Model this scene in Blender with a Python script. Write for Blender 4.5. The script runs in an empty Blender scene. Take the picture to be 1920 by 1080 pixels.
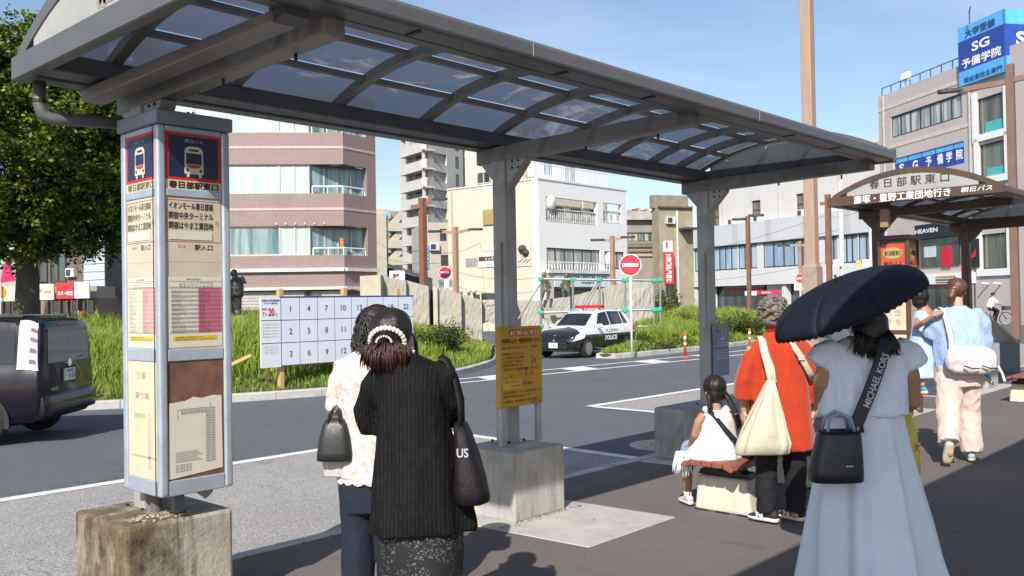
import bpy, bmesh, math, random
import numpy as np
from mathutils import Vector, Matrix
random.seed(7); RNG = np.random.default_rng(11)
SC = bpy.context.scene
COL = SC.collection
R = math.radians
# ------------------------------------------------------------------ camera
FPX, YAW, PIT, ROL, CAMZ = 1700.0, R(42.6), R(.87), R(-.96), 1.55
FW = np.array([math.cos(YAW)*math.cos(PIT), math.sin(YAW)*math.cos(PIT), math.sin(PIT)])
_rt = np.array([math.sin(YAW), -math.cos(YAW), 0.0]); _up = np.cross(_rt, FW)
RT = _rt*math.cos(ROL)+_up*math.sin(ROL); UP = -_rt*math.sin(ROL)+_up*math.cos(ROL)
CAM = np.array([0, 0, CAMZ])
cd = bpy.data.cameras.new('camera'); cam = bpy.data.objects.new('camera', cd); COL.objects.link(cam)
cd.sensor_width = 36; cd.lens = FPX/1920*36; cd.clip_start = .05; cd.clip_end = 4000
mw = Matrix.Identity(4)
for i in range(3):
    mw[i][0], mw[i][1], mw[i][2], mw[i][3] = RT[i], UP[i], -FW[i], CAM[i]
cam.matrix_world = mw
SC.camera = cam
# ------------------------------------------------------------------ sky, sun, exposure
LDIR = Vector((1.15, .567, -1.0)).normalized()          # direction the sunlight travels
ELEV = math.asin(-LDIR.z)
W = bpy.data.worlds.new('World'); SC.world = W; W.use_nodes = True
nt = W.node_tree; nt.nodes.clear()
sky = nt.nodes.new('ShaderNodeTexSky'); sky.sky_type = 'NISHITA'; sky.sun_disc = False
sky.sun_elevation = ELEV; sky.sun_rotation = math.atan2(-LDIR.x, -LDIR.y)
sky.air_density = 1.0; sky.dust_density = 1.0; sky.ozone_density = 1.3
tc = nt.nodes.new('ShaderNodeTexCoord'); mp = nt.nodes.new('ShaderNodeMapping')
mp.inputs['Scale'].default_value = (1.2, 2.2, 7.0); mp.inputs['Rotation'].default_value = (.25, .2, .5)
ns = nt.nodes.new('ShaderNodeTexNoise'); ns.inputs['Scale'].default_value = 1.6; ns.inputs['Detail'].default_value = 3.5; ns.inputs['Distortion'].default_value = .5
rp = nt.nodes.new('ShaderNodeMapRange'); rp.inputs['From Min'].default_value = .45; rp.inputs['From Max'].default_value = .8; rp.inputs['To Max'].default_value = .24
mx = nt.nodes.new('ShaderNodeMix'); mx.data_type = 'RGBA'; mx.inputs['B'].default_value = (6.6, 7.1, 7.7, 1)
bg = nt.nodes.new('ShaderNodeBackground'); bg.inputs['Strength'].default_value = .112
out = nt.nodes.new('ShaderNodeOutputWorld')
lk = nt.links.new
lk(tc.outputs['Generated'], mp.inputs['Vector']); lk(mp.outputs['Vector'], ns.inputs['Vector']); lk(ns.outputs['Fac'], rp.inputs['Value'])
lk(rp.outputs['Result'], mx.inputs['Factor']); lk(sky.outputs['Color'], mx.inputs['A']); lk(mx.outputs['Result'], bg.inputs['Color']); lk(bg.outputs['Background'], out.inputs['Surface'])
sd = bpy.data.lights.new('sun', 'SUN'); so = bpy.data.objects.new('sun', sd); COL.objects.link(so)
sd.energy = 4.6; sd.angle = R(.53); sd.color = (1.0, .95, .87)
so.rotation_euler = LDIR.to_track_quat('-Z', 'Y').to_euler(); so.location = (-12, -8, 20)
SC.view_settings.view_transform = 'Standard'; SC.view_settings.look = 'None'
SC.view_settings.exposure = .52; SC.view_settings.gamma = 1.0; SC.view_settings.use_curve_mapping = False
SC.cycles.max_bounces = 8; SC.cycles.transparent_max_bounces = 16; SC.cycles.use_denoising = True
# ------------------------------------------------------------------ pixel -> place
def ray(x, y): return FW+RT*(x-960)/FPX-UP*(y-540)/FPX
def onz(x, y, z=0.0): d = ray(x, y); return CAM+d*(z-CAMZ)/d[2]
def ony(x, y, Y): d = ray(x, y); return CAM+d*(Y/d[1])
def onx(x, y, X): d = ray(x, y); return CAM+d*(X/d[0])
def dep(x, y, D): return CAM+ray(x, y)*D
def hor(x): return 565.8-.01676*(x-960)
def gxy(x, D, z=0.0): p = dep(x, hor(x), D); return np.array([p[0], p[1], z])
def zroad(Y): return -.15-.012*max(0.0, min(Y-9.0, 12.0))
# ------------------------------------------------------------------ materials
MATS = {}
def srgb(r, g, b):
    f = lambda c: (c/12.92 if c <= .04045 else ((c+.055)/1.055)**2.4)
    return tuple(f(c/255.0) for c in (r, g, b))
class NT:
    def __init__(s, name):
        s.m = bpy.data.materials.new(name); s.m.use_nodes = True
        s.t = s.m.node_tree; s.b = s.t.nodes['Principled BSDF']; s.o = s.t.nodes['Material Output']
    def n(s, typ, **kw):
        nd = s.t.nodes.new(typ)
        for k, v in kw.items():
            if k in nd.inputs: nd.inputs[k].default_value = v
            else: setattr(nd, k, v)
        return nd
    def l(s, a, b): s.t.links.new(a, b)
    def coord(s, scale=(1, 1, 1), kind='Object', rot=(0, 0, 0)):
        c = s.n('ShaderNodeTexCoord'); m = s.n('ShaderNodeMapping'); m.inputs['Scale'].default_value = scale; m.inputs['Rotation'].default_value = rot
        s.l(c.outputs[kind], m.inputs['Vector']); return m.outputs['Vector']
    def noise(s, vec, scale, detail=4, rough=.55, dist=0):
        nd = s.n('ShaderNodeTexNoise', Scale=scale, Detail=detail, Roughness=rough, Distortion=dist); s.l(vec, nd.inputs['Vector']); return nd.outputs['Fac']
    def ramp(s, fac, a, b, lo=0.0, hi=1.0):
        nd = s.n('ShaderNodeMapRange'); nd.inputs['From Min'].default_value = a; nd.inputs['From Max'].default_value = b
        nd.inputs['To Min'].default_value = lo; nd.inputs['To Max'].default_value = hi; s.l(fac, nd.inputs['Value']); return nd.outputs['Result']
    def mix(s, fac, a, b, blend='MIX'):
        nd = s.n('ShaderNodeMix', data_type='RGBA', blend_type=blend)
        for key, val in (('Factor', fac), ('A', a), ('B', b)):
            i = nd.inputs[key]
            if isinstance(val, (float, int)): i.default_value = val
            elif isinstance(val, tuple): i.default_value = (*val[:3], 1)
            else: s.l(val, i)
        return nd.outputs['Result']
    def math(s, op, a, b=0.0):
        nd = s.n('ShaderNodeMath', operation=op)
        for i, v in ((0, a), (1, b)):
            if isinstance(v, (float, int)): nd.inputs[i].default_value = v
            else: s.l(v, nd.inputs[i])
        return nd.outputs[0]
    def col(s, c):
        if isinstance(c, tuple): s.b.inputs['Base Color'].default_value = (*c[:3], 1)
        else: s.l(c, s.b.inputs['Base Color'])
    def bump(s, h, strength=.3, dist=.01):
        nd = s.n('ShaderNodeBump', Strength=strength, Distance=dist); s.l(h, nd.inputs['Height']); s.l(nd.outputs['Normal'], s.b.inputs['Normal'])
    def set(s, **kw):
        for k, v in kw.items():
            k = k.replace('_', ' ')
            if isinstance(v, (float, int, tuple)): s.b.inputs[k].default_value = v
            else: s.l(v, s.b.inputs[k])
def M(name, c, rough=.6, metal=0.0, var=.12, scale=3.0, bump=0.0, bscale=60.0, spec=.5, emit=0.0, stretch=(1, 1, 1), dirt=0.0, dirtcol=(.08, .07, .06), coat=0.0, sheen=0.0):
    if name in MATS: return MATS[name]
    t = NT(name); v = t.coord(stretch)
    f = t.noise(v, scale, 5)
    lo = tuple(x*(1-var) for x in c); hi = tuple(min(1, x*(1+var)) for x in c)
    cc = t.mix(t.ramp(f, .3, .7), lo, hi)
    if dirt > 0:
        d = t.noise(v, scale*2.3, 8, .65, .4); cc = t.mix(t.ramp(d, .5, .78, 0, dirt), cc, dirtcol)
    t.col(cc)
    t.set(Roughness=t.ramp(t.noise(v, scale*3, 3), .3, .7, max(.03, rough-.06), min(1, rough+.08)), Metallic=metal)
    t.b.inputs['Specular IOR Level'].default_value = spec
    if coat: t.b.inputs['Coat Weight'].default_value = coat; t.b.inputs['Coat Roughness'].default_value = .04
    if sheen: t.b.inputs['Sheen Weight'].default_value = sheen
    if bump > 0: t.bump(t.noise(v, bscale, 4), bump, .004)
    if emit: t.b.inputs['Emission Color'].default_value = (*c, 1); t.b.inputs['Emission Strength'].default_value = emit
    MATS[name] = t.m; return t.m
# ------------------------------------------------------------------ objects
MWI = {}
def link(o): COL.objects.link(o); return o
def tag(o, label=None, cat=None, group=None, kind=None):
    if label: o['label'] = label
    if cat: o['category'] = cat
    if group: o['group'] = group
    if kind: o['kind'] = kind
    return o
def thing(name, label, cat, loc=(0, 0, 0), rz=0.0, group=None):
    o = link(bpy.data.objects.new(name, None)); o.empty_display_size = .1
    o.location = tuple(float(v) for v in loc); o.rotation_euler = (0, 0, rz)
    MWI[o.name] = (Matrix.Translation(o.location) @ Matrix.Rotation(rz, 4, 'Z')).inverted()
    return tag(o, label, cat, group)
def inv_of(p):
    while p is not None:
        if p.name in MWI: return MWI[p.name]
        p = p.parent
    return None
def copy_tree(o, parent=None, loc=None, rz=None):
    c = link(o.copy()); c.parent = parent
    if loc is not None: c.location = tuple(float(v) for v in loc)
    if rz is not None: c.rotation_euler = (0, 0, rz)
    for ch in list(o.children): copy_tree(ch, c)
    return c
def mesh_obj(name, me, parent=None):
    o = link(bpy.data.objects.new(name, me))
    if parent is not None: o.parent = parent
    return o
class MB:
    """collects shapes, in world coordinates (or in the thing's own when local=True)"""
    def __init__(s): s.v = []; s.f = []
    def add(s, vs, fs):
        k = len(s.v); s.v += [tuple(float(c) for c in p) for p in vs]; s.f += [tuple(i+k for i in q) for q in fs]; return s
    def obox(s, c, ax, ay, az):
        c = np.array(c, float); ax, ay, az = (np.array(a, float)/2 for a in (ax, ay, az))
        vs = [c+sx*ax+sy*ay+sz*az for sz in (-1, 1) for sy in (-1, 1) for sx in (-1, 1)]
        return s.add(vs, [(0, 2, 3, 1), (4, 5, 7, 6), (0, 1, 5, 4), (2, 6, 7, 3), (0, 4, 6, 2), (1, 3, 7, 5)])
    def box(s, x0, x1, y0, y1, z0, z1, rz=0.0):
        c = ((x0+x1)/2, (y0+y1)/2, (z0+z1)/2)
        ca, sa = math.cos(rz), math.sin(rz)
        return s.obox(c, ((x1-x0)*ca, (x1-x0)*sa, 0), (-(y1-y0)*sa, (y1-y0)*ca, 0), (0, 0, z1-z0))
    def bar(s, a, b, w, h=None, up=(0, 0, 1)):
        a, b = np.array(a, float), np.array(b, float); d = b-a; L = np.linalg.norm(d); d /= L
        up = np.array(up, float)
        if abs(d@up) > .98: up = np.array([1., 0, 0])
        sd_ = np.cross(d, up); sd_ /= np.linalg.norm(sd_); u = np.cross(sd_, d)
        return s.obox((a+b)/2, d*L, sd_*w, u*(h or w))
    def tube(s, pts, r, n=8, cap=True, sq=(1, 1), up=None):
        pts = [np.array(p, float) for p in pts]; m = len(pts)
        rr = [r]*m if isinstance(r, (int, float)) else list(r)
        t0 = pts[1]-pts[0]; ref = np.array(up if up is not None else ((0, 0, 1) if abs(t0[2]) < .9*np.linalg.norm(t0) else (1, 0, 0)), float)
        rings = []
        for i in range(m):
            t = pts[min(i+1, m-1)]-pts[max(i-1, 0)]; t /= np.linalg.norm(t)+1e-9
            a = np.cross(t, ref); a /= np.linalg.norm(a)+1e-9; b = np.cross(a, t); ref = b
            rings.append([pts[i]+rr[i]*(sq[0]*a*math.cos(q)+sq[1]*b*math.sin(q)) for q in (2*math.pi*k/n for k in range(n))])
        return s.loft(rings, cap)
    def loft(s, rings, cap=True, closed=True):
        n = len(rings[0]); k = len(s.v)
        for rg in rings: s.v += [tuple(float(c) for c in p) for p in rg]
        for i in range(len(rings)-1):
            for j in range(n if closed else n-1):
                j2 = (j+1) % n; s.f.append((k+i*n+j, k+i*n+j2, k+(i+1)*n+j2, k+(i+1)*n+j))
        if cap and closed:
            s.f.append(tuple(k+j for j in range(n-1, -1, -1))); e = k+(len(rings)-1)*n; s.f.append(tuple(e+j for j in range(n)))
        return s
    def lathe(s, prof, c=(0, 0, 0), n=16, axis='z', cap=True):
        rings = []
        for r_, h in prof:
            ring = []
            for k in range(n):
                q = 2*math.pi*k/n; a, b = r_*math.cos(q), r_*math.sin(q)
                p = {'z': (a, b, h), 'x': (h, a, b), 'y': (a, h, b)}[axis]; ring.append((c[0]+p[0], c[1]+p[1], c[2]+p[2]))
            rings.append(ring)
        return s.loft(rings, cap)
    def prism(s, poly, ext):
        ext = np.array(ext, float); a = [np.array(p, float) for p in poly]; return s.loft([a, [p+ext for p in a]], True)
    def quad(s, a, b, c, d): return s.add([a, b, c, d], [(0, 1, 2, 3)])
    def grid(s, P):
        n, m = len(P), len(P[0]); k = len(s.v)
        for row in P: s.v += [tuple(float(c) for c in p) for p in row]
        for i in range(n-1):
            for j in range(m-1): s.f.append((k+i*m+j, k+i*m+j+1, k+(i+1)*m+j+1, k+(i+1)*m+j))
        return s
    def ball(s, c, r, n=10, m=6):
        r = (r, r, r) if isinstance(r, (int, float)) else r
        rings = []
        for i in range(m+1):
            t = math.pi*i/m; t = min(max(t, .02), math.pi-.02)
            rings.append([(c[0]+r[0]*math.sin(t)*math.cos(2*math.pi*k/n), c[1]+r[1]*math.sin(t)*math.sin(2*math.pi*k/n), c[2]-r[2]*math.cos(t)) for k in range(n)])
        return s.loft(rings, True)
    def build(s, name, mat, parent=None, smooth=False, bev=0.0, seg=2, local=False, fix=True, solid=0.0, sub=0):
        V = np.array(s.v, dtype=float)
        if parent is not None and not local:
            I = inv_of(parent)
            if I is not None:
                A = np.array(I); V = V@A[:3, :3].T+A[:3, 3]
        me = bpy.data.meshes.new(name); me.from_pydata(V.tolist(), [], s.f)
        if fix and len(s.f) < 60000:
            b = bmesh.new(); b.from_mesh(me); bmesh.ops.recalc_face_normals(b, faces=b.faces); b.to_mesh(me); b.free()
        if smooth: me.polygons.foreach_set('use_smooth', [True]*len(me.polygons))
        if mat is not None: me.materials.append(mat)
        o = mesh_obj(name, me, parent)
        if solid: md = o.modifiers.new('s', 'SOLIDIFY'); md.thickness = solid; md.offset = 0
        if sub: md = o.modifiers.new('u', 'SUBSURF'); md.levels = sub; md.render_levels = sub
        if bev: md = o.modifiers.new('b', 'BEVEL'); md.width = bev; md.segments = seg; md.limit_method = 'ANGLE'; md.angle_limit = R(40)
        return o
def box_part(name, mat, parent, *a, bev=0.0, **k): return MB().box(*a).build(name, mat, parent, bev=bev, **k)
def structure(o): o['kind'] = 'structure'; return o
# lettering: flat glyphs fitted into a rectangle on a plane
_tc = bpy.data.curves.new('glyphs', 'FONT'); _to = link(bpy.data.objects.new('glyphs', _tc))
def glyphs(body, bold=0.0, res=2):
    _tc.body = body; _tc.offset = bold; _tc.resolution_u = res; _tc.fill_mode = 'BOTH'; _tc.extrude = 0.0
    bpy.context.view_layer.update()
    dg = bpy.context.evaluated_depsgraph_get()
    me = bpy.data.meshes.new_from_object(_to.evaluated_get(dg)); me.materials.clear()
    return me
_gc = {}
def letter(name, body, mat, parent, c, xd, yd, w, h, off=.002, bold=0.0, keep=False, shear=0.0):
    """body fitted in w x h (keep: keep the letters' own proportions) centred at c on plane xd, yd"""
    cjk = any(ord(c_) > 0x2fff for c_ in body); stroke = bold if cjk else 0.0; key = (body, 0.0 if cjk else bold)
    if key not in _gc:
        me = glyphs(body, key[1], 3); n = len(me.vertices); co = np.empty(n*3); me.vertices.foreach_get('co', co)
        _gc[key] = (co.reshape(-1, 3), [tuple(p.vertices) for p in me.polygons]); bpy.data.meshes.remove(me)
    co, fs = _gc[key]
    if len(co) == 0: return None
    lo, hi = co.min(0), co.max(0); ext = np.maximum(hi-lo, 1e-6)
    sx, sy = w/ext[0], h/ext[1]
    if keep: sx = sy = min(sx, sy)
    u = (co[:, 0]-(lo[0]+hi[0])/2)*sx; v = (co[:, 1]-(lo[1]+hi[1])/2)*sy
    u = u+shear*v
    xd = np.array(xd, float); xd /= np.linalg.norm(xd); yd = np.array(yd, float); yd /= np.linalg.norm(yd); nn = np.cross(xd, yd)
    P = np.array(c, float)+u[:, None]*xd+v[:, None]*yd+nn*off
    mb = MB(); mb.v = [tuple(p) for p in P]; mb.f = list(fs)
    if stroke:      # heavier strokes for kanji: the same glyphs laid again a stroke's width aside
        e_ = stroke*1.1*min(sx, sy)
        for j_, (ox, oy) in enumerate(((-e_, 0), (e_, 0), (0, e_*.7), (0, -e_*.7))): mb.add(P+xd*ox+yd*oy+nn*(.00025*(j_+1)), fs)
    return mb.build(name, mat, parent, fix=False)
# ================================================================== the ground
def asphalt_mat(name, c, spk, scale=260.0, stain=.25, stainscale=.6, bump=.35, pale=None, big=.20, crack=.75):
    t = NT(name); v = t.coord((1, 1, 1))
    f = t.noise(v, scale, 2, .7); g = t.noise(v, stainscale, 6, .6, .3); g2 = t.noise(v, 6, 5, .6)
    a = t.mix(t.ramp(f, .35, .68), tuple(x*(1-spk) for x in c), tuple(min(1, x*(1+spk)) for x in c))
    a = t.mix(t.ramp(g, .35, .7, 0, big*2), a, tuple(x*.72 for x in c))
    a = t.mix(t.ramp(g2, .5, .8, 0, stain), a, tuple(x*.6 for x in c))
    tr_ = t.noise(t.coord((.12, 2.2, 1)), 1.0, 5, .6, .2); a = t.mix(t.ramp(tr_, .5, .75, 0, .30), a, tuple(x*.70 for x in c))
    oil = t.noise(v, 2.3, 3, .5, .6); a = t.mix(t.ramp(oil, .68, .80, 0, .55), a, tuple(x*.45 for x in c))
    ck = t.n('ShaderNodeTexVoronoi', feature='DISTANCE_TO_EDGE'); wv = t.n('ShaderNodeVectorMath', operation='ADD'); nz_ = t.n('ShaderNodeTexNoise'); nz_.inputs['Scale'].default_value = 2.5; nz_.inputs['Detail'].default_value = 5; t.l(v, nz_.inputs['Vector']); sc_ = t.n('ShaderNodeVectorMath', operation='SCALE'); sc_.inputs['Scale'].default_value = .9; t.l(nz_.outputs['Color'], sc_.inputs[0]); t.l(v, wv.inputs[0]); t.l(sc_.outputs[0], wv.inputs[1]); t.l(wv.outputs[0], ck.inputs['Vector']); ck.inputs['Scale'].default_value = .28
    crk = t.math('MULTIPLY', t.ramp(ck.outputs['Distance'], .0, .006, 1, 0), t.ramp(t.noise(v, .5, 3), .50, .60, 0, crack)); a = t.mix(crk, a, tuple(x*.30 for x in c))
    if pale: a = t.mix(t.ramp(t.noise(v, scale*.55, 2, .8), .6, .72), a, pale)
    t.col(a); t.set(Roughness=.88); t.b.inputs['Specular IOR Level'].default_value = .3
    t.bump(f, bump, .006); MATS[name] = t.m; return t.m
m_road = asphalt_mat('road_asphalt', (.108, .118, .136), .30, 95)
m_walk = asphalt_mat('walk_asphalt', (.152, .131, .120), .36, 110, .3, .8)
m_bay = asphalt_mat('bay_aggregate', (.31, .295, .285), .50, 60, .55, .9, .5, (.46, .44, .41), .22)
m_line = M('line_paint', (.66, .66, .65), .7, var=.12, scale=4, dirt=.45, dirtcol=(.25, .25, .25), bump=.2, bscale=200)
m_kerb = M('kerb_concrete', (.42, .41, .39), .85, var=.16, scale=2.5, dirt=.55, dirtcol=(.16, .15, .13), bump=.3, bscale=90)
m_pad = M('pad_concrete', (.43, .40, .36), .85, var=.16, scale=2.2, dirt=.5, dirtcol=(.20, .17, .14), bump=.3, bscale=120)
mb = MB(); ys = [5.04, 9.0, 12.0, 15.0, 18.0, 21.0, 60, 1500]
mb.grid([[(x, y, zroad(y)) for x in (-900, -60, 0, 30, 60, 120, 1800)] for y in ys])
structure(mb.build('road', m_road))
structure(MB().grid([[(x, y, 0) for x in (-900, -20, 30, 90, 1800)] for y in (-700, -20, 0, 5.045)]).build('pavement', m_walk))
# bays
structure(MB().quad((-30, 5.36, -.146), (8.02, 5.36, -.146), (8.18, 8.80, -.146), (-30, 8.80, -.146)).build('bus_bay_paving', m_bay))
structure(MB().quad((11.5, 5.36, -.146), (34, 5.36, -.146), (34, 8.86, -.146), (11.62, 8.86, -.146)).build('bus_bay_paving', m_bay))
mark = thing('road_marking', 'white painted lines framing the bus bays and the road edge', 'road marking', (8, 8, -.14)); mark['kind'] = 'structure'; del mark['category']
def strip(pts, w, z=-.142, name='painted_line'):
    for a, b in zip(pts[:-1], pts[1:]):
        a, b = np.array(a, float), np.array(b, float); d = (b-a)/np.linalg.norm(b-a); n = np.array([-d[1], d[0]])*w/2
        za = zroad(a[1])+.008 if z is None else z; zb = zroad(b[1])+.008 if z is None else z
        MB().quad((*(a-n), za), (*(b-n), zb), (*(b+n), zb), (*(a+n), za)).build(name, m_line, mark)
strip([(-30, 8.88), (8.25, 8.88)], .16)
strip([(8.02, 5.40), (8.17, 8.80)], .15)
strip([(11.5, 8.95), (34, 8.95)], .16); strip([(11.42, 5.4), (11.53, 8.87)], .15)
strip([(11.9, 14.05), (14.1, 14.34)], .12, None)
strip([(12.9, 14.36), (16.4, 14.22), (22.6, 13.85), (34, 13.6)], .14, None)
strip([(13.9, 15.1), (17.6, 15.2), (20.8, 15.05), (34, 14.75)], .14, None)
for x in (14.3, 17.35, 20.5, 23.6, 26.7, 29.8):
    y0, y1 = 14.32-(x-14)*.042+.03, 15.12-(x-14)*.012-.02
    z = lambda y: zroad(y)+.008
    MB().quad((x+.45, y0, z(y0)), (x+1.35, y0, z(y0)), (x+1.75, y1, z(y1)), (x+.85, y1, z(y1))).build('painted_block', m_line, mark)
# kerb of the platform: single stones
kerb = thing('kerb', 'long low concrete kerb between platform and bus bays', 'kerb', (5, 5.2, 0)); kerb['kind'] = 'structure'; del kerb['category']
def kerb_stone(x0, x1, parent, dz=0.0):
    prof = [(5.047, -.2), (5.05, .004+dz), (5.17, .002+dz), (5.20, -.012+dz), (5.235, -.115), (5.38, -.138), (5.38, -.2)]
    return MB().prism([(x0, y, z) for y, z in prof], (x1-x0, 0, 0)).build('kerb_stone', m_kerb, parent, bev=.006, seg=1)
x = -3.0
while x < 26:
    L = .995; kerb_stone(x, x+L-.008, kerb, random.uniform(-.003, .003)); x += L
structure(kerb_stone(26, 200, None)); 
# pads in the platform
def pad(pts, z=.005):
    c = np.mean([(p[0], p[1], z) for p in pts], 0)
    o = MB().prism([(p[0], p[1], z-.02) for p in pts], (0, 0, .02)).build('concrete_pad', m_pad, bev=.004, seg=1); structure(o); return o
pad([(4.51, 3.53), (5.52, 3.54), (5.47, 4.40), (5.44, 5.03), (4.42, 5.03)])
pad([(7.25, 4.42), (9.1, 4.40), (9.15, 5.03), (7.22, 5.03)])
pad([(11.4, 4.1), (12.9, 4.1), (12.9, 5.03), (11.4, 5.03)]); pad([(14.5, 4.15), (17.1, 4.15), (17.1, 5.03), (14.5, 5.03)])
# manhole
mh = thing('manhole_cover', 'round manhole cover with yellow ring beside the kerb', 'manhole', (8.96, 5.88, -.146))
MB().lathe([(.40, -.03), (.40, .004), (.39, .006)], (8.96, 5.88, -.146), 28).build('rim', m_kerb, mh)
MB().lathe([(.32, -.02), (.32, .009)], (8.96, 5.88, -.146), 28).build('lid', M('yellow_paving', (.42, .36, .20), .8), mh)
MB().lathe([(.17, -.02), (.17, .012)], (8.96, 5.88, -.146), 24).build('core', M('manhole_iron', (.2, .2, .21), .5, .4), mh)
# ------------------------------------------------------------------ islands
def smooth_poly(P, n=10):
    P = [np.array(p, float) for p in P]; m = len(P); o = []
    for i in range(m):
        a, b, c, d = P[i-1], P[i], P[(i+1) % m], P[(i+2) % m]
        for k in range(n):
            t = k/n; o.append(.5*((2*b)+(-a+c)*t+(2*a-5*b+4*c-d)*t*t+(-a+3*b-3*c+d)*t**3))
    return o
def inside(poly, X, Y):
    px = np.array([p[0] for p in poly]); py = np.array([p[1] for p in poly]); r = np.zeros(X.shape, bool); j = len(poly)-1
    for i in range(len(poly)):
        c = ((py[i] > Y) != (py[j] > Y)) & (X < (px[j]-px[i])*(Y-py[i])/(py[j]-py[i]+1e-12)+px[i]); r ^= c; j = i
    return r
def edge_dist(poly, X, Y):
    d = np.full(X.shape, 1e9)
    for i in range(len(poly)):
        a = np.array(poly[i-1]); b = np.array(poly[i]); ab = b-a; L = ab@ab+1e-9
        t = np.clip(((X-a[0])*ab[0]+(Y-a[1])*ab[1])/L, 0, 1)
        d = np.minimum(d, np.hypot(X-a[0]-t*ab[0], Y-a[1]-t*ab[1]))
    return d
m_soil = M('island_soil', (.10, .085, .05), .95, var=.3, scale=2, bump=.6, bscale=20)
ISL1 = smooth_poly([(1.0, 22.5), (4.2, 18.6), (6.69, 16.44), (8.84, 15.21), (10.86, 14.62), (12.6, 14.75), (13.94, 15.35), (15.29, 15.95), (16.79, 16.75), (18.95, 18.2), (21.6, 20.6), (25.0, 24.0), (27.0, 27.2), (24.0, 32.5), (12, 35), (2.5, 31)], 8)
ISL2 = smooth_poly([(22.5, 16.45), (25.0, 16.35), (28.5, 16.5), (34, 17.2), (40.5, 18.6), (45, 20.6), (46, 24), (40, 27.5), (33, 26.5), (28.5, 21.2), (24.6, 18.3), (22.6, 17.3)], 8)
def mound1(d, X, Y): return -.06+.95*(1-np.exp(-np.maximum(d-.25, 0)/3.4))
def mound2(d, X, Y): return -.06+.75*(1-np.exp(-np.maximum(d-.3, 0)/2.2))
def island(poly, mound, stone, label):
    k = thing('island_kerb', label, 'kerb', (*poly[0], zroad(poly[0][1]))); k['kind'] = 'structure'; del k['category']
    n = len(poly)
    c = np.mean(poly, 0); L = [0]; 
    for i in range(n): L.append(L[-1]+np.linalg.norm(poly[(i+1) % n]-poly[i]))
    tot = L[-1]; cnt = int(tot/stone); pts = poly+[poly[0]]
    def at(s):
        s = s % tot; i = np.searchsorted(L, s, 'right')-1; i = min(i, n-1); t = (s-L[i])/(L[i+1]-L[i]); return pts[i]*(1-t)+pts[i+1]*t
    for i in range(cnt):
        a, b = at(i*tot/cnt), at((i+1)*tot/cnt-.012); d = (b-a)/np.linalg.norm(b-a); nn = np.array([-d[1], d[0]])
        if nn@(c-a) < 0: nn = -nn
        za, zb = zroad(a[1]), zroad(b[1]); rings = []
        for p, z in ((a, za), (b, zb)):
            q = lambda o, h: (*(p+nn*o), z+h)
            rings.append([q(0, -.1), q(.01, .13), q(.03, .15), q(.17, .15), q(.19, .13), q(.19, -.1)])
        MB().loft(rings).build('kerb_stone', m_kerb, k, bev=.004, seg=1)
    P = np.array(poly); lo, hi = P.min(0), P.max(0); G = 44
    # soil sheet as rings from the kerb inwards
    rings = []
    for t in (0, .04, .09, .16, .25, .36, .5, .66, .82, .97):
        rg = []
        for p in poly:
            q = p+(c-p)*(t*.98+.012)
            rg.append(q)
        rings.append(rg)
    mbb = MB()
    RR = []
    for rg in rings:
        X = np.array([q[0] for q in rg]); Y = np.array([q[1] for q in rg]); d = edge_dist(poly, X, Y); z = mound(d, X, Y)-.05
        RR.append([(x_, y_, z_) for x_, y_, z_ in zip(X, Y, z)])
    mbb.loft(RR, True); o = mbb.build('island_ground', m_soil, fix=False, smooth=True); structure(o)
island(ISL1, mound1, .9, 'curved concrete kerb around the grassy island with the statue')
island(ISL2, mound2, .9, 'pale concrete kerb around the grassy island behind the no entry sign')
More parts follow.
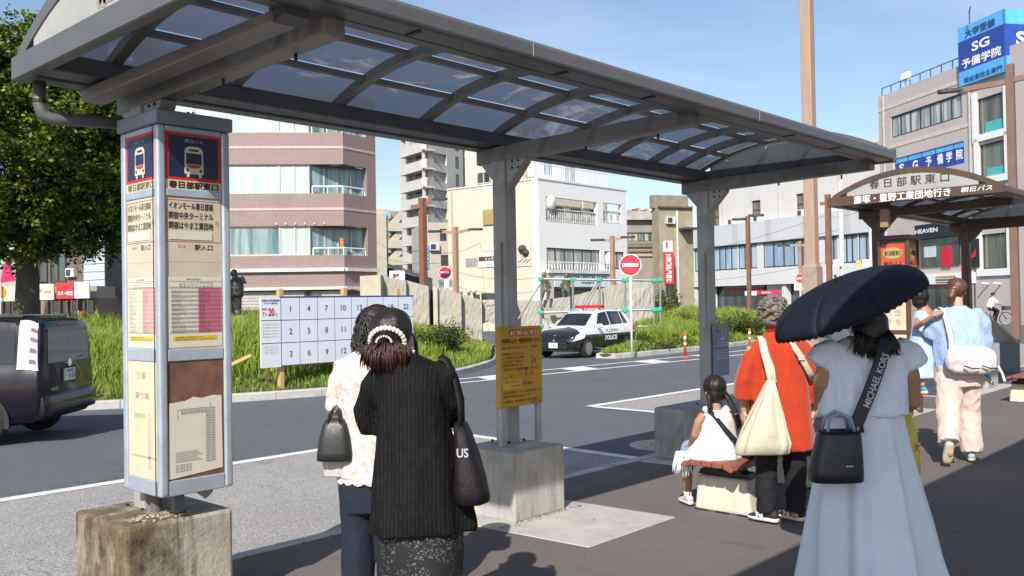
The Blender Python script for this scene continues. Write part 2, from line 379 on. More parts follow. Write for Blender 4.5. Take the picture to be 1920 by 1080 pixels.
# grass: many blades, uncountable
def grass_mat(name, a, b, tip):
    t = NT(name); at = t.n('ShaderNodeAttribute', attribute_name='shade'); at2 = t.n('ShaderNodeAttribute', attribute_name='tip')
    c = t.mix(at.outputs['Fac'], a, b); c = t.mix(t.math('MULTIPLY', at2.outputs['Fac'], .75), c, tip); t.col(c)
    t.set(Roughness=.55); t.b.inputs['Specular IOR Level'].default_value = .35
    tr = t.n('ShaderNodeBsdfTranslucent'); t.l(c, tr.inputs['Color']); ms = t.n('ShaderNodeMixShader'); ms.inputs['Fac'].default_value = .35
    t.l(t.b.outputs[0], ms.inputs[1]); t.l(tr.outputs[0], ms.inputs[2]); t.l(ms.outputs[0], t.o.inputs['Surface']); return t.m
m_grass = grass_mat('grass_blades', (.080, .150, .012), (.21, .335, .026), (.42, .46, .10))
def blades(name, label, X, Y, Z, H, Wd, lean, shade, mat, cat=None):
    n = len(X); th = RNG.uniform(0, 2*np.pi, n); ph = RNG.uniform(0, 2*np.pi, n)
    dx, dy = np.cos(th)*Wd, np.sin(th)*Wd; lx, ly = np.cos(ph)*lean*H, np.sin(ph)*lean*H
    V = np.empty((n, 5, 3)); base = np.stack([X, Y, Z], 1)
    V[:, 0] = base+np.stack([-dx, -dy, 0*X], 1); V[:, 1] = base+np.stack([dx, dy, 0*X], 1)
    mid = base+np.stack([lx*.35, ly*.35, H*.58], 1)
    V[:, 2] = mid+np.stack([dx, dy, 0*X], 1)*.75; V[:, 3] = mid-np.stack([dx, dy, 0*X], 1)*.75
    V[:, 4] = base+np.stack([lx, ly, H*(1-.35*lean)], 1)
    k = np.arange(n)*5
    loops = np.concatenate([np.stack([k, k+1, k+2, k+3], 1), ], 1)
    tri = np.stack([k+3, k+2, k+4], 1)
    me = bpy.data.meshes.new(name); me.vertices.add(n*5); me.vertices.foreach_set('co', V.reshape(-1))
    li = np.concatenate([loops, tri], 1).reshape(-1); me.loops.add(len(li)); me.loops.foreach_set('vertex_index', li.astype(np.int32))
    st = np.empty(2*n, np.int32); st[0::2] = np.arange(n)*7; st[1::2] = np.arange(n)*7+4
    me.polygons.add(2*n); me.polygons.foreach_set('loop_start', st)
    a = me.attributes.new('shade', 'FLOAT', 'POINT'); a.data.foreach_set('value', np.repeat(shade, 5).astype(np.float32))
    b = me.attributes.new('tip', 'FLOAT', 'POINT'); b.data.foreach_set('value', np.tile(np.array([0, 0, .35, .35, 1], np.float32), n))
    me.update(calc_edges=True); me.validate(); me.materials.append(mat)
    o = mesh_obj(name, me); tag(o, label, cat, kind='stuff'); return o
def vnoise(X, Y, s, seed):
    r = np.random.default_rng(seed); v = np.zeros(X.shape)
    for i in range(6):
        a = r.uniform(0, 6.28); k = s*r.uniform(.6, 2.2); v += np.sin((X*np.cos(a)+Y*np.sin(a))*k+r.uniform(0, 6.28))
    return v/6
def sow(poly, n, mound, hfun, seed, label, viewcut):
    P = np.array(poly); lo, hi = P.min(0), P.max(0)
    X = RNG.uniform(lo[0], hi[0], n*3); Y = RNG.uniform(lo[1], hi[1], n*3)
    ok = inside(poly, X, Y); X, Y = X[ok], Y[ok]; d = edge_dist(poly, X, Y)
    ok = (d > .2) & viewcut(X, Y, d); X, Y, d = X[ok], Y[ok], d[ok]
    prob = np.exp(-np.hypot(X, Y)/26)*1.9; ok = RNG.uniform(0, 1, len(X)) < prob; X, Y, d = X[ok][:n], Y[ok][:n], d[ok][:n]
    Z = mound(d, X, Y)-.05; N = vnoise(X, Y, 1.1, seed); N2 = vnoise(X, Y, 4.0, seed+1)
    H = hfun(d, X, Y)*(.75+.5*RNG.uniform(0, 1, len(X)))*(1+.45*N+.25*N2)
    sh = np.clip(.5+.6*N2+RNG.normal(0, .22, len(X)), 0, 1)
    D = np.hypot(X, Y)
    return blades('grass', label, X, Y, Z, np.maximum(H, .05), .004+.00042*D*RNG.uniform(.7, 1.3, len(X)), RNG.uniform(.1, .6, len(X)), sh, m_grass, None)
sow(ISL1, 70000, mound1, lambda d, X, Y: np.where(d < 1.1, .17, .34+.10*np.clip(d-1, 0, 3)), 5, 'long bright green grass covering the island with the statue', lambda X, Y, d: (d < 8.5))
sow(ISL2, 42000, mound2, lambda d, X, Y: np.where(d < 1.0, .16, .42+.06*np.clip(d-1, 0, 3)), 9, 'long bright green grass on the island behind the orange posts', lambda X, Y, d: (d < 5.5))
# tufts of weeds along the kerb line of island 2 are part of the grass mass
# the canopy of the station walk behind the camera: unseen, read from its shadow, slab narrowed for more skylight
m_canopy = M('canopy_steel', (.35, .34, .33), .5, .2)
can = thing('walkway_canopy', 'grey steel walkway canopy along the station side, casting the straight shade', 'canopy', (6, -1.6, 0))
box_part('roof_slab', m_canopy, can, -1.2, 34, -1.15, .70, 3.14, 3.30, bev=.02)
for x in (-.9, 4.4, 9.4, 14.4, 19.4, 24.4, 29.4):
    MB().tube([(x, -.95, 0), (x, -.95, 3.14)], .09, 12).build('post', m_canopy, can, smooth=False)
# ================================================================== bus shelters
YF, YR = 2.88, 4.95; YM = (YF+YR)/2; HW = (YR-YF)/2-.06
def metal_paint(name, c, stain):
    t = NT(name); v = t.coord((1, 1, 1)); g = t.noise(v, 1.8, 6, .6, .4); s = t.noise(t.coord((2, 2, .6)), 5, 6, .65)
    a = t.mix(t.ramp(g, .3, .7), tuple(x*.84 for x in c), tuple(x*1.12 for x in c)); a = t.mix(t.ramp(s, .55, .8, 0, .45), a, stain); t.col(a)
    t.set(Roughness=t.ramp(g, .3, .7, .36, .52), Metallic=.0); t.bump(t.noise(v, 240, 2), .08, .002); MATS[name] = t.m; return t.m
m_sh1 = metal_paint('shelter_dark_grey_paint', (.098, .098, .101), (.085, .072, .060)); m_sh1c = metal_paint('shelter_column_lifted_grey', (.34, .325, .30), (.26, .23, .19)); m_sh1b = metal_paint('shelter_beam_lifted_grey', (.20, .186, .170), (.13, .10, .075))  # column and beam greys lifted in colour to stand in for brightened shade
m_sh2 = metal_paint('shelter_brown_paint', (.085, .048, .030), (.16, .10, .06))
def pane_mat():
    t = NT('smoked_pane'); v = t.coord((1, 1, 1))
    d = t.ramp(t.noise(v, 1.9, 7, .6, 1.4),  .56, .68); d2 = t.math('MULTIPLY', d, t.ramp(t.noise(v, 60, 3, .7), .3, .62, .35, 1))
    tr = t.n('ShaderNodeBsdfTransparent'); tr.inputs['Color'].default_value = (.062, .088, .125, 1)
    t.col((.16, .20, .26)); t.set(Roughness=.10); t.b.inputs['Specular IOR Level'].default_value = .5
    tl = t.n('ShaderNodeBsdfTranslucent'); t.l(t.mix(d2, (.125, .155, .195), (.30, .335, .37)), tl.inputs['Color'])
    m1 = t.n('ShaderNodeMixShader'); m1.inputs[0].default_value = .12; t.l(tr.outputs[0], m1.inputs[1]); t.l(t.b.outputs[0], m1.inputs[2])
    m2 = t.n('ShaderNodeMixShader'); t.l(t.math('ADD', t.math('MULTIPLY', d2, .20), .45), m2.inputs[0]); t.l(m1.outputs[0], m2.inputs[1]); t.l(tl.outputs[0], m2.inputs[2]); t.l(m2.outputs[0], t.o.inputs['Surface']); return t.m
m_pane = pane_mat()
def gable_mat():
    t = NT('gable_panel'); v = t.coord((1, 1, 1)); g = t.noise(v, 3, 6, .6, .5)
    c = t.mix(t.ramp(g, .45, .75, 0, .5), (.62, .62, .57), (.40, .40, .37)); t.col(c); t.set(Roughness=.45)
    tl = t.n('ShaderNodeBsdfTranslucent'); t.l(c, tl.inputs['Color']); ms = t.n('ShaderNodeMixShader'); ms.inputs[0].default_value = .45
    t.l(t.b.outputs[0], ms.inputs[1]); t.l(tl.outputs[0], ms.inputs[2]); t.l(ms.outputs[0], t.o.inputs['Surface']); return t.m
m_gab = gable_mat()
m_dark = M('dark_gap', (.012, .012, .012), .6)
m_conc = None
def arch(y, rise=.235, z0=2.815): return z0+rise*(1-((y-YM)/HW)**2)
def ys_arch(n=15, a=None, b=None):
    a = YF+.06 if a is None else a; b = YR-.06 if b is None else b
    return [a+(b-a)*k/(n-1) for k in range(n)]
def shelter(name, label, X0, X1, cols, ribs, mat, mc=None, mbm=None):
    mc = mc or mat; mbm = mbm or mat
    S = thing(name, label, 'bus shelter', ((X0+X1)/2, 4.69, 0), 0)
    for xc in cols:
        c = MB().box(xc-.065, xc+.065, 4.625, 4.755, .0, 2.62).build('column', mc, S, bev=.012)
        for s_, y0 in ((-1, 4.625), (1, 4.755)):
            MB().prism([(xc-.045, y0, 2.62), (xc-.045, y0+s_*(.19 if s_ < 0 else .13), 2.62), (xc-.045, y0+s_*(.175 if s_ < 0 else .115), 2.585), (xc-.045, y0, 2.40 if s_ < 0 else 2.46)], (.09, 0, 0)).build('gusset', mc, c, bev=.004, seg=1)
        MB().box(xc-.085, xc-.0655, 4.66, 4.72, 1.25, 2.0).build('cover_plate', mc, c)
        MB().prism([(xc-.055, 4.93, 2.605), (xc-.055, 3.02, 2.65), (xc-.055, 3.02, 2.755), (xc-.055, 4.93, 2.725)], (.11, 0, 0)).build('beam', mbm, S, bev=.010)
    # gutters: profiles along X
    def rail(nm, prof, x0, x1): return MB().prism([(x0, y, z) for y, z in prof], (x1-x0, 0, 0)).build(nm, mat, S, bev=.006, seg=1)
    rail('front_gutter', [(YF, 2.722), (YF-.012, 2.735), (YF-.012, 2.80), (YF+.01, 2.82), (YF+.12, 2.82), (YF+.12, 2.72)], X0, X1)
    rail('front_track', [(YF+.125, 2.72), (YF+.125, 2.79), (YF+.20, 2.79), (YF+.20, 2.72)], X0+.05, X1-.05)
    rail('rear_gutter', [(YR, 2.715), (YR+.008, 2.73), (YR+.008, 2.82), (YR-.12, 2.82), (YR-.12, 2.715)], X0, X1)
    rail('rear_track', [(YR-.125, 2.728), (YR-.125, 2.835), (YR-.24, 2.835), (YR-.24, 2.742)], X0+.05, X1-.05)
    for i, xr in enumerate(ribs):
        yy = ys_arch(17, YF+.15, YR-.15); rg = [[(xr-.03, y, arch(y)-.055), (xr+.03, y, arch(y)-.055), (xr+.03, y, arch(y)+.0), (xr-.03, y, arch(y)+.0)] for y in yy]
        MB().loft(rg).build('rib', mbm, S)
    yp = [3.22, 3.62, 4.05, 4.47]
    for y in yp:
        z = arch(y); MB().box(X0+.06, X1-.06, y-.022, y+.022, z-.035, z-.004).build('purlin', mbm, S)
    xs = [X0+.03]+list(ribs)+[X1-.03]; yb = [YF+.10]+yp+[YR-.10]
    for i in range(len(xs)-1):
        if xs[i+1]-xs[i] < .12: continue
        for j in range(len(yb)-1):
            a, b = yb[j]+.004, yb[j+1]-.004
            P = [[(x, y, arch(y)+.006) for x in (xs[i]+.006, xs[i+1]-.006)] for y in ys_arch(6, a, b)]
            MB().grid(P).build('roof_pane', m_pane, S, fix=False)
    # gables
    for xg, sg in ((X0, -1), (X1, 1)):
        MB().box(xg-.035 if sg < 0 else xg-.03, xg+.03 if sg < 0 else xg+.035, YF-.014, YR+.010, 2.712, 2.832).build('fascia', mat, S, bev=.006, seg=1)
        yy = ys_arch(21); xa = xg+sg*.02
        ring = [(xa, y, arch(y, .27, 2.80)-.02) for y in yy]; base = [(xa, y, 2.828) for y in reversed(yy)]
        poly = [p for p in ring if p[2] > 2.84]; poly = poly+[(xa, poly[-1][1], 2.834), (xa, poly[0][1], 2.834)]
        g = MB().prism(poly, (-sg*.012, 0, 0)).build('gable_panel', m_gab, S)
        rg = [[(xg-.027, y, arch(y, .27, 2.80)-.02), (xg+.027, y, arch(y, .27, 2.80)-.02), (xg+.027, y, arch(y, .27, 2.80)+.05), (xg-.027, y, arch(y, .27, 2.80)+.05)] for y in yy]
        MB().loft(rg).build('gable_arch', mat, S)
        if sg < 0: S_g = g
    return S, S_g
S1, G1 = shelter('bus_shelter', 'grey arched bus shelter with smoked panes over the standing passengers', 1.70, 8.08, (2.24, 5.03, 7.97), (2.10, 2.80, 3.55, 4.30, 5.05, 5.80, 6.55, 7.15, 7.62), m_sh1, m_sh1c, m_sh1b)
# drain pipe and the lamp box of the near beam
MB().tube([(1.78, 4.90, 2.72), (1.78, 4.90, 2.60), (1.79, 4.895, 2.555), (1.83, 4.88, 2.53), (2.2, 4.74, 2.53)], .032, 12).build('drain_pipe', m_sh1, S1, smooth=True)
MB().tube([(1.78, 4.90, 2.61), (1.78, 4.90, 2.625)], .037, 12).build('pipe_joint', m_dark, S1)
MB().prism([(2.00, 4.93, 2.65), (2.00, 3.10, 2.675), (2.00, 3.10, 2.725), (2.00, 4.93, 2.72)], (.12, 0, 0)).build('lamp_box', m_sh1b, S1, bev=.006, seg=1)
MB().prism([(2.0, 3.095, 2.67), (2.0, 3.02, 2.69), (2.0, 3.02, 2.725), (2.0, 3.095, 2.725)], (.12, 0, 0)).build('lamp_end', M('lamp_end_grey', (.08, .08, .085), .4), S1)
MB().box(2.02, 2.05, 3.14, 3.16, 2.72, 2.9).build('hanger', m_sh1, S1)
S2, G2 = shelter('bus_shelter', 'brown arched bus shelter with a lettered gable behind the navy umbrella', 11.52, 16.75, (12.50, 16.4), (12.25, 13.0, 13.75, 14.5, 15.25, 16.0), m_sh2)
m_ink = M('black_ink', (.015, .017, .02), .6); m_white = M('white_paint', (.78, .78, .77), .5, var=.05); m_red = M('sign_red', (.55, .02, .025), .5, var=.08)
m_navy = M('sign_navy', (.012, .016, .055), .35, var=.1); m_redink = M('red_ink', (.42, .05, .05), .6); m_greyink = M('worn_grey_ink', (.30, .28, .24), .7)
NX, NY, PX_, PY_, PZ = (-1, 0, 0), (0, -1, 0), (1, 0, 0), (0, 1, 0), (0, 0, 1)
# writing on gable of shelter 2 (face to -X: letters run towards -Y)
letter('lettering', '春 日 部 駅 東 口', m_ink, S2, (11.50, 3.93, 2.955), NY, PZ, .95, .115, .002, .012)
letter('lettering', '藤塚・豊野工業団地行き', m_white, S2, (11.485, 4.02, 2.775), NY, PZ, 1.16, .10, .003, .02)
letter('lettering', '朝日バス', m_white, S2, (11.485, 3.15, 2.782), NY, PZ, .34, .06, .003, .015, shear=.25)
letter('lettering', '春 日 部 駅 東 口', m_ink, S2, (16.785, 3.93, 2.955), PY_, PZ, .95, .115, .002, .012)
# worn remains of lettering on gable of shelter 1
rnd = random.Random(3)
mbw = MB()
for k in range(16):
    y = 3.95-.045*k+rnd.uniform(-.01, .01); z = 2.875+rnd.uniform(-.012, .02); w_, h_ = rnd.uniform(.02, .05), rnd.uniform(.015, .04)
    ring = [(1.678, y+w_*math.cos(q)*rnd.uniform(.5, 1.2), z+h_*math.sin(q)*rnd.uniform(.5, 1.2)) for q in np.linspace(0, 2*math.pi, 9)[:-1]]
    mbw.add(ring, [tuple(range(8))])
mbw.build('worn_lettering', M('worn_patch', (.26, .24, .20), .8), S1, fix=False)
# ------------------------------------------------------------------ concrete bases
def stained_concrete(name, c, streak, dirty=0.0):
    t = NT(name); v = t.coord((1, 1, 1)); vs = t.coord((7, 7, .8))
    a = t.mix(t.ramp(t.noise(v, 4, 6), .3, .7), tuple(x*.8 for x in c), tuple(x*1.15 for x in c))
    a = t.mix(t.ramp(t.noise(vs, 3.2, 6, .62, .3), .50, .72, 0, streak), a, (.13, .115, .09))
    pit = t.noise(v, 90, 2, .6); a = t.mix(t.ramp(pit, .70, .76, 0, .8), a, (.10, .09, .08))
    if dirty:
        g = t.noise(t.coord((1, 1, .4)), 6.5, 9, .68, .1); sx = t.n('ShaderNodeSeparateXYZ'); t.l(v, sx.inputs[0])
        near = t.ramp(t.math('SUBTRACT', sx.outputs['X'], t.math('MULTIPLY', t.math('SUBTRACT', t.noise(vs, 4, 5), .5), .5)), -.02, .10, 1, 0)
        f = t.math('MULTIPLY', t.ramp(g, .30, .52), near)
        a = t.mix(f, a, t.mix(t.ramp(t.noise(v, 16, 6, .7), .35, .65), (.055, .040, .028), (.20, .15, .095)))
        gr = t.math('MULTIPLY', t.ramp(t.noise(vs, 6, 4), .5, .62), t.math('MULTIPLY', near, .5)); a = t.mix(gr, a, (.13, .13, .05))
    t.col(a); t.set(Roughness=.92); t.b.inputs['Specular IOR Level'].default_value = .25
    t.bump(t.math('ADD', t.noise(v, 40, 6, .7), t.math('MULTIPLY', t.noise(v, 9, 6, .7), 1.2 if dirty else .3)), .6 if dirty else .35, .012); MATS[name] = t.m; return t.m
m_blockA = stained_concrete('weathered_concrete', (.40, .36, .30), .35, 1.0)
m_block = stained_concrete('cast_concrete', (.42, .40, .355), .42)
m_blockb = stained_concrete('grey_concrete', (.31, .32, .31), .5)
def block(label, x0, x1, y0, y1, h, mat, bev=.018):
    o = MB().box(-(x1-x0)/2, (x1-x0)/2, -(y1-y0)/2, (y1-y0)/2, 0, h).build('concrete_base', mat, None, bev=bev, seg=2)
    o.location = ((x0+x1)/2, (y0+y1)/2, 0); return tag(o, label, 'concrete block')
BA = block('weathered flaking concrete block under the tall bus stop pillar', 1.925, 2.49, 4.285, 4.88, .505, m_blockA, .02)
# chipped edge stones and flakes lying on the weathered block
BF = MB(); rr = random.Random(5)
for k in range(46):
    x, y = rr.uniform(2.02, 2.30), rr.uniform(4.30, 4.46); s_ = rr.uniform(.008, .024); a = rr.uniform(0, 3.1)
    BF.obox((x, y, .508+rr.uniform(0, .005)), (s_*math.cos(a), s_*math.sin(a), rr.uniform(-.004, .004)), (-s_*.7*math.sin(a), s_*.7*math.cos(a), 0), (0, 0, .006))
fl = BF.build('paint_flakes', M('flake', (.42, .36, .24), .9, var=.3, scale=30), None); tag(fl, 'pale flakes lying on the weathered concrete block', None, kind='stuff')
block('concrete block with streaked front carrying the yellow notice board', 4.675, 5.225, 4.305, 4.86, .488, m_block, .014)
block('grey concrete block behind the red bench with the sitting girl', 7.44, 9.02, 4.62, 5.0, .50, m_blockb, .03)
block('concrete block under the brown shelter near the walking woman', 12.2, 12.8, 4.54, 5.0, .48, m_block)
block('concrete block at the far column of the brown shelter', 16.1, 16.7, 4.32, 4.86, .48, m_block)
# ------------------------------------------------------------------ bus stop pillar
m_alu = M('aluminium_frame', (.40, .45, .53), .38, .35, var=.12, scale=4, dirt=.35, dirtcol=(.22, .22, .22))
m_paper = M('aged_paper', (.52, .45, .34), .55, var=.10, scale=5, dirt=.25, dirtcol=(.34, .27, .17))
m_cream = M('cream_sheet', (.58, .49, .34), .5, var=.08); m_pale = M('pale_sheet', (.60, .55, .46), .55, var=.06)
m_brownp = M('brown_peeled_board', (.14, .065, .042), .8, var=.35, scale=9, bump=.7, bscale=26, dirt=.4, dirtcol=(.22, .13, .09))
m_pink = M('timetable_pink', (.44, .12, .17), .6, var=.05); m_yel = M('marker_yellow', (.60, .42, .02), .6, var=.05)
BP = thing('bus_stop_pillar', 'tall square bus stop pillar with navy bus emblem and timetables', 'bus stop', (2.26, 4.43, .505))
px0, px1, py0, py1, pz0, pz1 = 2.065, 2.455, 4.215, 4.62, .63, 2.50
MB().box(px0+.03, px1-.03, py0+.03, py1-.03, pz0+.01, pz1-.01).build('core', m_alu, BP)
MB().box(px0-.012, px1+.012, py0-.012, py1+.012, pz1-.055, pz1+.015).build('cap', M('cap_grey', (.20, .23, .27), .4, .3), BP, bev=.008)
for (cx, cy) in ((px0, py0), (px1, py0), (px0, py1), (px1, py1)):
    sx, sy = (1 if cx == px0 else -1), (1 if cy == py0 else -1)
    MB().box(min(cx, cx+sx*.045), max(cx, cx+sx*.045), min(cy, cy+sy*.045), max(cy, cy+sy*.045), pz0, pz1-.056).build('corner_post', m_alu, BP, bev=.014, seg=3)
MB().box(px0+.0015, px0-.002, py0+.046, py0+.050, pz0, pz1-.06).build('seam', m_dark, BP)
for z0, z1 in ((pz0, .705), (1.285, 1.345), (2.095, 2.135), (2.415, 2.443)):
    MB().box(px0+.046, px1-.046, py0+.006, py0+.03, z0, z1).build('cross_rail', m_alu, BP, bev=.004, seg=1)
    MB().box(px0+.006, px0+.03, py0+.046, py1-.046, z0, z1).build('cross_rail', m_alu, BP, bev=.004, seg=1)
    MB().box(px1-.03, px1-.006, py0+.046, py1-.046, z0, z1).build('cross_rail', m_alu, BP)
MB().tube([(2.19, 4.52, .48), (2.19, 4.52, .66)], .028, 12).build('leg', M('rusty_leg', (.16, .12, .10), .7, .3), BP)
MB().box(2.23, 2.28, 4.40, 4.45, .48, .65).build('leg', M('grey_leg', (.2, .2, .2), .6, .3), BP)
MB().prism([(2.30, 4.40, .63), (2.44, 4.40, .63), (2.44, 4.40, .58), (2.40, 4.40, .55)], (0, .01, 0)).build('foot_plate', m_pad, BP)
# faces: F(front -Y): u along +X ; L(left -X): u along -Y
class PFace:
    def __init__(s, o, ud, wid): s.o = np.array(o, float); s.u = np.array(ud, float); s.w = wid; s.n = np.cross(s.u, (0, 0, 1))
    def p(s, u, z, d=0.0): q = s.o+s.u*(u*s.w); return np.array([q[0], q[1], z])+s.n*d
    def rect(s, u0, u1, z0, z1, d, name, mat, parent, th=.002): 
        a = s.p(u0, z0, d); b = s.p(u1, z0, d); c = s.p(u1, z1, d); e = s.p(u0, z1, d)
        return MB().prism([a, b, c, e], -s.n*th).build(name, mat, parent, fix=True)
    def text(s, body, u0, u1, z0, z1, d, mat, parent, bold=.0, name='lettering', **k):
        return letter(name, body, mat, parent, s.p((u0+u1)/2, (z0+z1)/2, d), s.u, PZ, abs(u1-u0)*s.w, z1-z0, .0008, bold, **k)
FF = PFace((px0+.046, py0+.012, 0), (1, 0, 0), px1-px0-.092); LF = PFace((px0+.012, py1-.046, 0), (0, -1, 0), py1-py0-.092)
def disc_ring(face, uc, zc, ru, rz, d, n=20): return [face.p(uc+ru*math.cos(q), zc+rz*math.sin(q), d) for q in np.linspace(0, 2*math.pi, n+1)[:-1]]
for fc, side in ((FF, 'f'), (LF, 'l')):
    ink = m_ink if side == 'f' else M('faded_ink', (.16, .14, .10), .7)
    fc.rect(0, 1, 2.18, 2.415, .000, 'emblem_border', m_red, BP); fc.rect(.06, .94, 2.195, 2.40, .002, 'emblem', m_navy, BP)
    fc.text('朝日バス', .34, .66, 2.368, 2.386, .002, M('emblem_grey', (.35, .36, .40), .5), BP, .01)
    busm = M('bus_cream', (.55, .50, .38), .5)
    w_, zc = .165, 2.275
    ol = [(-1, .40), (-1.0, .8), (-.85, 1.0), (-.5, 1.12), (.5, 1.12), (.85, 1.0), (1.0, .8), (1.0, .4), (1.05, -.9), (.8, -.9), (.8, -1.15), (.5, -1.15), (.5, -.9), (-.5, -.9), (-.5, -1.15), (-.8, -1.15), (-.8, -.9), (-1.05, -.9)]
    MB().add([fc.p(.5+x*w_, zc+y*.068, .0035) for x, y in ol], [tuple(range(len(ol)))]).build('bus_emblem', busm, BP, fix=False)
    fc.rect(.5-w_*.84, .5+w_*.84, zc-.012, zc+.042, .0045, 'bus_window', m_navy, BP, .001)
    fc.rect(.5-w_*.5, .5+w_*.5, zc+.052, zc+.062, .0045, 'bus_window', m_navy, BP, .001)
    MB().add([fc.p(.5+w_*.8*math.cos(q), zc-.015+.018*math.sin(q), .0047) for q in np.linspace(math.pi, 2*math.pi, 12)], [tuple(range(12))]).build('bus_grille', m_redink, BP, fix=False)
    for sgn in (-1, 1): MB().add(disc_ring(fc, .5+sgn*w_*.72, zc-.043, .022, .008, .0047), [tuple(range(20))]).build('bus_lamp', m_navy, BP, fix=False)
    fc.rect(0, 1, 2.135, 2.179, .000, 'name_strip', m_cream, BP); fc.text('春日部駅東口', .06, .94, 2.139, 2.174, .000, ink, BP, .035)
    # destination board
    fc.rect(0, 1, 1.775, 2.094, .000, 'route_sheet', m_paper, BP)
    z = 2.035
    for ln in ('イオンモール春日部前', '関宿中央ターミナル', '関宿はやま工業団地'):
        fc.text(ln, .05, .84, z, z+.036, .000, ink, BP, .012); z -= .049
    fc.rect(.05, .82, 1.885, 1.925, .003, 'pasted_strip', m_pale, BP, .002)
    fc.text('行', .88, .955, 1.955, 1.985, .000, m_redink, BP)
    for (u0, u1, z0, z1) in ((.015, .985, 2.0785, 2.0815), (.015, .985, 1.8735, 1.8765), (.012, .020, 1.876, 2.079), (.980, .988, 1.876, 2.079)): fc.rect(u0, u1, z0, z1, .0009, 'red_outline', m_redink, BP, .0005)
    fc.text('次は', .20, .34, 1.843, 1.857, .000, m_redink, BP); fc.text('駅入口', .5, .82, 1.835, 1.862, .000, ink, BP, .01)
    # timetable
    fc.rect(0, 1, 1.346, 1.774, .000, 'timetable_backing', m_paper, BP); fc.rect(.02, .985, 1.352, 1.70, .002, 'timetable', m_pale, BP, .001)
    fc.text('発車予定時刻表', .34, .60, 1.684, 1.693, .002, ink, BP)
    fc.rect(.55, .97, 1.425, 1.645, .003, 'holiday_column', m_pink if side == 'f' else M('faded_pink', (.58, .34, .30), .6), BP, .0008)
    m_row = M('row_grey', (.34, .32, .29), .6) if side == 'f' else M('row_pale', (.55, .49, .36), .6)
    for k in range(10): fc.rect(.07, .55, 1.428+k*.0215, 1.4385+k*.0215, .003, 'table_row', m_row, BP, .0008)
    for k in range(10): fc.rect(.55, .97, 1.428+k*.0215, 1.4385+k*.0215, .0038, 'table_row', M('row_pink', (.36, .10, .14), .6) if side == 'f' else M('row_pink_pale', (.53, .28, .25), .6), BP, .0006)
    rg_ = random.Random(9)
    for k in range(19):
        z = 1.427+k*.0112; n_ = rg_.choice((3, 4, 4, 5, 5))
        fc.text(' '.join('%02d' % rg_.randint(0, 59) for _ in range(n_)), .08, .08+.045*n_, z, z+.0055, .0042, ink, BP)
        n_ = rg_.choice((2, 3, 4)); fc.text(' '.join('%02d' % rg_.randint(0, 59) for _ in range(n_)), .57, .57+.045*n_, z, z+.0055, .0046, ink, BP)
    for k, ln in enumerate(('イ オ ン モ ー ル 春 日 部 前', '関 宿 中 央 タ ー ミ ナ ル', '関 宿 は や ま 工 業 団 地')): fc.text(ln, .22, .82, 1.668-k*.0095, 1.674-k*.0095, .002, ink, BP)
    for zz in (1.679, 1.650, 1.645, 1.424): fc.rect(.04, .97, zz, zz+.0012, .0045, 'table_rule', ink, BP, .0004)
    fc.rect(.10, .88, 1.385, 1.408, .003, 'yellow_note', m_yel, BP, .0008); fc.text('お客様へのお知らせ', .14, .6, 1.398, 1.405, .0035, ink, BP); fc.text('時刻は変更になることがあります', .14, .84, 1.388, 1.395, .0035, ink, BP)
# lower panels
FF.rect(0, 1, .706, 1.284, .000, 'brown_board', m_brownp, BP)
mbp = MB(); tl_, tr_ = 1.085, 1.10
mbp.prism([FF.p(.0, .712, .003), FF.p(.965, .735, .003), FF.p(.955, 1.10, .003), FF.p(.80, 1.105, .003), FF.p(.60, 1.095, .003), FF.p(.45, 1.105, .003), FF.p(.30, 1.088, .003), FF.p(.02, 1.082, .003)], (0, .002, 0)); mbp.build('route_map', m_pale, BP)
m_blueink = M('blue_line', (.10, .16, .30), .6)
for k in range(24):
    z = .775+k*.0125
    if z < 1.045: FF.rect(.66, .73, z, z+.0095, .0036, 'stop_box', m_greyink, BP, .0004); FF.rect(.76, .83, z, z+.0095, .0036, 'stop_box', m_greyink, BP, .0004)
FF.rect(.742, .750, .77, 1.07, .0036, 'route_line', m_blueink, BP, .0004)
FF.rect(.16, .66, 1.045, 1.048, .0036, 'route_line', m_blueink, BP, .0004); FF.rect(.16, .168, 1.0, 1.047, .0036, 'route_line', m_blueink, BP, .0004)
for k in range(9): FF.rect(.22+k*.05, .26+k*.05, 1.022, 1.042, .0036, 'stop_box', m_greyink, BP, .0004)
for k in range(6): FF.rect(.12, .58-.04*(k % 3), .79+k*.009, .795+k*.009, .0036, 'table_row', m_greyink, BP, .0004)
for k in range(5): FF.text('朝日自動車 春日部', .12+.0*k, .40, .742+k*.008, .747+k*.008, .003, m_ink, BP)
LF.rect(0, 1, .706, 1.284, .000, 'stop_sheet', m_cream, BP)
LF.text('①番', .3, .62, 1.195, 1.232, .000, M('fade_grey', (.22, .20, .15), .7), BP); LF.text('乗り場', .24, .72, 1.095, 1.13, .000, MATS['fade_grey'], BP)
for k in range(24): LF.rect(.66, .76, .755+k*.0115, .763+k*.0115, .0008, 'stop_box', M('pale_box', (.40, .36, .28), .7), BP, .0004)
for k in range(8): LF.rect(.20+k*.05, .24+k*.05, 1.0, 1.025, .0008, 'stop_box', MATS['pale_box'], BP, .0004)
LF.rect(.10, .98, .806, .816, .0008, 'tape_mark', M('tape_brown', (.42, .33, .20), .7), BP, .0004)
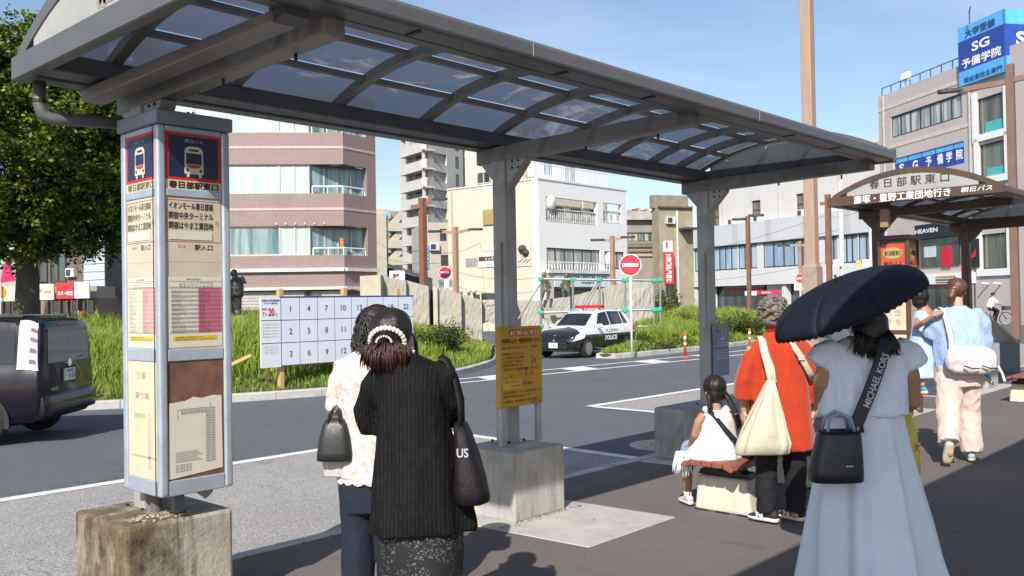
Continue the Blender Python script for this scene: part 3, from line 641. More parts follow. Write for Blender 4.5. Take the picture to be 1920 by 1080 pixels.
# ------------------------------------------------------------------ yellow notice on two posts
m_ny = M('notice_yellow', (.52, .27, .012), .45, var=.1, scale=6, dirt=.12, dirtcol=(.3, .16, .02))
m_nyp = M('notice_pale_yellow', (.62, .40, .04), .5, var=.05)
NB = thing('notice_board', 'yellow bus diversion notice board on two steel posts', 'notice board', (5.06, 4.56, .488))
ny = 4.545
MB().box(4.80, 5.27, ny, ny+.045, .775, 1.365).build('board', m_ny, NB, bev=.004, seg=1)
for xp in (4.835, 5.235): MB().box(xp-.022, xp+.022, ny+.004, ny+.040, .489, .775).build('post', M('post_steel', (.44, .44, .44), .45, .5), NB, bev=.003, seg=1)
NF = PFace((4.80, ny-.0015, 0), (1, 0, 0), .47); brn = M('notice_ink', (.045, .032, .012), .6); bred = M('notice_red', (.42, .03, .02), .6)
for k, ch in enumerate('お知らせ'):
    u = .22+k*.155; NF.rect(u, u+.115, 1.295, 1.345, .001, 'red_tile', bred, NB, .0008); NF.text(ch, u+.012, u+.103, 1.302, 1.338, .0012, m_white, NB, .01)
NF.text('発着所および一部経路変更について', .05, .95, 1.245, 1.278, .0004, brn, NB, .02); NF.rect(.05, .95, 1.238, 1.2395, .0006, 'rule', brn, NB, .0004)
NF.text('毎度ご乗車ありがとうございます。 （運行図）', .05, .88, 1.20, 1.222, .0004, brn, NB)
for k, ln in enumerate(('春日部夏まつりのため', '各バス路線の一部を迂回運', 'となりますので、経路および', '発着所の変更をいたします。', 'ご理解お願い申し上げます。')): NF.text(ln, .05, .55, 1.155-k*.028, 1.174-k*.028, .0004, brn, NB)
NF.text('記', .23, .29, .992, 1.014, .0004, brn, NB)
NF.rect(.04, .50, .905, .978, .0012, 'pale_patch', m_nyp, NB, .001)
NF.text('1. 期 日 7月12日(土)', .06, .47, .946, .970, .0014, bred, NB); NF.text('7月13日(日)', .24, .47, .914, .937, .0014, bred, NB); NF.text('始発〜最終便', .53, .75, .928, .95, .0004, brn, NB)
NF.text('2.迂回経路 春日部駅東口〜イオンモール春日部・関宿中央ターミナル', .05, .95, .872, .890, .0004, brn, NB); NF.text('3.発着所 春日部駅東口発着となります。', .05, .72, .843, .861, .0004, brn, NB)
NF.text('4.停留所 一宮交差点   匠大塚前', .05, .85, .805, .825, .0004, brn, NB); NF.text('朝日バス', .72, .96, .785, .803, .0004, brn, NB)
for (a, b) in (((.40, 1.045), (.92, 1.055)), ((.60, 1.05), (.60, .995)), ((.60, .998), (.74, 1.003)), ((.74, 1.0), (.74, 1.09)), ((.74, 1.09), (.86, 1.125)), ((.72, 1.14), (.86, 1.08))):
    pa, pb = NF.p(a[0], a[1], .001), NF.p(b[0], b[1], .001); MB().bar(pa, pb, .0025, .0025).build('map_line', bred if b[0] < .8 else brn, NB)
NF.rect(.56, .64, 1.04, 1.058, .0016, 'map_station', M('map_blue', (.08, .10, .2), .6), NB, .0008)
# small notice on column C
CN = thing('column_notice', 'small blue grey notice panel strapped to the far shelter column', 'notice', (7.97, 4.60, 1.0))
MB().box(7.905, 8.20, 4.585, 4.600, .78, 1.30).build('panel', M('notice_slate', (.16, .20, .26), .4), CN, bev=.003, seg=1)
CF = PFace((7.905, 4.5835, 0), (1, 0, 0), .295)
MB().add([CF.p(.24+.14*math.cos(q), 1.21+.03*math.sin(q), .001) for q in np.linspace(0, math.pi, 12)], [tuple(range(12))]).build('red_mark', m_redink, CN, fix=False)
CF.text('ご注意', .32, .70, 1.135, 1.16, .0005, m_white, CN, .01)
for k in range(7): CF.text('バス停付近での喫煙はご遠慮', .08, .92, 1.10-k*.026, 1.114-k*.026, .0005, m_redink if k == 2 else m_white, CN)
for k in range(4): CF.rect(.55+k*.1, .62+k*.1, 1.19+.01*(k % 2), 1.235, .001, 'picture_mark', m_redink if k % 2 else M('pic_grey', (.35, .4, .45), .5), CN, .0005)
# ------------------------------------------------------------------ benches
m_seat = M('bench_slat_red', (.24, .075, .048), .5, var=.12, scale=8, bump=.15, bscale=80); m_beige = M('bench_leg_beige', (.60, .56, .45), .6, var=.06, dirt=.2)
m_black = M('black_steel', (.018, .018, .02), .45)
def bench(label, x0, x1, y0, y1, z=.40):
    B = thing('bench', label, 'bench', ((x0+x1)/2, (y0+y1)/2, 0))
    n = 5; dy = (y1-y0)/n
    for k in range(n):
        ya, yb_ = y0+k*dy+.004, y0+(k+1)*dy-.004; hz = .012 if k in (0, n-1) else 0
        pr = [(x0, ya, z-.035-hz), (x0, ya, z-.004-hz*1.5), (x0, ya+.01, z-hz), (x0, yb_-.01, z-hz), (x0, yb_, z-.004-hz*1.5), (x0, yb_, z-.035-hz)]
        if k == 0: pr = [(x0, ya+.02, z-.06), (x0, ya, z-.045), (x0, ya+.02, z-.016), (x0, yb_-.01, z), (x0, yb_, z-.004), (x0, yb_, z-.035)]
        if k == n-1: pr = [(x0, ya, z-.035), (x0, ya, z-.004), (x0, ya+.01, z), (x0, yb_-.02, z-.016), (x0, yb_, z-.045), (x0, yb_-.02, z-.06)]
        MB().prism(pr, (x1-x0, 0, 0)).build('slat', m_seat, B, bev=.004, seg=2)
    ym = (y0+y1)/2
    for xl in (x0+.30, x1-.30):
        MB().prism([(xl-.085, ym-.23, 0), (xl-.085, ym+.23, 0), (xl-.085, ym+.20, .26), (xl-.085, ym-.20, .26)], (.17, 0, 0)).build('leg', m_beige, B, bev=.025, seg=3)
        for yy in (-.17, .0, .17): MB().box(xl-.09, xl+.09, ym+yy-.05, ym+yy+.05, -.001, .012).build('foot', m_black, B)
        MB().prism([(xl-.06, ym-.21, .262), (xl-.06, ym+.21, .262), (xl-.06, ym+.19, .30), (xl-.06, ym+.14, .30), (xl-.06, ym+.12, .335), (xl-.06, ym-.12, .335), (xl-.06, ym-.14, .30), (xl-.06, ym-.19, .30)], (.12, 0, 0)).build('bracket', m_black, B, bev=.008)
    MB().box(x0+.06, x1-.06, ym-.06, ym+.06, z-.065, z-.036).build('rail', m_black, B)
    return B
BENCH = bench('red slatted bench with beige legs under the sitting girl', 5.62, 7.4, 3.13, 3.56)
bench('red slatted bench beside the slanted map stand', 14.1, 15.9, 3.13, 3.56)
# slanted map stand by the brown shelter
MS = thing('map_stand', 'grey slanted map stand beside the far red bench', 'map stand', (19.2, 4.75, 0))
q0, q1 = gxy(1872, 17.4), gxy(1908, 17.4); dq = (q1-q0)/np.linalg.norm(q1-q0)
pn = np.array([FW[0], FW[1], 0]); pn /= np.linalg.norm(pn)
zz = lambda y_: CAMZ+(hor(1890)-y_)*17.4/1700
MB().prism([np.array([*q1[:2], 0]), np.array([*(q1+dq*.02)[:2], 0]), np.array([*(q1+dq*.02)[:2], zz(637)]), np.array([*q1[:2], zz(637)])], pn*.7).build('support', M('stand_grey', (.12, .14, .15), .4, .3), MS, bev=.006)
a0 = np.array([*gxy(1862, 17.4)[:2], zz(598)]); a1 = np.array([*q1[:2], zz(640)])
MB().prism([a0, a1, a1+np.array([0, 0, -.05]), a0+np.array([0, 0, -.03])], pn*.7).build('panel', M('stand_frame', (.34, .31, .29), .4, .2), MS, bev=.004)
MB().prism([a0+(a1-a0)*.06+np.array([0, 0, .002]), a0+(a1-a0)*.95+np.array([0, 0, .002]), a0+(a1-a0)*.95+np.array([0, 0, .006]), a0+(a1-a0)*.06+np.array([0, 0, .006])], pn*.68).build('map_sheet', M('map_blue_sheet', (.16, .32, .5), .3), MS)
# bus stop pillar of shelter 2
B2 = thing('bus_stop_pillar', 'brown framed bus stop pillar with orange top sign behind the navy umbrella', 'bus stop', (11.9, 4.3, 0))
bx0, bx1, by0, by1 = 12.02, 12.42, 4.12, 4.52
MB().box(bx0+.02, bx1-.02, by0+.02, by1-.02, .35, 2.28).build('core', m_sh2, B2)
for cx in (bx0, bx1-.04):
    for cy in (by0, by1-.04): MB().box(cx, cx+.04, cy, cy+.04, .0, 2.3).build('corner_post', m_sh2, B2, bev=.005, seg=1)
MB().box(bx0-.01, bx1+.01, by0-.01, by1+.01, 2.27, 2.33).build('cap', m_sh2, B2, bev=.005, seg=1)
L2 = PFace((bx0+.018, by1-.04, 0), (0, -1, 0), .30); F2 = PFace((bx0+.04, by0+.018, 0), (1, 0, 0), .30)
for fc in (L2, F2):
    fc.rect(0, 1, 1.92, 2.22, .0, 'top_sign', M('sign_orange_red', (.52, .07, .025), .45), B2)
    MB().add(disc_ring(fc, .5, 2.10, .42, .075, .003), [tuple(range(20))]).build('name_oval', M('oval_tan', (.42, .30, .10), .5), B2, fix=False)
    fc.text('春日部駅東口', .15, .85, 2.065, 2.13, .0035, m_ink, B2, .03); fc.text('朝日バス', .12, .88, 1.94, 1.99, .001, m_ink, B2, .02)
    for z0, z1 in ((1.10, 1.87), (.42, 1.04)): fc.rect(0, 1, z0, z1, .0, 'route_sheet', m_cream if fc is L2 else m_paper, B2)
    for k, ch in enumerate('豊野工業団地'): fc.text(ch, .56, .78, 1.74-k*.115, 1.82-k*.115, .001, m_greyink, B2, .01)
    for k, ch in enumerate('藤塚経由行き'): fc.text(ch, .20, .38, 1.75-k*.115, 1.82-k*.115, .001, m_greyink, B2, .01)
# hanging lamp box under shelter 2
MB().box(11.75, 11.85, 4.28, 4.38, 2.42, 2.66).build('hanging_lamp', M('lamp_tan', (.30, .19, .08), .5), S2, bev=.006, seg=1)

# bolts, base plates and joints of the shelters
for S_, cols_, mt_ in ((S1, (2.24, 5.03, 7.97), m_sh1c), (S2, (12.5, 16.4), m_sh2)):
    for xc in cols_:
        for yy in (4.50, 4.56):
            for zz_ in (2.55, 2.60): MB().lathe([(.009, -.052), (.009, -.044)], (xc, yy, zz_), 6, 'x').build('bolt', m_dark, S_)
        for yy in (3.3, 3.9, 4.45): MB().lathe([(.008, 2.60), (.008, 2.635)], (xc, yy, 0), 6).build('bolt', m_dark, S_)
        zb_ = .49 if S_ is S1 else .48; pl = MB().box(xc-.10, xc+.10, 4.59, 4.79, zb_, zb_+.008).build('base_plate', mt_, S_)
        for sx_ in (-1, 1):
            for sy_ in (-1, 1): MB().lathe([(.010, zb_+.008), (.010, zb_+.024)], (xc+sx_*.085, 4.69+sy_*.085, 0), 6).build('bolt', m_dark, pl)
for xj in (3.30, 5.60): MB().box(xj-.002, xj+.002, YF-.0145, YF-.012, 2.735, 2.80).build('joint', M('joint_light', (.3, .28, .26), .6), S1)
for xj in (2.6, 3.6, 4.4, 6.2, 7.0): MB().box(xj-.012, xj+.012, YF+.02, YF+.11, 2.716, 2.7195).build('clip', m_dark, S1)
# grit along the kerb and round the concrete bases
rr = random.Random(12); GM = MB()
for k in range(520):
    q = rr.random()
    if q < .5: x, y = rr.uniform(2.6, 10), 5.04-abs(rr.gauss(0, .05))
    elif q < .8: x, y = rr.uniform(4.5, 5.4), 4.30-abs(rr.gauss(0, .03))
    else: x, y = rr.uniform(3, 9), rr.uniform(2.4, 4.9)
    s_ = rr.uniform(.003, .009); GM.ball((x, y, s_*.4+.003), (s_, s_*rr.uniform(.6, 1), s_*.6), 5, 3)
g_ = GM.build('grit', M('grit_stone', (.16, .14, .12), .9, var=.4, scale=40), None); tag(g_, 'fine grit lying along the kerb and concrete bases', None, kind='stuff')
# ================================================================== buildings
class Wall:
    def __init__(s, pa, da, pb, db, z0=-.3):
        s.A = gxy(pa, da, z0); s.B = gxy(pb, db, z0); d = s.B-s.A; s.L = np.linalg.norm(d); s.d = d/s.L; s.z0 = z0
        n = np.array([s.d[1], -s.d[0], 0]); s.n = n if n@(CAM-s.A) > 0 else -n
    @classmethod
    def pts(c, A, B):
        w = c.__new__(c); w.A, w.B = np.array(A, float), np.array(B, float); d = w.B-w.A; d[2] = 0; w.L = np.linalg.norm(d); w.d = d/w.L; w.z0 = A[2]
        n = np.array([w.d[1], -w.d[0], 0]); w.n = n if n@(CAM-w.A) > 0 else -n; return w
    def uv(s, x, y, off=0.0):
        r = ray(x, y); t = ((s.A+s.n*off-CAM)@s.n)/(r@s.n); p = CAM+r*t; return (p-s.A)@s.d, p[2]
    def u(s, x): return s.uv(x, hor(x))[0]
    def z(s, x, y): return s.uv(x, y)[1]
    def p(s, u, z, o=0.0): q = s.A+s.d*u+s.n*o; return np.array([q[0], q[1], z])
    def bx(s, mb, u0, u1, z0, z1, o0, o1): return mb.obox(s.p((u0+u1)/2, (z0+z1)/2, (o0+o1)/2), s.d*(u1-u0), s.n*(o1-o0), (0, 0, z1-z0))
    def box(s, name, mat, parent, u0, u1, z0, z1, o0, o1, **k): return s.bx(MB(), u0, u1, z0, z1, o0, o1).build(name, mat, parent, **k)
    def pbox(s, name, mat, parent, x0, x1, yt, yb, o0, o1, **k):
        """pixel columns x0..x1, rows yt..yb read at the column x0"""
        return s.box(name, mat, parent, s.u(x0), s.u(x1), s.z(x0, yb), s.z(x0, yt), o0, o1, **k)
    def R4(s, x0, x1, yt, yb): return (s.u(x0), s.u(x1), s.z(x0, yb), s.z(x0, yt))
    def holes(s, name, mat, parent, u0, u1, z0, z1, H, th=.25):
        us = sorted({u0, u1, *[h[0] for h in H], *[h[1] for h in H]}); zs = sorted({z0, z1, *[h[2] for h in H], *[h[3] for h in H]})
        us = [u for u in us if u0 <= u <= u1]; zs = [z for z in zs if z0 <= z <= z1]; mb = MB()
        inh = lambda u, z: any(h[0] < u < h[1] and h[2] < z < h[3] for h in H)
        for j in range(len(zs)-1):
            run = None
            for i in range(len(us)):
                solid = i < len(us)-1 and not inh((us[i]+us[i+1])/2, (zs[j]+zs[j+1])/2)
                if solid and run is None: run = us[i]
                if not solid and run is not None: s.bx(mb, run, us[i], zs[j], zs[j+1], -th, 0); run = None
        return mb.build(name, mat, parent, fix=False)
    def window(s, parent, r, glass, frame, nv=2, rec=.12, fw=.06, hb=None, name='window'):
        u0, u1, z0, z1 = r
        w = s.box(name, glass, parent, u0, u1, z0, z1, -rec-.03, -rec)
        mb = MB()
        for k in range(nv+1):
            u = u0+(u1-u0)*k/nv; s.bx(mb, max(u0, u-fw/2), min(u1, u+fw/2), z0, z1, -rec+.002, -rec+.05)
        for z in [z0+fw/2, z1-fw/2]+([z0+(z1-z0)*hb] if hb else []): s.bx(mb, u0, u1, z-fw/2, z+fw/2, -rec+.004, -rec+.045)
        mb.build('frame', frame, w, fix=False); return w
    def text(s, body, mat, parent, x0, x1, yt, yb, o=.03, bold=.0, name='lettering', **k):
        u0, u1, z0, z1 = s.R4(x0, x1, yt, yb); xd = s.d if (s.d@RT) > 0 else -s.d
        return letter(name, body, mat, parent, s.p((u0+u1)/2, (z0+z1)/2, o), xd, PZ, abs(u1-u0), z1-z0, .004, bold, **k)
def glass_mat(name, c, curtain, amount=.5, scale=1.6):
    t = NT(name); v = t.coord((1, 1, 1)); n1 = t.noise(t.coord((1.6, 1.6, .12)), scale, 3, .5, .2)
    t.col(t.mix(t.ramp(n1, .42, .58, 0, amount), c, curtain)); t.set(Roughness=.06); t.b.inputs['Specular IOR Level'].default_value = .9
    t.bump(t.noise(v, .8, 2), .05, .05); MATS[name] = t.m; return t.m
g_dark = glass_mat('glass_dark', (.03, .04, .045), (.12, .13, .13)); g_teal = glass_mat('glass_teal', (.09, .17, .19), (.30, .40, .40), .8)
g_pale = glass_mat('glass_curtain', (.38, .47, .46), (.50, .56, .54), .8); g_blue = glass_mat('glass_blind', (.20, .30, .42), (.34, .46, .58), .9, 1.0)
m_frw = M('frame_grey', (.45, .44, .42), .5); m_frd = M('frame_dark', (.05, .05, .055), .5)
def tile_mat(name, c, mortar, sx, sz, var=.08, dirt=.25):
    t = NT(name); tc_ = t.n('ShaderNodeTexCoord'); cm = t.n('ShaderNodeSeparateXYZ'); t.l(tc_.outputs['Object'], cm.inputs[0])
    h = t.n('ShaderNodeVectorMath', operation='DOT_PRODUCT'); t.l(tc_.outputs['Object'], h.inputs[0]); h.inputs[1].default_value = (.8, -.6, 0)
    cb = t.n('ShaderNodeCombineXYZ'); t.l(h.outputs['Value'], cb.inputs['X']); t.l(cm.outputs['Z'], cb.inputs['Y'])
    b = t.n('ShaderNodeTexBrick', offset=.0); t.l(cb.outputs[0], b.inputs['Vector'])
    b.inputs['Scale'].default_value = 1; b.inputs['Brick Width'].default_value = sx; b.inputs['Row Height'].default_value = sz; b.inputs['Mortar Size'].default_value = min(sx, sz)*.09
    b.inputs['Color1'].default_value = (*[x*(1-var) for x in c], 1); b.inputs['Color2'].default_value = (*[min(1, x*(1+var)) for x in c], 1); b.inputs['Mortar'].default_value = (*mortar, 1)
    v = t.coord((1, 1, .35)); a = t.mix(t.ramp(t.noise(v, .7, 6, .6, .4), .45, .8, 0, dirt), b.outputs['Color'], tuple(x*.6 for x in c)); t.col(a); t.set(Roughness=.6); MATS[name] = t.m; return t.m
m_pinkt = tile_mat('pink_tile', (.265, .190, .172), (.21, .152, .138), .30, .09, .06)
m_ledge = M('white_ledge', (.62, .60, .57), .6, dirt=.3); m_railw = M('rail_white', (.72, .74, .75), .4)
# ---- pink office block
W1 = Wall(186, 51.4, 647, 52.6); W2 = Wall(647, 52.6, 708, 55.1)
PB = thing('office_building', 'pink tiled office block with long window bands and white balcony rails', 'building', W1.p(W1.L/2, -.3))
ztop = 14.0; core = MB(); fp = [W1.p(.02, -.3, -2.2), W1.p(W1.L-.6, -.3, -2.2), W2.p(W2.L, -.3, -1.6), W2.p(W2.L, -.3, -12), W1.p(.02, -.3, -12)]
core.prism(fp, (0, 0, ztop+.2)).build('core', m_pinkt, PB)
rows = [(308.5, 363.5), (425, 480.5), (192, 248.5)]
H1 = []; H2 = []
for yt, yb in rows:
    r = W1.R4(427, 647, yt, yb); H1.append((W1.u(240), W1.L, r[2], r[3])); q = W2.R4(647, 691, yt, yb); H2.append((0, q[1], r[2], r[3]))
W1.holes('wall', m_pinkt, PB, 0, W1.L, W1.z(427, 545), ztop, H1, .3); W2.holes('wall', m_pinkt, PB, 0, W2.L, W1.z(427, 545), ztop, H2, .3)
for k, (yt, yb) in enumerate(rows):
    z0, z1 = H1[k][2], H1[k][3]; ub = W1.u(583)
    xs_ = [(240, 427, 3), (427, 526, 1), (526, 554, 1), (554, 583, 1)]
    for (a, b, nv) in xs_:
        gl = g_teal if (k == 1 and a == 427) else g_pale
        W1.window(PB, (W1.u(a), W1.u(b), z0, z1), gl, m_frw, nv, .15, .09)
    # recessed balcony: glass along a line behind
    Wb = Wall.pts(W1.p(ub, z0, -.3), W1.p(W1.L+1.0, z0, -2.0))
    Wb.window(PB, (0, Wb.L, z0, z1), g_teal, m_frw, 4, .0, .10, name='balcony_window')
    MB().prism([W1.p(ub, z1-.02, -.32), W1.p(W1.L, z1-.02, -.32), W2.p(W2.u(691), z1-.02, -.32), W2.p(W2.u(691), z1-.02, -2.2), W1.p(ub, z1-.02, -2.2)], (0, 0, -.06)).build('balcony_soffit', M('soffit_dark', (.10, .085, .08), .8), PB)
    rl = thing_rail = None
    P0, P1, P2 = W1.p(W1.u(588), z0, -.12), W1.p(W1.L-.05, z0, -.12), W2.p(W2.u(690), z0, -.12)
    hh = .42
    mbr = MB().tube([P0+np.array([0, 0, hh]), P1+np.array([0, 0, hh]), P2+np.array([0, 0, hh])], .045, 6); rail = mbr.build('balcony_rail', m_railw, PB)
    for q in (P0, P1*.5+P0*.5, P1, P2): MB().tube([q, q+np.array([0, 0, hh])], .035, 6).build('rail_post', m_railw, rail)
for y in (276.5, 393):
    for w_, a, b in ((W1, 190, 647), (W2, 647, 707)):
        w_.box('string_course', M('stripe_pale', (.46, .38, .35), .6), PB, w_.u(a), w_.u(b), W1.z(427, y+2.2), W1.z(427, y-2.2), .002, .03)
for y, hh, o in ((508, 3.2, .22), (543, 2.6, .15)):
    for w_, a, b in ((W1, 190, 647), (W2, 647, 708)): w_.box('ledge', m_ledge, PB, w_.u(a), w_.u(b), W1.z(427, y+hh), W1.z(427, y-hh), .004, o)
m_shut = M('roller_shutter', (.40, .37, .32), .5, var=.08)
for a, b in ((440, 525), (527, 570), (602, 640)):
    zt, zb = W1.z(427, 548), -.2; sh = W1.box('roller_shutter', m_shut, PB, W1.u(a), W1.u(b), zb, zt, -.22, -.20)
    n = 14
    for i in range(n): W1.box('slat', m_shut, sh, W1.u(a), W1.u(b), zb+(zt-zb)*i/n+.02, zb+(zt-zb)*(i+1)/n-.03, -.198, -.17)
W1.box('shop_front', g_dark, PB, W1.u(570), W1.u(602), -.2, W1.z(427, 548), -.2, -.15); W2.box('shop_front', M('brown_front', (.10, .06, .05), .5), PB, 0, W2.L, -.2, W1.z(427, 548), -.2, -.15)
W1.window(PB, W1.R4(208, 226, 441, 493), g_pale, m_frw, 2, -.04, .08)
W1.box('orange_plate', M('orange_plate', (.5, .16, .03), .5), PB, W1.L-.3, W1.L-.1, W1.z(640, 462), W1.z(640, 445), -.6, -.5)
# ---- panelled annex, brown house and shop boards under the tree
WA = Wall(158, 47.5, 197, 47.0); AN = thing('panel_facade', 'pale blue grey panelled facade beside the pink office block', 'facade', WA.p(WA.L/2, -.3))
m_panel = M('panel_bluegrey', (.44, .50, .57), .4, .1, var=.08, dirt=.15)
z0, z1 = WA.z(158, 556), WA.z(158, 420); WA.box('backing', m_frd, AN, 0, WA.L, z0, z1, -3, -.03)
for k in range(9): WA.box('panel', m_panel, AN, .0, WA.L, z0+(z1-z0)*k/9+.02, z0+(z1-z0)*(k+1)/9-.015, -.028, .02)
for xx in (175, 181): WA.box('support', m_kerb, AN, WA.u(xx), WA.u(xx)+.18, -.3, z0-.01, -.6, -.3)
WB = Wall(60, 62, 160, 60); BB = thing('brown_house', 'brown and beige house behind the big tree', 'house', WB.p(WB.L/2, -.3))
WB.box('wall', M('house_beige', (.42, .30, .18), .8), BB, 0, WB.L, WB.z(60, 458), WB.z(60, 395), -8, 0); WB.box('wall', M('house_brown', (.13, .10, .085), .8), BB, 0, WB.L, -.3, WB.z(60, 459), -8, .05)
WB.window(BB, WB.R4(98, 127, 472, 530), g_dark, m_frd, 2, -.1, .1)
WB.window(BB, WB.R4(62, 92, 480, 530), g_dark, m_frd, 2, -.1, .1)
WS = Wall(-40, 44, 175, 44.5)
def board(label, x0, x1, yt, yb, mat, lets=(), wall=WS, name='shop_sign', th=.18, post=True):
    T = thing(name, label, 'sign', wall.p(wall.u((x0+x1)/2), -.3)); wall.pbox('panel', mat, T, x0, x1, yt, yb, -.0, th, bev=.02, seg=1)
    if post:
        for xx in (x0+(x1-x0)*.15, x1-(x1-x0)*.15): wall.box('post', m_frd, T, wall.u(xx)-.04, wall.u(xx)+.04, -.3, wall.z(x0, yb), .02, .10)
    for (tx, mt, a, b, c, d_) in lets: wall.text(tx, mt, T, a, b, c, d_, th+.01, .03)
    return T
SHB = thing('shop_row', 'low dark shop fronts beneath the coloured signs behind the tree', 'shop', WS.p(WS.L/2, -.3, -1))
WS.box('wall', M('shop_wall', (.20, .16, .14), .8), SHB, 0, WS.L, -.3, WS.z(0, 562), -6, -.6); WS.box('roof', M('shop_roof', (.3, .27, .24), .7), SHB, 0, WS.L, WS.z(0, 562)+.01, WS.z(0, 538), -6, -.5)
for a, b in ((-30, 10), (14, 60), (75, 105), (108, 140), (143, 168)): WS.box('shop_window', g_dark, SHB, WS.u(a), WS.u(b), 0, WS.z(0, 566), -.6, -.52)
m_orange = M('sign_orange', (.62, .26, .03), .5); m_sy = M('sign_cream', (.66, .60, .42), .5); m_sred = M('board_red', (.60, .02, .03), .45)
b1 = board('cream shop board with an orange disc beside the tree trunk', -20, 33, 538, 566, m_sy)
MB().add([WS.p(WS.u(5)+.28*math.cos(q), WS.z(5, 548)+.28*math.sin(q), .2) for q in np.linspace(0, 6.283, 21)[:-1]], [tuple(range(20))]).build('orange_disc', m_orange, b1, fix=False)
b2 = board('cream shop board with a small orange bar', 70, 104, 533, 563, m_sy, [('P', m_greyink, 74, 82, 542, 553)]); WS.pbox('orange_bar', m_orange, b2, 86, 99, 546, 549, .185, .2)
board('red shop board with white lettering', 108, 141, 530, 561, m_sred, [('スター眼鏡', m_white, 111, 139, 546, 554)])
board('plain white shop board next to the red one', 142, 170, 529, 560, m_white)
pb_ = thing('banner', 'magenta hanging banner at the shop row', 'banner', WS.p(WS.u(20), -.3)); m_mag = M('magenta_cloth', (.50, .015, .10), .7)
u0, u1, z0, z1 = WS.R4(8, 33, 492, 531); MB().prism([WS.p(u0, z0, .3), WS.p(u1+.1, z0+.1, .3), WS.p(u1-.3, z1, .3), WS.p(u0+.1, z1-.1, .3)], WS.n*.03).build('cloth', m_mag, pb_); WS.box('pole', m_frw, pb_, u0-.05, u0, -.3, z1+.2, .29, .34)
pr = thing('pennant', 'small red standing banner before the panelled facade', 'banner', WS.p(WS.u(154), -.3)); WS.pbox('cloth', m_sred, pr, 150, 158, 584, 602, .1, .12); WS.box('pole', m_frw, pr, WS.u(150)-.05, WS.u(150)-.01, -.3, WS.z(150, 582), .1, .13)
# ---- tall flats
WF1 = Wall(755, 141, 803, 134); WF2 = Wall(803, 134, 872, 143)
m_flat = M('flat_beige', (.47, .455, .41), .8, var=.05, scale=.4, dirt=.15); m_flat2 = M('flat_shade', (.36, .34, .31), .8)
FB = thing('apartment_tower', 'tall beige apartment tower with stacked balconies', 'building', WF1.p(WF1.L, -.3))
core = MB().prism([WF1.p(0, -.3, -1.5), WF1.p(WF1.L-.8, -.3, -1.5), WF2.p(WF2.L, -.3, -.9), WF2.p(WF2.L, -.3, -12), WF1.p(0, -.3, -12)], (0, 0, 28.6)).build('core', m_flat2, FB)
zf = lambda y: WF1.z(803, y)
mbc = MB()
for k in range(9):
    yb = 311+35.2*k-35.2
    z0, z1 = zf(yb+2), zf(yb-15)
    WF1.box('balcony', m_flat, FB, -.3, WF1.L, z0, z1, -.2, .0); WF2.box('balcony', m_flat, FB, 0, WF2.u(816), z0, z1, -.9, .0)
    WF1.box('balcony_floor', m_flat, FB, -.3, WF1.L, z0-.18, z0, -1.5, .02)
    WF1.box('balcony_door', g_dark, FB, WF1.u(768), WF1.u(778), z1, z1+1.2, -1.49, -1.44)
    WF1.box('column', m_flat, FB, WF1.u(794), WF1.u(797), z1, zf(yb-35.2+2), -.4, -.1); WF1.box('column', m_flat, FB, 0, .5, z1, zf(yb-35.2+2), -1.4, -.9)
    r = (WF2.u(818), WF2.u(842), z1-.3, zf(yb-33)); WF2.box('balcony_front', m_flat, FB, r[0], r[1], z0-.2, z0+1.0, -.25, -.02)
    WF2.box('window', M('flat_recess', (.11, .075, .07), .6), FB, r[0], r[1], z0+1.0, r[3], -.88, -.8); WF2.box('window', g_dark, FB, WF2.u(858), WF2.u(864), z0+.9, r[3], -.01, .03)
    WF2.box('window', g_dark, FB, WF2.u(823), WF2.u(830), z0+1.0, r[3]-.4, -.79, -.75)
for a, b in ((816, 818), (842, 872)): WF2.box('pier', m_flat, FB, WF2.u(a), WF2.u(b), -.3, 28.4, -.9, -.0)
# ---- stair tower block
WT = Wall(704, 118, 762, 120); ST = thing('stair_block', 'beige block with zigzag outside stairs between pink offices and tower', 'building', WT.p(WT.L/2, -.3))
m_stair = M('stair_beige', (.46, .42, .33), .8, var=.08, dirt=.2); WT.box('core', M('stair_back', (.30, .28, .23), .8), ST, 0, WT.L, -.3, WT.z(704, 392), -9, -1.2)
WT.box('parapet', m_stair, ST, 0, WT.u(735), WT.z(704, 470), WT.z(704, 390), -1.19, -.6)
for k in range(4):
    y = 425+32*k; WT.pbox('landing', m_stair, ST, 731, 757, y-8, y+8, -1.0, 0)
    a, b = WT.p(WT.u(733), WT.z(733, y+10), -.5), WT.p(WT.u(757), WT.z(757, y-14), -.5); MB().prism([a, b, b+np.array([0, 0, 1.2]), a+np.array([0, 0, 1.2])], WT.n*.15).build('stair_flight', m_stair, ST)
    WT.pbox('door', M('door_blue', (.3, .42, .45), .5), ST, 726, 738, y-30, y-16, -.59, -.5); WT.pbox('wall', m_stair, ST, 708, 727, y-26, y+6, -.6, -.1)
for k in range(9): WT.box('roof_rail', m_railw, ST, WT.L*k/9, WT.L*k/9+.05, WT.z(704, 392), WT.z(704, 379), -1.4, -1.35)
for z in (WT.z(704, 379), WT.z(704, 385)): WT.box('roof_rail', m_railw, ST, 0, WT.L, z, z+.06, -1.4, -1.35)
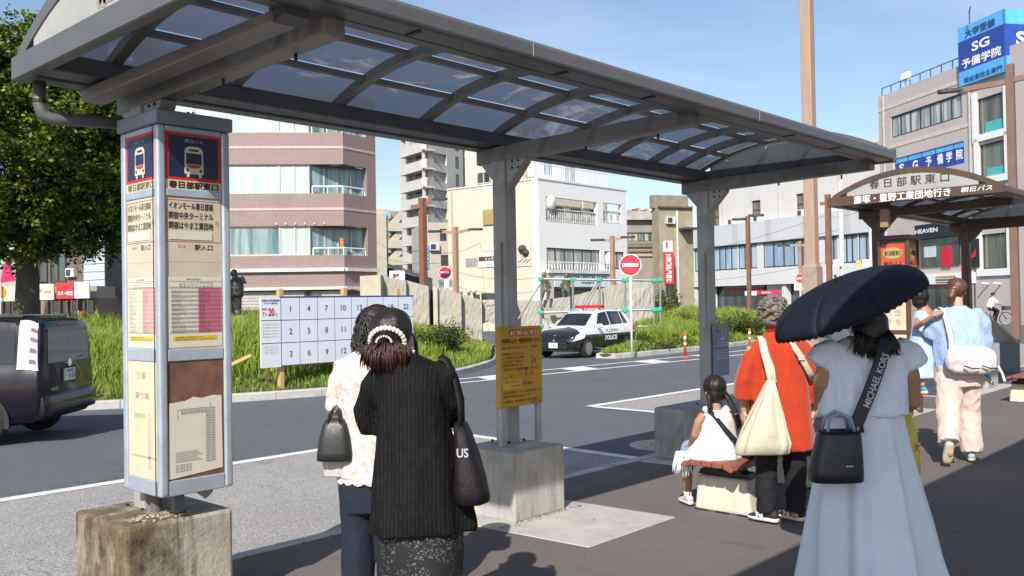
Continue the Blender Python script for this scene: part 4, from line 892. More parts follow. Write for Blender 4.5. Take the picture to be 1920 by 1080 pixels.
# ---- low grey roof and P sign
WP = Wall(700, 66, 800, 66); LR = thing('parking_shed', 'low grey shed with a sloping white roof edge behind the stone wall', 'shed', WP.p(WP.L/2, -.3))
WP.box('wall', M('shed_grey', (.33, .36, .38), .7), LR, 0, WP.L, -.3, WP.z(700, 520), -5, 0)
a, b = WP.p(WP.u(728), WP.z(728, 494), .1), WP.p(WP.u(796), WP.z(796, 517), .1); MB().prism([a, b, b+np.array([0, 0, -.25]), a+np.array([0, 0, -.25])], -WP.n*4).build('roof', m_ledge, LR); MB().prism([a+np.array([0, 0, -.27]), b+np.array([0, 0, -.27]), b+np.array([0, 0, -1.2]), a+np.array([0, 0, -1.8])], -WP.n*.3).build('gable', m_frd, LR)
WQ = Wall(728, 50, 762, 50); PS = thing('parking_sign', 'white parking sign with a dark red letter P', 'sign', WQ.p(WQ.L/2, -.3)); WQ.pbox('panel', m_white, PS, 731, 760, 508, 540, -.05, .05, bev=.03); WQ.text('P', M('dark_red', (.22, .0, .01), .5), PS, 738, 750, 513, 523, .06, .05); WQ.box('post', m_frw, PS, WQ.u(744), WQ.u(747), -.3, WQ.z(731, 540), -.03, .03)
# ---- beige tiled house left of clinic
WH = Wall(798, 72, 848, 72.6); TH = thing('tiled_house', 'pale tiled house with two dark windows beside the dental clinic', 'house', WH.p(WH.L/2, -.3)); m_tileb = tile_mat('beige_tile', (.46, .42, .34), (.36, .33, .28), .5, .12)
h_ = [WH.R4(827, 839, 429, 452), WH.R4(828, 842, 478, 499)]; WH.holes('wall', m_tileb, TH, 0, WH.L, -.3, WH.z(798, 417), h_, .25); WH.box('core', m_tileb, TH, 0, WH.L, -.3, WH.z(798, 418), -6, -.26)
for r in h_: WH.window(TH, r, g_dark, m_frd, 2, .08, .08)
# ---- dental clinic
CL, CC, CR = (842, 59.8), (1013, 55.0), (1178, 61.9); KL = Wall(*CL, *CC); KR = Wall(*CC, *CR)
m_stuc = M('clinic_stucco', (.55, .50, .40), .85, var=.04, scale=.5, dirt=.08, dirtcol=(.4, .36, .28)); m_wtile = tile_mat('clinic_white_tile', (.77, .77, .76), (.56, .57, .58), .24, .10, .03, .08)
DC = thing('dental_clinic', 'white and cream three storey dental clinic with balcony and lettered sign', 'building', KL.p(KL.L, -.3)); zt = KL.z(1013, 335.5)
back = KL.A+KR.B-KL.B
MB().prism([KL.p(0, -.3, -.26), KL.p(KL.L-.3, -.3, -.26), KR.p(.3, -.3, -1.6), KR.p(KR.L, -.3, -1.6), back], (0, 0, zt+.2)).build('core', m_stuc, DC)
hl = [KL.R4(895, 940, 487, 502) if False else KL.R4(874, 897, 484, 503)]
KL.holes('wall', m_stuc, DC, 0, KL.L, -.3, zt, hl, .25); KL.window(DC, hl[0], g_dark, m_frw, 9, .05, .05)
KL.pbox('shutter_box', M('tan_box', (.34, .24, .10), .6), DC, 910, 935, 394, 422, .0, .12); KL.pbox('pier_tiles', m_wtile, DC, 1001, 1013, 336, 590, .002, .03)
zz0 = KR.z(1013, 590)
hr = [KR.R4(1026.5, 1123, 368.5, 415), KR.R4(1134, 1169, 380, 418), KR.R4(1026.5, 1127, 464, 505), KR.R4(1135, 1172, 471, 504)]
KR.holes('wall', m_wtile, DC, 0, KR.L, -.3, zt, hr, .3)
KR.box('coping', m_ledge, DC, -.05, KR.L, zt+.004, zt+.10, -.35, .05); KL.box('coping', m_ledge, DC, 0, KL.L-.06, zt+.004, zt+.10, -.35, .05)
m_inner = M('balcony_inner', (.60, .56, .44), .8); m_lat = M('lattice_grey', (.50, .50, .48), .6)
for r in hr[:2]:
    KR.box('balcony_back', m_inner, DC, r[0]-.2, r[1]+.2, r[2]-.2, r[3]+.2, -1.59, -1.5)
    for uu in np.arange(r[0]+.5, r[1]-.6, 1.9): KR.window(DC, (uu, uu+1.0, r[2], r[3]-.35), g_dark, m_frd, 2, 1.44, .06, name='balcony_door')
    n = max(2, int((r[1]-r[0])/.55)); du = (r[1]-r[0])/n
    bl = KR.box('balustrade', m_lat, DC, r[0], r[1], r[2]+.78, r[2]+.86, -.22, -.08)
    KR.box('bottom_rail', m_lat, bl, r[0], r[1], r[2]+.04, r[2]+.10, -.22, -.08)
    for i in range(n):
        u = r[0]+du*i
        for q in (0, .33, .66): KR.box('baluster', m_lat, bl, u+du*q, u+du*q+.05, r[2]+.10, r[2]+.78, -.18, -.12)
        KR.box('lattice_block', m_lat, bl, u+du*.36, u+du*.64, r[2]+.28, r[2]+.60, -.18, -.12)
for r, nv in ((hr[2], 6), (hr[3], 3)): KR.window(DC, r, glass_mat('clinic_glass%d' % nv, (.22, .27, .27), (.50, .50, .45), .9), m_frd, nv, .12, .07)
rw = KR.box('balcony_rail', m_railw, DC, KR.u(1022), KR.u(1140), KR.z(1022, 492), KR.z(1022, 490), .32, .38)
for k in range(24): u = KR.u(1022)+(KR.u(1140)-KR.u(1022))*k/23; KR.box('rail_bar', m_railw, rw, u, u+.035, KR.z(1022, 505), KR.z(1022, 492), .33, .37)
KR.box('balcony_slab', m_ledge, DC, KR.u(1020), KR.u(1142), KR.z(1020, 512), KR.z(1020, 505), .0, .45)
KR.pbox('sign_frame', m_inner, DC, 1016, 1148, 506, 560, .0, .3) if False else None
sg = KR.pbox('clinic_sign', M('sign_pale', (.58, .64, .68), .4), DC, 1033, 1147, 514, 538, .02, .34); KR.text('MISAWA DENTAL CLINIC', m_ink, sg, 1051, 1134, 515, 522, .345, .03); KR.text('Implant', m_ink, sg, 1083, 1106, 527, 534, .345, .02, shear=.2)
KR.pbox('canopy_band', m_frd, DC, 1033, 1150, 541, 566, .0, .2); KR.pbox('door_pier', m_stuc, DC, 1016, 1032, 506, 575, .02, .3)
for a, b in ((918, 930), (985, 998)): pass
KL.pbox('advert', M('advert_white', (.62, .60, .56), .6), DC, 898, 968, 468, 502, .004, .06); KL.text('MISAWA CLINIC', m_greyink, DC, 905, 964, 469, 474, .07); KL.pbox('advert_band', M('advert_brown', (.10, .04, .03), .6), DC, 900, 944, 482, 490, .062, .075); KL.text('インプラント', m_white, DC, 912, 943, 483, 489, .08, .02); KL.text('0120', m_greyink, DC, 916, 940, 495, 501, .07)
ap = KL.pbox('photo_panel', M('photo_beige', (.55, .46, .38), .6), DC, 968, 998, 459, 500, .004, .06)
for (x, y, rr_) in ((983, 467, .30), (989, 474, .26)): MB().ball(KL.p(KL.u(x), KL.z(x, y), .06), (rr_, rr_, rr_*.9), 10, 6).build('portrait_shape', M('photo_dark', (.04, .035, .035), .6), ap)
for a in (975, 983, 989): MB().bar(KL.p(KL.u(a), KL.z(a, 492), .07), KL.p(KL.u(a)+.35, KL.z(a, 486), .07), .06, .02).build('portrait_shape', MATS['photo_dark'], ap)
for x in (866, 881, 891): MB().ball(KL.p(KL.u(x), KL.z(x, 546), .12), .16, 8, 6).build('vent_cap', m_frw, DC)
KL.pbox('low_window', g_dark, DC, 888, 900, 552, 562, .0, .02); KL.pbox('low_window', g_dark, DC, 903, 930, 550, 562, .0, .02)
# penthouse and roof rail
PHZ = zt+3.2; pu0, pu1 = KR.u(1016)+.8, KR.u(1098)
hp = [(KR.u(1030), KR.u(1040), zt+.2, zt+2.0), (KR.u(1062), KR.u(1078), zt+.0, zt+2.1)]
PHW = Wall.pts(KR.p(pu0, zt, -1.2), KR.p(pu1, zt, -1.2)); hp = [(PHW.uv(x0, 330)[0], PHW.uv(x1, 330)[0], zt+a, zt+b) for x0, x1, a, b in ((1021, 1037, .6, 2.1), (1059, 1081, .1, 2.2))]
PHW.holes('wall', m_stuc if False else m_wtile, DC, 0, PHW.L, zt, PHZ, hp, .2); PHW.box('penthouse', m_stuc, DC, 0, PHW.L, zt, PHZ, -6, -.21)
for r in hp: PHW.window(DC, r, g_blue, m_frw, 2, .08, .06)
PHL = Wall.pts(KL.p(KL.u(866), zt, -.6), KL.p(KL.L-1.6, zt, -.6)); PHL.box('penthouse', m_stuc, DC, 0, PHL.L, zt, PHZ+.4, -5, 0); r = (PHL.uv(896, 330)[0], PHL.uv(920, 330)[0], PHL.uv(896, 346)[1], PHL.uv(896, 324)[1]); PHL.window(DC, r, g_dark, m_frw, 2, -.04, .06)
for w_, a, b in ((KL, KL.u(966), KL.L-.2), (KR, .2, KR.u(1148))):
    rr_ = w_.box('roof_rail', m_railw, DC, a, b, zt+.98, zt+1.04, -.25, -.20); n = int((b-a)/.2)
    for k in range(n): u = a+(b-a)*k/max(1, n-1); w_.box('rail_bar', m_railw, rr_, u, u+.03, zt+.1, zt+.98, -.24, -.21)
dsh = thing('satellite_dish', 'white satellite dish on the clinic balcony', 'dish', KR.p(KR.u(1036), hr[0][2], .1)); MB().lathe([(.02, 0), (.25, .05), (.45, .14), (.46, .15), (.25, .07)], KR.p(KR.u(1036), hr[0][2]+1.2, .2), 16, 'y').build('dish', m_white, dsh, smooth=True); MB().tube([KR.p(KR.u(1036), hr[0][2]+.8, -.1), KR.p(KR.u(1036), hr[0][2]+1.2, .2)], .03, 6).build('arm', m_frw, dsh)
dsh2 = thing('satellite_dish', 'white satellite dish beside the clinic rail', 'dish', KR.p(KR.u(1142), hr[2][2], .1)); MB().lathe([(.02, 0), (.25, .05), (.45, .14), (.46, .15), (.25, .07)], KR.p(KR.u(1138), KR.z(1138, 486), .4), 16, 'y').build('dish', m_white, dsh2, smooth=True); MB().tube([KR.p(KR.u(1138), KR.z(1138, 500), .0), KR.p(KR.u(1138), KR.z(1138, 486), .4)], .03, 6).build('arm', m_frw, dsh2)
# ---- old blocks right of the clinic
WO = Wall(1172, 75.5, 1248, 76); OB = thing('old_house', 'weathered grey house with wide window band behind the bank sign', 'house', WO.p(WO.L/2, -.3)); m_old = M('old_grey', (.25, .235, .20), .85, var=.2, scale=.6, dirt=.4)
ho = [WO.R4(1176, 1245, 436, 453)]; WO.holes('wall', m_old, OB, 0, WO.L, -.3, WO.z(1172, 400), ho, .3); WO.window(OB, ho[0], glass_mat('old_glass', (.10, .12, .12), (.48, .47, .40), .9), m_frd, 6, .1, .08); WO.box('core', m_old, OB, 0, WO.L, -.3, WO.z(1172, 401), -1.5, -.31)
for y, h_ in ((456, 8), (470, 3), (476, 5)): WO.pbox('band', M('old_brown%d' % y, (.16, .13, .09) if y != 476 else (.40, .32, .2), .8), OB, 1176, 1250, y, y+h_, .003, .15)
WO.pbox('eave', M('old_eave', (.34, .34, .33), .8, var=.3, scale=1.2), OB, 1172, 1262, 397, 413, .003, .5)
for k in range(5): WO.pbox('roof_clutter', M('clutter_%d' % (k % 2), (.3, .10, .07) if k % 2 else (.3, .27, .22), .8), OB, 1186+k*8, 1191+k*8, 392-(k % 3)*2, 399, -1, -.5)
WN = Wall(1238, 74, 1302, 75); NBd = thing('tan_house', 'stained tan concrete house beside the shelter column', 'house', WN.p(WN.L/2, -.3)); m_tan = M('tan_concrete', (.29, .25, .18), .9, var=.18, scale=.7, dirt=.4, dirtcol=(.15, .12, .08))
WN.box('wall', m_tan, NBd, 0, WN.L, -.3, WN.z(1234, 388), -1.2, 0); WN.pbox('upper_wall', M('tan_dark', (.23, .20, .15), .9, var=.2, dirt=.4), NBd, 1234, 1300, 364, 388.3, -1.2, -.5); WN.box('pipe', m_ledge, NBd, WN.u(1270), WN.u(1270)+.12, 0, WN.z(1270, 395), .01, .15); WN.pbox('canopy', m_frd, NBd, 1275, 1300, 428, 432, .0, 1.2)
WN.pbox('roof_edge', M('roof_brown', (.10, .08, .06), .8), NBd, 1236, 1300, 386.5, 389.5, .003, .25)
# ---- bank
BW = Wall(1263, 94, 1665, 70.2); BK = thing('bank_building', 'long pale grey bank building with a blue window band and white upper storey', 'building', BW.p(BW.L/2, -.3))
m_gpan = tile_mat('bank_grey_panel', (.50, .51, .53), (.42, .43, .45), 1.3, 3.4, .03, .2); m_gpan2 = M('bank_lower', (.56, .57, .57), .7, var=.04, scale=.4, dirt=.12); m_up = M('bank_upper', (.52, .51, .50), .8, var=.04, scale=.3, dirt=.1)
zl0, zl1 = BW.z(1512, 531), BW.z(1512, 403.5); wz0, wz1 = BW.z(1512, 498), BW.z(1512, 447.5)
pan = [(1270, 1300), (1304, 1350), (1350, 1384), (1386, 1421), (1433, 1490), (1490, 1514), (1548, 1572), (1578, 1610), (1612, 1655)]
hb_ = [(BW.u(a), BW.u(b), wz0, wz1) for a, b in pan]
BW.holes('wall', m_gpan2, BK, 0, BW.L, zl0, wz1+.05, hb_, .3); BW.box('wall', m_gpan, BK, 0, BW.L, wz1+.052, zl1, -.3, .25); BW.box('core', m_gpan2, BK, 0, BW.L, zl0+.1, zl1-.02, -12, -.31)
for r in hb_: BW.window(BK, r, g_blue, m_frd, 3, .10, .12)
zu = BW.z(1512, 290); hu = [BW.R4(1337, 1348, 388, 422), BW.R4(1410, 1426, 377, 408), BW.R4(1494, 1512, 364, 399)]
UW = Wall.pts(BW.p(BW.u(1322), zl1, -.8), BW.p(BW.L, zl1, -.8)); hu = [(UW.uv(a, 400)[0], UW.uv(b, 400)[0], UW.uv(a, c)[1], UW.uv(a, d_)[1]) for a, b, c, d_ in ((1336, 1348, 424, 388), (1409, 1426, 409, 377), (1493, 1512, 400, 364))]
UW.holes('wall', m_up, BK, 0, UW.L, zl1-.1, zu, hu, .35); UW.box('core', m_up, BK, 0, UW.L, zl1-.1, zu-.05, -10, -.36)
for r in hu: UW.window(BK, r, glass_mat('brown_window', (.05, .045, .035), (.25, .18, .10), .8), m_frd, 1, .2, .1, .45)
UW.box('parapet', m_up, BK, 0, UW.L, zu, zu+.25, -.4, .06)
for a, b, mt in ((1265, 1300, m_frd), (1302, 1322, g_dark), (1331, 1420, g_dark), (1424, 1465, g_pale), (1468, 1512, g_dark), (1540, 1580, g_dark), (1585, 1660, g_dark)): BW.box('shop_front', mt, BK, BW.u(a), BW.u(b), -.3, zl0-.02, -1.0, -.9)
BW.box('ground_wall', m_frd, BK, 0, BW.L, -.3, zl0+.1, -3, -1.01)
for x in (1301, 1330, 1467, 1535, 1583): BW.box('pillar', m_gpan2, BK, BW.u(x)-.25, BW.u(x)+.25, -.3, zl0, -.8, -.2)
BW.pbox('red_fascia', m_sred, BK, 1350, 1420, 541, 545, -.85, -.7)
WZ = Wall(1240, 73, 1272, 73); BS = thing('bank_sign', 'tall red and white vertical bank sign', 'sign', WZ.p(WZ.L/2, -.3)); WZ.pbox('red_panel', m_sred, BS, 1246, 1264, 473, 532, -.15, .15); WZ.pbox('white_panel', m_white, BS, 1245, 1262, 452, 472, -.15, .16)
for k, ch in enumerate('三菱UFJ銀行'): WZ.text(ch, m_white, BS, 1249.5, 1259.5, 477+k*7.7, 483.4+k*7.7, .16, .03)
MB().lathe([(.14, 0), (.28, 0), (.28, .02), (.14, .02)], WZ.p(WZ.u(1253.5), WZ.z(1253.5, 459), .17), 16, 'y').build('emblem', m_sred, BS); WZ.text('MUFG', m_greyink, BS, 1248.5, 1259, 466, 469, .17); WZ.box('post', m_frd, BS, WZ.u(1254), WZ.u(1256), -.3, WZ.z(1254, 532), -.1, .1)
WG = Wall(1395, 62, 1470, 62); GS = thing('bank_name_board', 'low red and white name board before the bank', 'sign', WG.p(WG.L/2, -.3)); WG.pbox('red_panel', m_sred, GS, 1418, 1465, 545, 552, -.1, .1); WG.pbox('white_panel', m_white, GS, 1397, 1418, 546, 554, -.1, .1); WG.text('MUFG Bank', m_white, GS, 1428, 1446, 547, 550, .11, .01); WG.box('post', m_frw, GS, WG.u(1406), WG.u(1408), -.3, WG.z(1406, 554), -.05, .05); WG.box('post', m_frw, GS, WG.u(1455), WG.u(1457), -.3, WG.z(1455, 552), -.05, .05)
for k in range(3): WG.pbox('red_box', m_sred, GS, 1424+k*12, 1433+k*12, 563, 574, -.2, .1)
# ---- prep school block with roof sign
GW = Wall(1655, 63, 1985, 47.5); GB = thing('school_building', 'pinkish four storey school building with a blue sign on its roof', 'building', GW.p(GW.L/2, -.3)); m_gb = M('school_pink', (.47, .415, .40), .75, var=.05, scale=.4, dirt=.12); gz = GW.z(1655, 179)
hg = [GW.R4(1678, 1812, 219, 258), GW.R4(1841, 1893, 184, 252), GW.R4(1843, 1893, 271, 333), GW.R4(1843, 1893, 440, 505)]; hg[0] = (hg[0][0], hg[0][1], GW.z(1678, 257.5), GW.z(1678, 217))
hg2 = GW.R4(1680, 1814, 297, 335); hg.append(hg2)
GW.holes('wall', m_gb, GB, 0, GW.L, -.3, gz, hg, .35); GW.box('core', m_gb, GB, 0, GW.L, -.3, gz-.05, -12, -.36)
GW.window(GB, hg[0], glass_mat('school_glass', (.16, .22, .24), (.52, .52, .48), .95, 2.2), m_frd, 7, .12, .10)
m_turq = M('turquoise_panel', (.06, .40, .42), .5)
for k, r in enumerate(hg[1:4]):
    GW.window(GB, r, glass_mat('stair_glass%d' % k, (.06, .075, .06), (.20, .19, .13), .7), m_frd, 1, .14, .08)
    if k < 2: GW.box('turquoise_panel', m_turq, GB, r[0]+.5, r[1]-.1, r[2]+.05, r[2]+(.65 if k == 0 else .5), -.12, -.08)
    GW.box('white_surround', m_white, GB, r[1], r[1]+.55, r[2]-.4, r[3]+.4, .002, .12); GW.box('white_surround', m_white, GB, r[0]-.35, r[0], r[2]-.4, r[3]+.4, .002, .12); GW.box('white_surround', m_white, GB, r[0], r[1], r[2]-.4, r[2], .002, .12)
for k, (tx, x0, x1) in enumerate((('S', 1683, 1706), ('G', 1708, 1732), ('予', 1734, 1757), ('備', 1759, 1775), ('学', 1776, 1792), ('院', 1794, 1813))):
    a = GW.box('window_sign', M('sg_blue', (.02, .06, .33), .4), GB, GW.u(x0), GW.u(x1), hg2[2], hg2[3], -.14, -.08); GW.box('sign_band', M('sg_sky', (.10, .40, .78), .4), a, GW.u(x0), GW.u(x1), hg2[3]-.35, hg2[3], -.078, -.06)
    xm = (x0+x1)/2; letter('lettering', tx, m_white, a, GW.p(GW.u(xm), hg2[2]+.62, -.07), GW.d if GW.d@RT > 0 else -GW.d, PZ, .55, .62, .004, .04)
GW.box('window_gap', m_frd, GB, hg2[0], hg2[1], hg2[2], hg2[3], -.3, -.2)
for y in (205, 280): GW.box('string_course', M('course_pale', (.56, .49, .45), .7), GB, 0, GW.u(1836), GW.z(1655, y)-.12, GW.z(1655, y)+.12, .002, .03)
rl_ = GW.box('roof_rail', m_frd, GB, .1, GW.u(1812), gz+.55, gz+.60, -.25, -.2)
for k in range(9): u = .1+(GW.u(1812)-.1)*k/8; GW.box('rail_post', m_frd, rl_, u, u+.04, gz, gz+.55, -.25, -.2)
an = thing('roof_antenna', 'white box antenna on the school roof edge', 'antenna', GW.p(GW.u(1697), gz, -.4)); MB().box(0, .01, 0, .01, 0, .01) if False else None
GW.box('mast', m_frw, an, GW.u(1697)-.04, GW.u(1697)+.04, gz, gz+.6, -.45, -.37); GW.box('antenna_box', m_white, an, GW.u(1690), GW.u(1703), gz+.55, GW.z(1697, 132), -.6, -.3, bev=.03)
SW = Wall(1808, 54.3, 1896, 50.5); RS = thing('roof_sign', 'big blue prep school sign box on the roof', 'sign', SW.p(SW.L/2, gz)); z1, z0 = SW.z(1808, 49.4), SW.z(1808, 160)
SW2 = Wall.pts(SW.B, SW.B+(-SW.n)*4.2)
for w_, L in ((SW, SW.L), (SW2, 4.2)):
    w_.box('face', MATS['sg_sky'], RS, 0, L, z0, z1, -.1 if w_ is SW else -.1, 0); zb0, zb1 = SW.z(1808, 132), SW.z(1808, 76)
    w_.box('blue_band', MATS['sg_blue'], RS, 0, L, zb0, zb1, .002, .02)
SW.box('box_core', m_frw, RS, .05, SW.L-.11, z0+.02, z1-.02, -4.1, -.11)
def sgt(body, mt, x0, x1, yt, yb, bold):
    ul, ur = SW.u(x0), SW.u(x1); xd = SW.d; letter('lettering', body, mt, RS, SW.p((ul+ur)/2, (SW.z(x0, yt)+SW.z(x0, yb))/2, .03), xd, PZ, ur-ul, SW.z(x0, yt)-SW.z(x0, yb), .004, bold)
sgt('大学受験', M('sg_ink', (.03, .05, .2), .5), 1822, 1879, 52, 66, .03); sgt('SG', m_white, 1834, 1868, 75, 93, .03); sgt('予備学院', m_white, 1815, 1889, 109, 126, .04); sgt('現役高校生専門', MATS['sg_ink'], 1818, 1890, 143, 153, .02)
letter('lettering', 'SG', m_white, RS, SW2.p(1.5, (z0+z1)/2+.1, .03), SW2.d if SW2.d@RT > 0 else -SW2.d, PZ, 1.6, .8, .004, .03)
MB().tube([SW.p(SW.u(1822), z1, -.3), SW.p(SW.u(1822), z1+.9, -.3), SW.p(SW.u(1850), z1+.7, .6)], .04, 6).build('lamp_arm', m_frd, RS)
# ground floor shop of the school building
GW.pbox('shop_band', M('shop_navy', (.015, .02, .03), .5), GB, 1728, 1842, 423, 450, .005, .4); GW.pbox('shop_glass', g_dark, GB, 1730, 1803, 450, 500, .005, .1); GW.text('HEAVEN', m_white, GB, 1729, 1772, 431, 439, .41, .03)
GW.pbox('poster', m_sred, GB, 1770, 1788, 464, 500, .11, .14); GW.pbox('poster', M('poster_pale', (.5, .6, .62), .5), GB, 1738, 1760, 463, 483, .11, .14); GW.pbox('shop_navy_panel', MATS['shop_navy'], GB, 1812, 1842, 450, 502, .005, .2)
MB().prism([GW.p(GW.u(1824), GW.z(1824, 488), .22), GW.p(GW.u(1838), GW.z(1838, 466), .22), GW.p(GW.u(1838), GW.z(1838, 480), .22)], GW.n*.02).build('red_flag', m_sred, GB)
sb = GW.pbox('store_sign', m_white, GB, 1728, 1830, 515, 534, .005, .25); GW.pbox('sign_stripe', m_orange, sb, 1762, 1800, 518, 521, .255, .27); GW.pbox('sign_stripe', m_sred, sb, 1762, 1800, 529, 531, .255, .27); GW.pbox('sign_stripe', M('store_green', (.02, .28, .16), .5), sb, 1762, 1800, 523, 527, .255, .27)
GW.text('7', m_sred, sb, 1736, 1746, 518, 530, .26, .05)
GW.pbox('store_glass', g_dark, GB, 1700, 1830, 536, 600, .005, .08)
for x in (1855, 1878): MB().tube([GW.p(GW.u(x), GW.z(x, 532), .05), GW.p(GW.u(x), GW.z(x, 530), .5)], .05, 6).build('spot_lamp', m_white, GB)

# drain pipes, outdoor units and small fittings on the far walls
m_pipew = M('drain_pipe_pale', (.42, .41, .39), .6); m_unit = M('outdoor_unit', (.55, .55, .53), .6)
for w_, T_, xs_, zt__ in ((UW, BK, (2.0, 9.5, 16.5), zu), (KL, DC, (KL.u(850), KL.u(960)), zt), (GW, GB, (GW.u(1664), GW.u(1826)), gz), (W1, PB, (W1.u(236),), 13.8)):
    for u in xs_: w_.box('drain_pipe', m_pipew, T_, u, u+.09, (zl1 if w_ is UW else 0), zt__-.1, .01, .10)
def unit(w_, T_, u, z, o=.02):
    b_ = w_.box('air_conditioner', m_unit, T_, u, u+.8, z, z+.58, o, o+.30, bev=.015, seg=1); w_.box('fan_grille', m_frd, b_, u+.08, u+.50, z+.08, z+.50, o+.302, o+.31)
for a, z in ((.4, .02), (2.4, .02), (5.2, .02)): unit(KR, DC, hr[0][0]+a, hr[0][2]+z, -1.2)
for u in (3.0, 6.5, 12.0): unit(UW, BK, u, zl1+.02, .05)
unit(WN, NBd, WN.u(1250), WN.z(1250, 420)); unit(WH, TH, WH.u(806), WH.z(806, 470)); unit(WB, BB, WB.u(130), WB.z(130, 520))
for k in range(6): W1.box('wall_vent', m_pipew, PB, W1.u(520+k*18)-.06, W1.u(520+k*18)+.06, W1.z(500, 420)-.06, W1.z(500, 420)+.06, .004, .06)
# ================================================================== stone wall, statues, scaffold
def rock_mat(name, c, bumpy):
    t = NT(name); v = t.coord((1, 1, 1)); a = t.mix(t.ramp(t.noise(v, 1.4, 7, .6), .3, .7), tuple(x*.88 for x in c), tuple(min(1, x*1.1) for x in c)); a = t.mix(t.ramp(t.noise(v, 30, 4, .7), .5, .75, 0, .25), a, tuple(x*.65 for x in c))
    t.col(a); t.set(Roughness=.95); t.b.inputs['Specular IOR Level'].default_value = .2; t.bump(t.noise(v, 6, 8, .62), bumpy, .022); return t.m
m_rock = rock_mat('rough_stone', (.36, .335, .285), .6); m_sawn = rock_mat('sawn_stone', (.48, .43, .34), .12)
GZ = .45
def stone(parent, x0, x1, d, t0, t1, b0, b1, th=.8, mat=m_rock, rough=.014, arch_px=None, name='stone', seed=0):
    """one wall stone: pixel columns x0..x1 at distance d, top rows t0..t1, bottom rows b0..b1, optional arched opening (x centre, half width, top row)"""
    rg = np.random.default_rng(seed); nu, nz = 14, 10; zf_ = lambda x, y: CAMZ+(hor(x)-y)*d/1700
    n = np.array([FW[0], FW[1], 0]); n /= np.linalg.norm(n); F_, Bk = [], []
    for j in range(nz+1):
        rf, rb = [], []
        for i in range(nu+1):
            x = x0+(x1-x0)*i/nu; top = zf_(x, t0+(t1-t0)*i/nu); bot = zf_(x, b0+(b1-b0)*i/nu)
            if arch_px:
                q = (x-arch_px[0])/arch_px[1]
                if abs(q) < 1: bot = max(bot, zf_(x, arch_px[2]+(1-math.sqrt(1-q*q))*(b0-arch_px[2])))
            if j == nz: top += rg.normal(0, rough*.5)
            z = bot+(top-bot)*j/nz; p = gxy(x, d, z); e = .25 if (i in (0, nu) or j == nz) else 1
            rf.append(p-n*(th/2+rg.normal(0, rough)*e)); rb.append(p+n*(th/2))
        F_.append(rf); Bk.append(rb)
    mb = MB(); mb.grid(F_); mb.grid(Bk)
    mb.grid([F_[nz], Bk[nz]]); mb.grid([F_[0], Bk[0]]); mb.grid([[r[0] for r in F_], [r[0] for r in Bk]]); mb.grid([[r[nu] for r in F_], [r[nu] for r in Bk]])
    return mb.build(name, mat, parent, fix=False)
SWL = thing('stone_wall', 'rough pale stone garden wall with arched openings on the island', 'stone wall', gxy(900, 36, .3))
stone(SWL, 679, 717, 33.6, 518, 516, 640, 640, .8, m_sawn, .004, seed=1)
stone(SWL, 717, 764, 34.2, 517, 526, 640, 640, .8, seed=2); stone(SWL, 764.5, 806, 34.5, 526, 538, 640, 640, .8, seed=3)
stone(SWL, 807, 813, 35.2, 541, 545, 640, 640, .5, m_frd, .01, seed=31)  # narrow dark filler set back in the gap, not a stone
stone(SWL, 814, 822, 34.8, 537, 539, 640, 640, .8, m_sawn, .004, seed=32)
stone(SWL, 822.5, 866, 35.0, 538, 552, 640, 640, .8, seed=4); stone(SWL, 866.5, 904, 35.4, 552, 563, 640, 640, .8, seed=5)
stone(SWL, 904.5, 968, 35.8, 563, 564, 640, 640, .8, seed=6, arch_px=(915, 22, 603)); stone(SWL, 968.5, 1013, 36.4, 563, 563, 640, 640, .8, seed=7)
stone(SWL, 1013.5, 1068, 36.9, 563, 556, 640, 640, .8, seed=8, arch_px=(1016, 17, 597)); stone(SWL, 1068.5, 1128, 37.3, 556, 541, 640, 640, .8, seed=9)
stone(SWL, 1128.5, 1168, 37.6, 541, 530, 640, 640, .9, seed=10); stone(SWL, 1168.5, 1222, 37.9, 529, 528, 640, 645, .9, m_rock, .03, seed=11)
m_bronze = M('bronze', (.075, .075, .055), .5, .65, var=.3, scale=9, dirt=.3, dirtcol=(.10, .13, .09)); m_bronze2 = M('bronze_green', (.11, .115, .085), .6, .45, var=.3, scale=9)
def remesh(mb, name, mat, parent, vox=.012, smooth=6, fac=.5, local=False):
    o = mb.build(name, None, parent, local=local, fix=True); md = o.modifiers.new('r', 'REMESH'); md.mode = 'VOXEL'; md.voxel_size = vox; md.use_smooth_shade = True
    if smooth: sm = o.modifiers.new('s', 'SMOOTH'); sm.factor = fac; sm.iterations = smooth
    bpy.context.view_layer.update(); dg = bpy.context.evaluated_depsgraph_get(); me = bpy.data.meshes.new_from_object(o.evaluated_get(dg)); old = o.data; o.modifiers.clear(); o.data = me; bpy.data.meshes.remove(old)
    me.name = name; me.materials.clear(); me.materials.append(mat); me.polygons.foreach_set('use_smooth', [True]*len(me.polygons)); return o
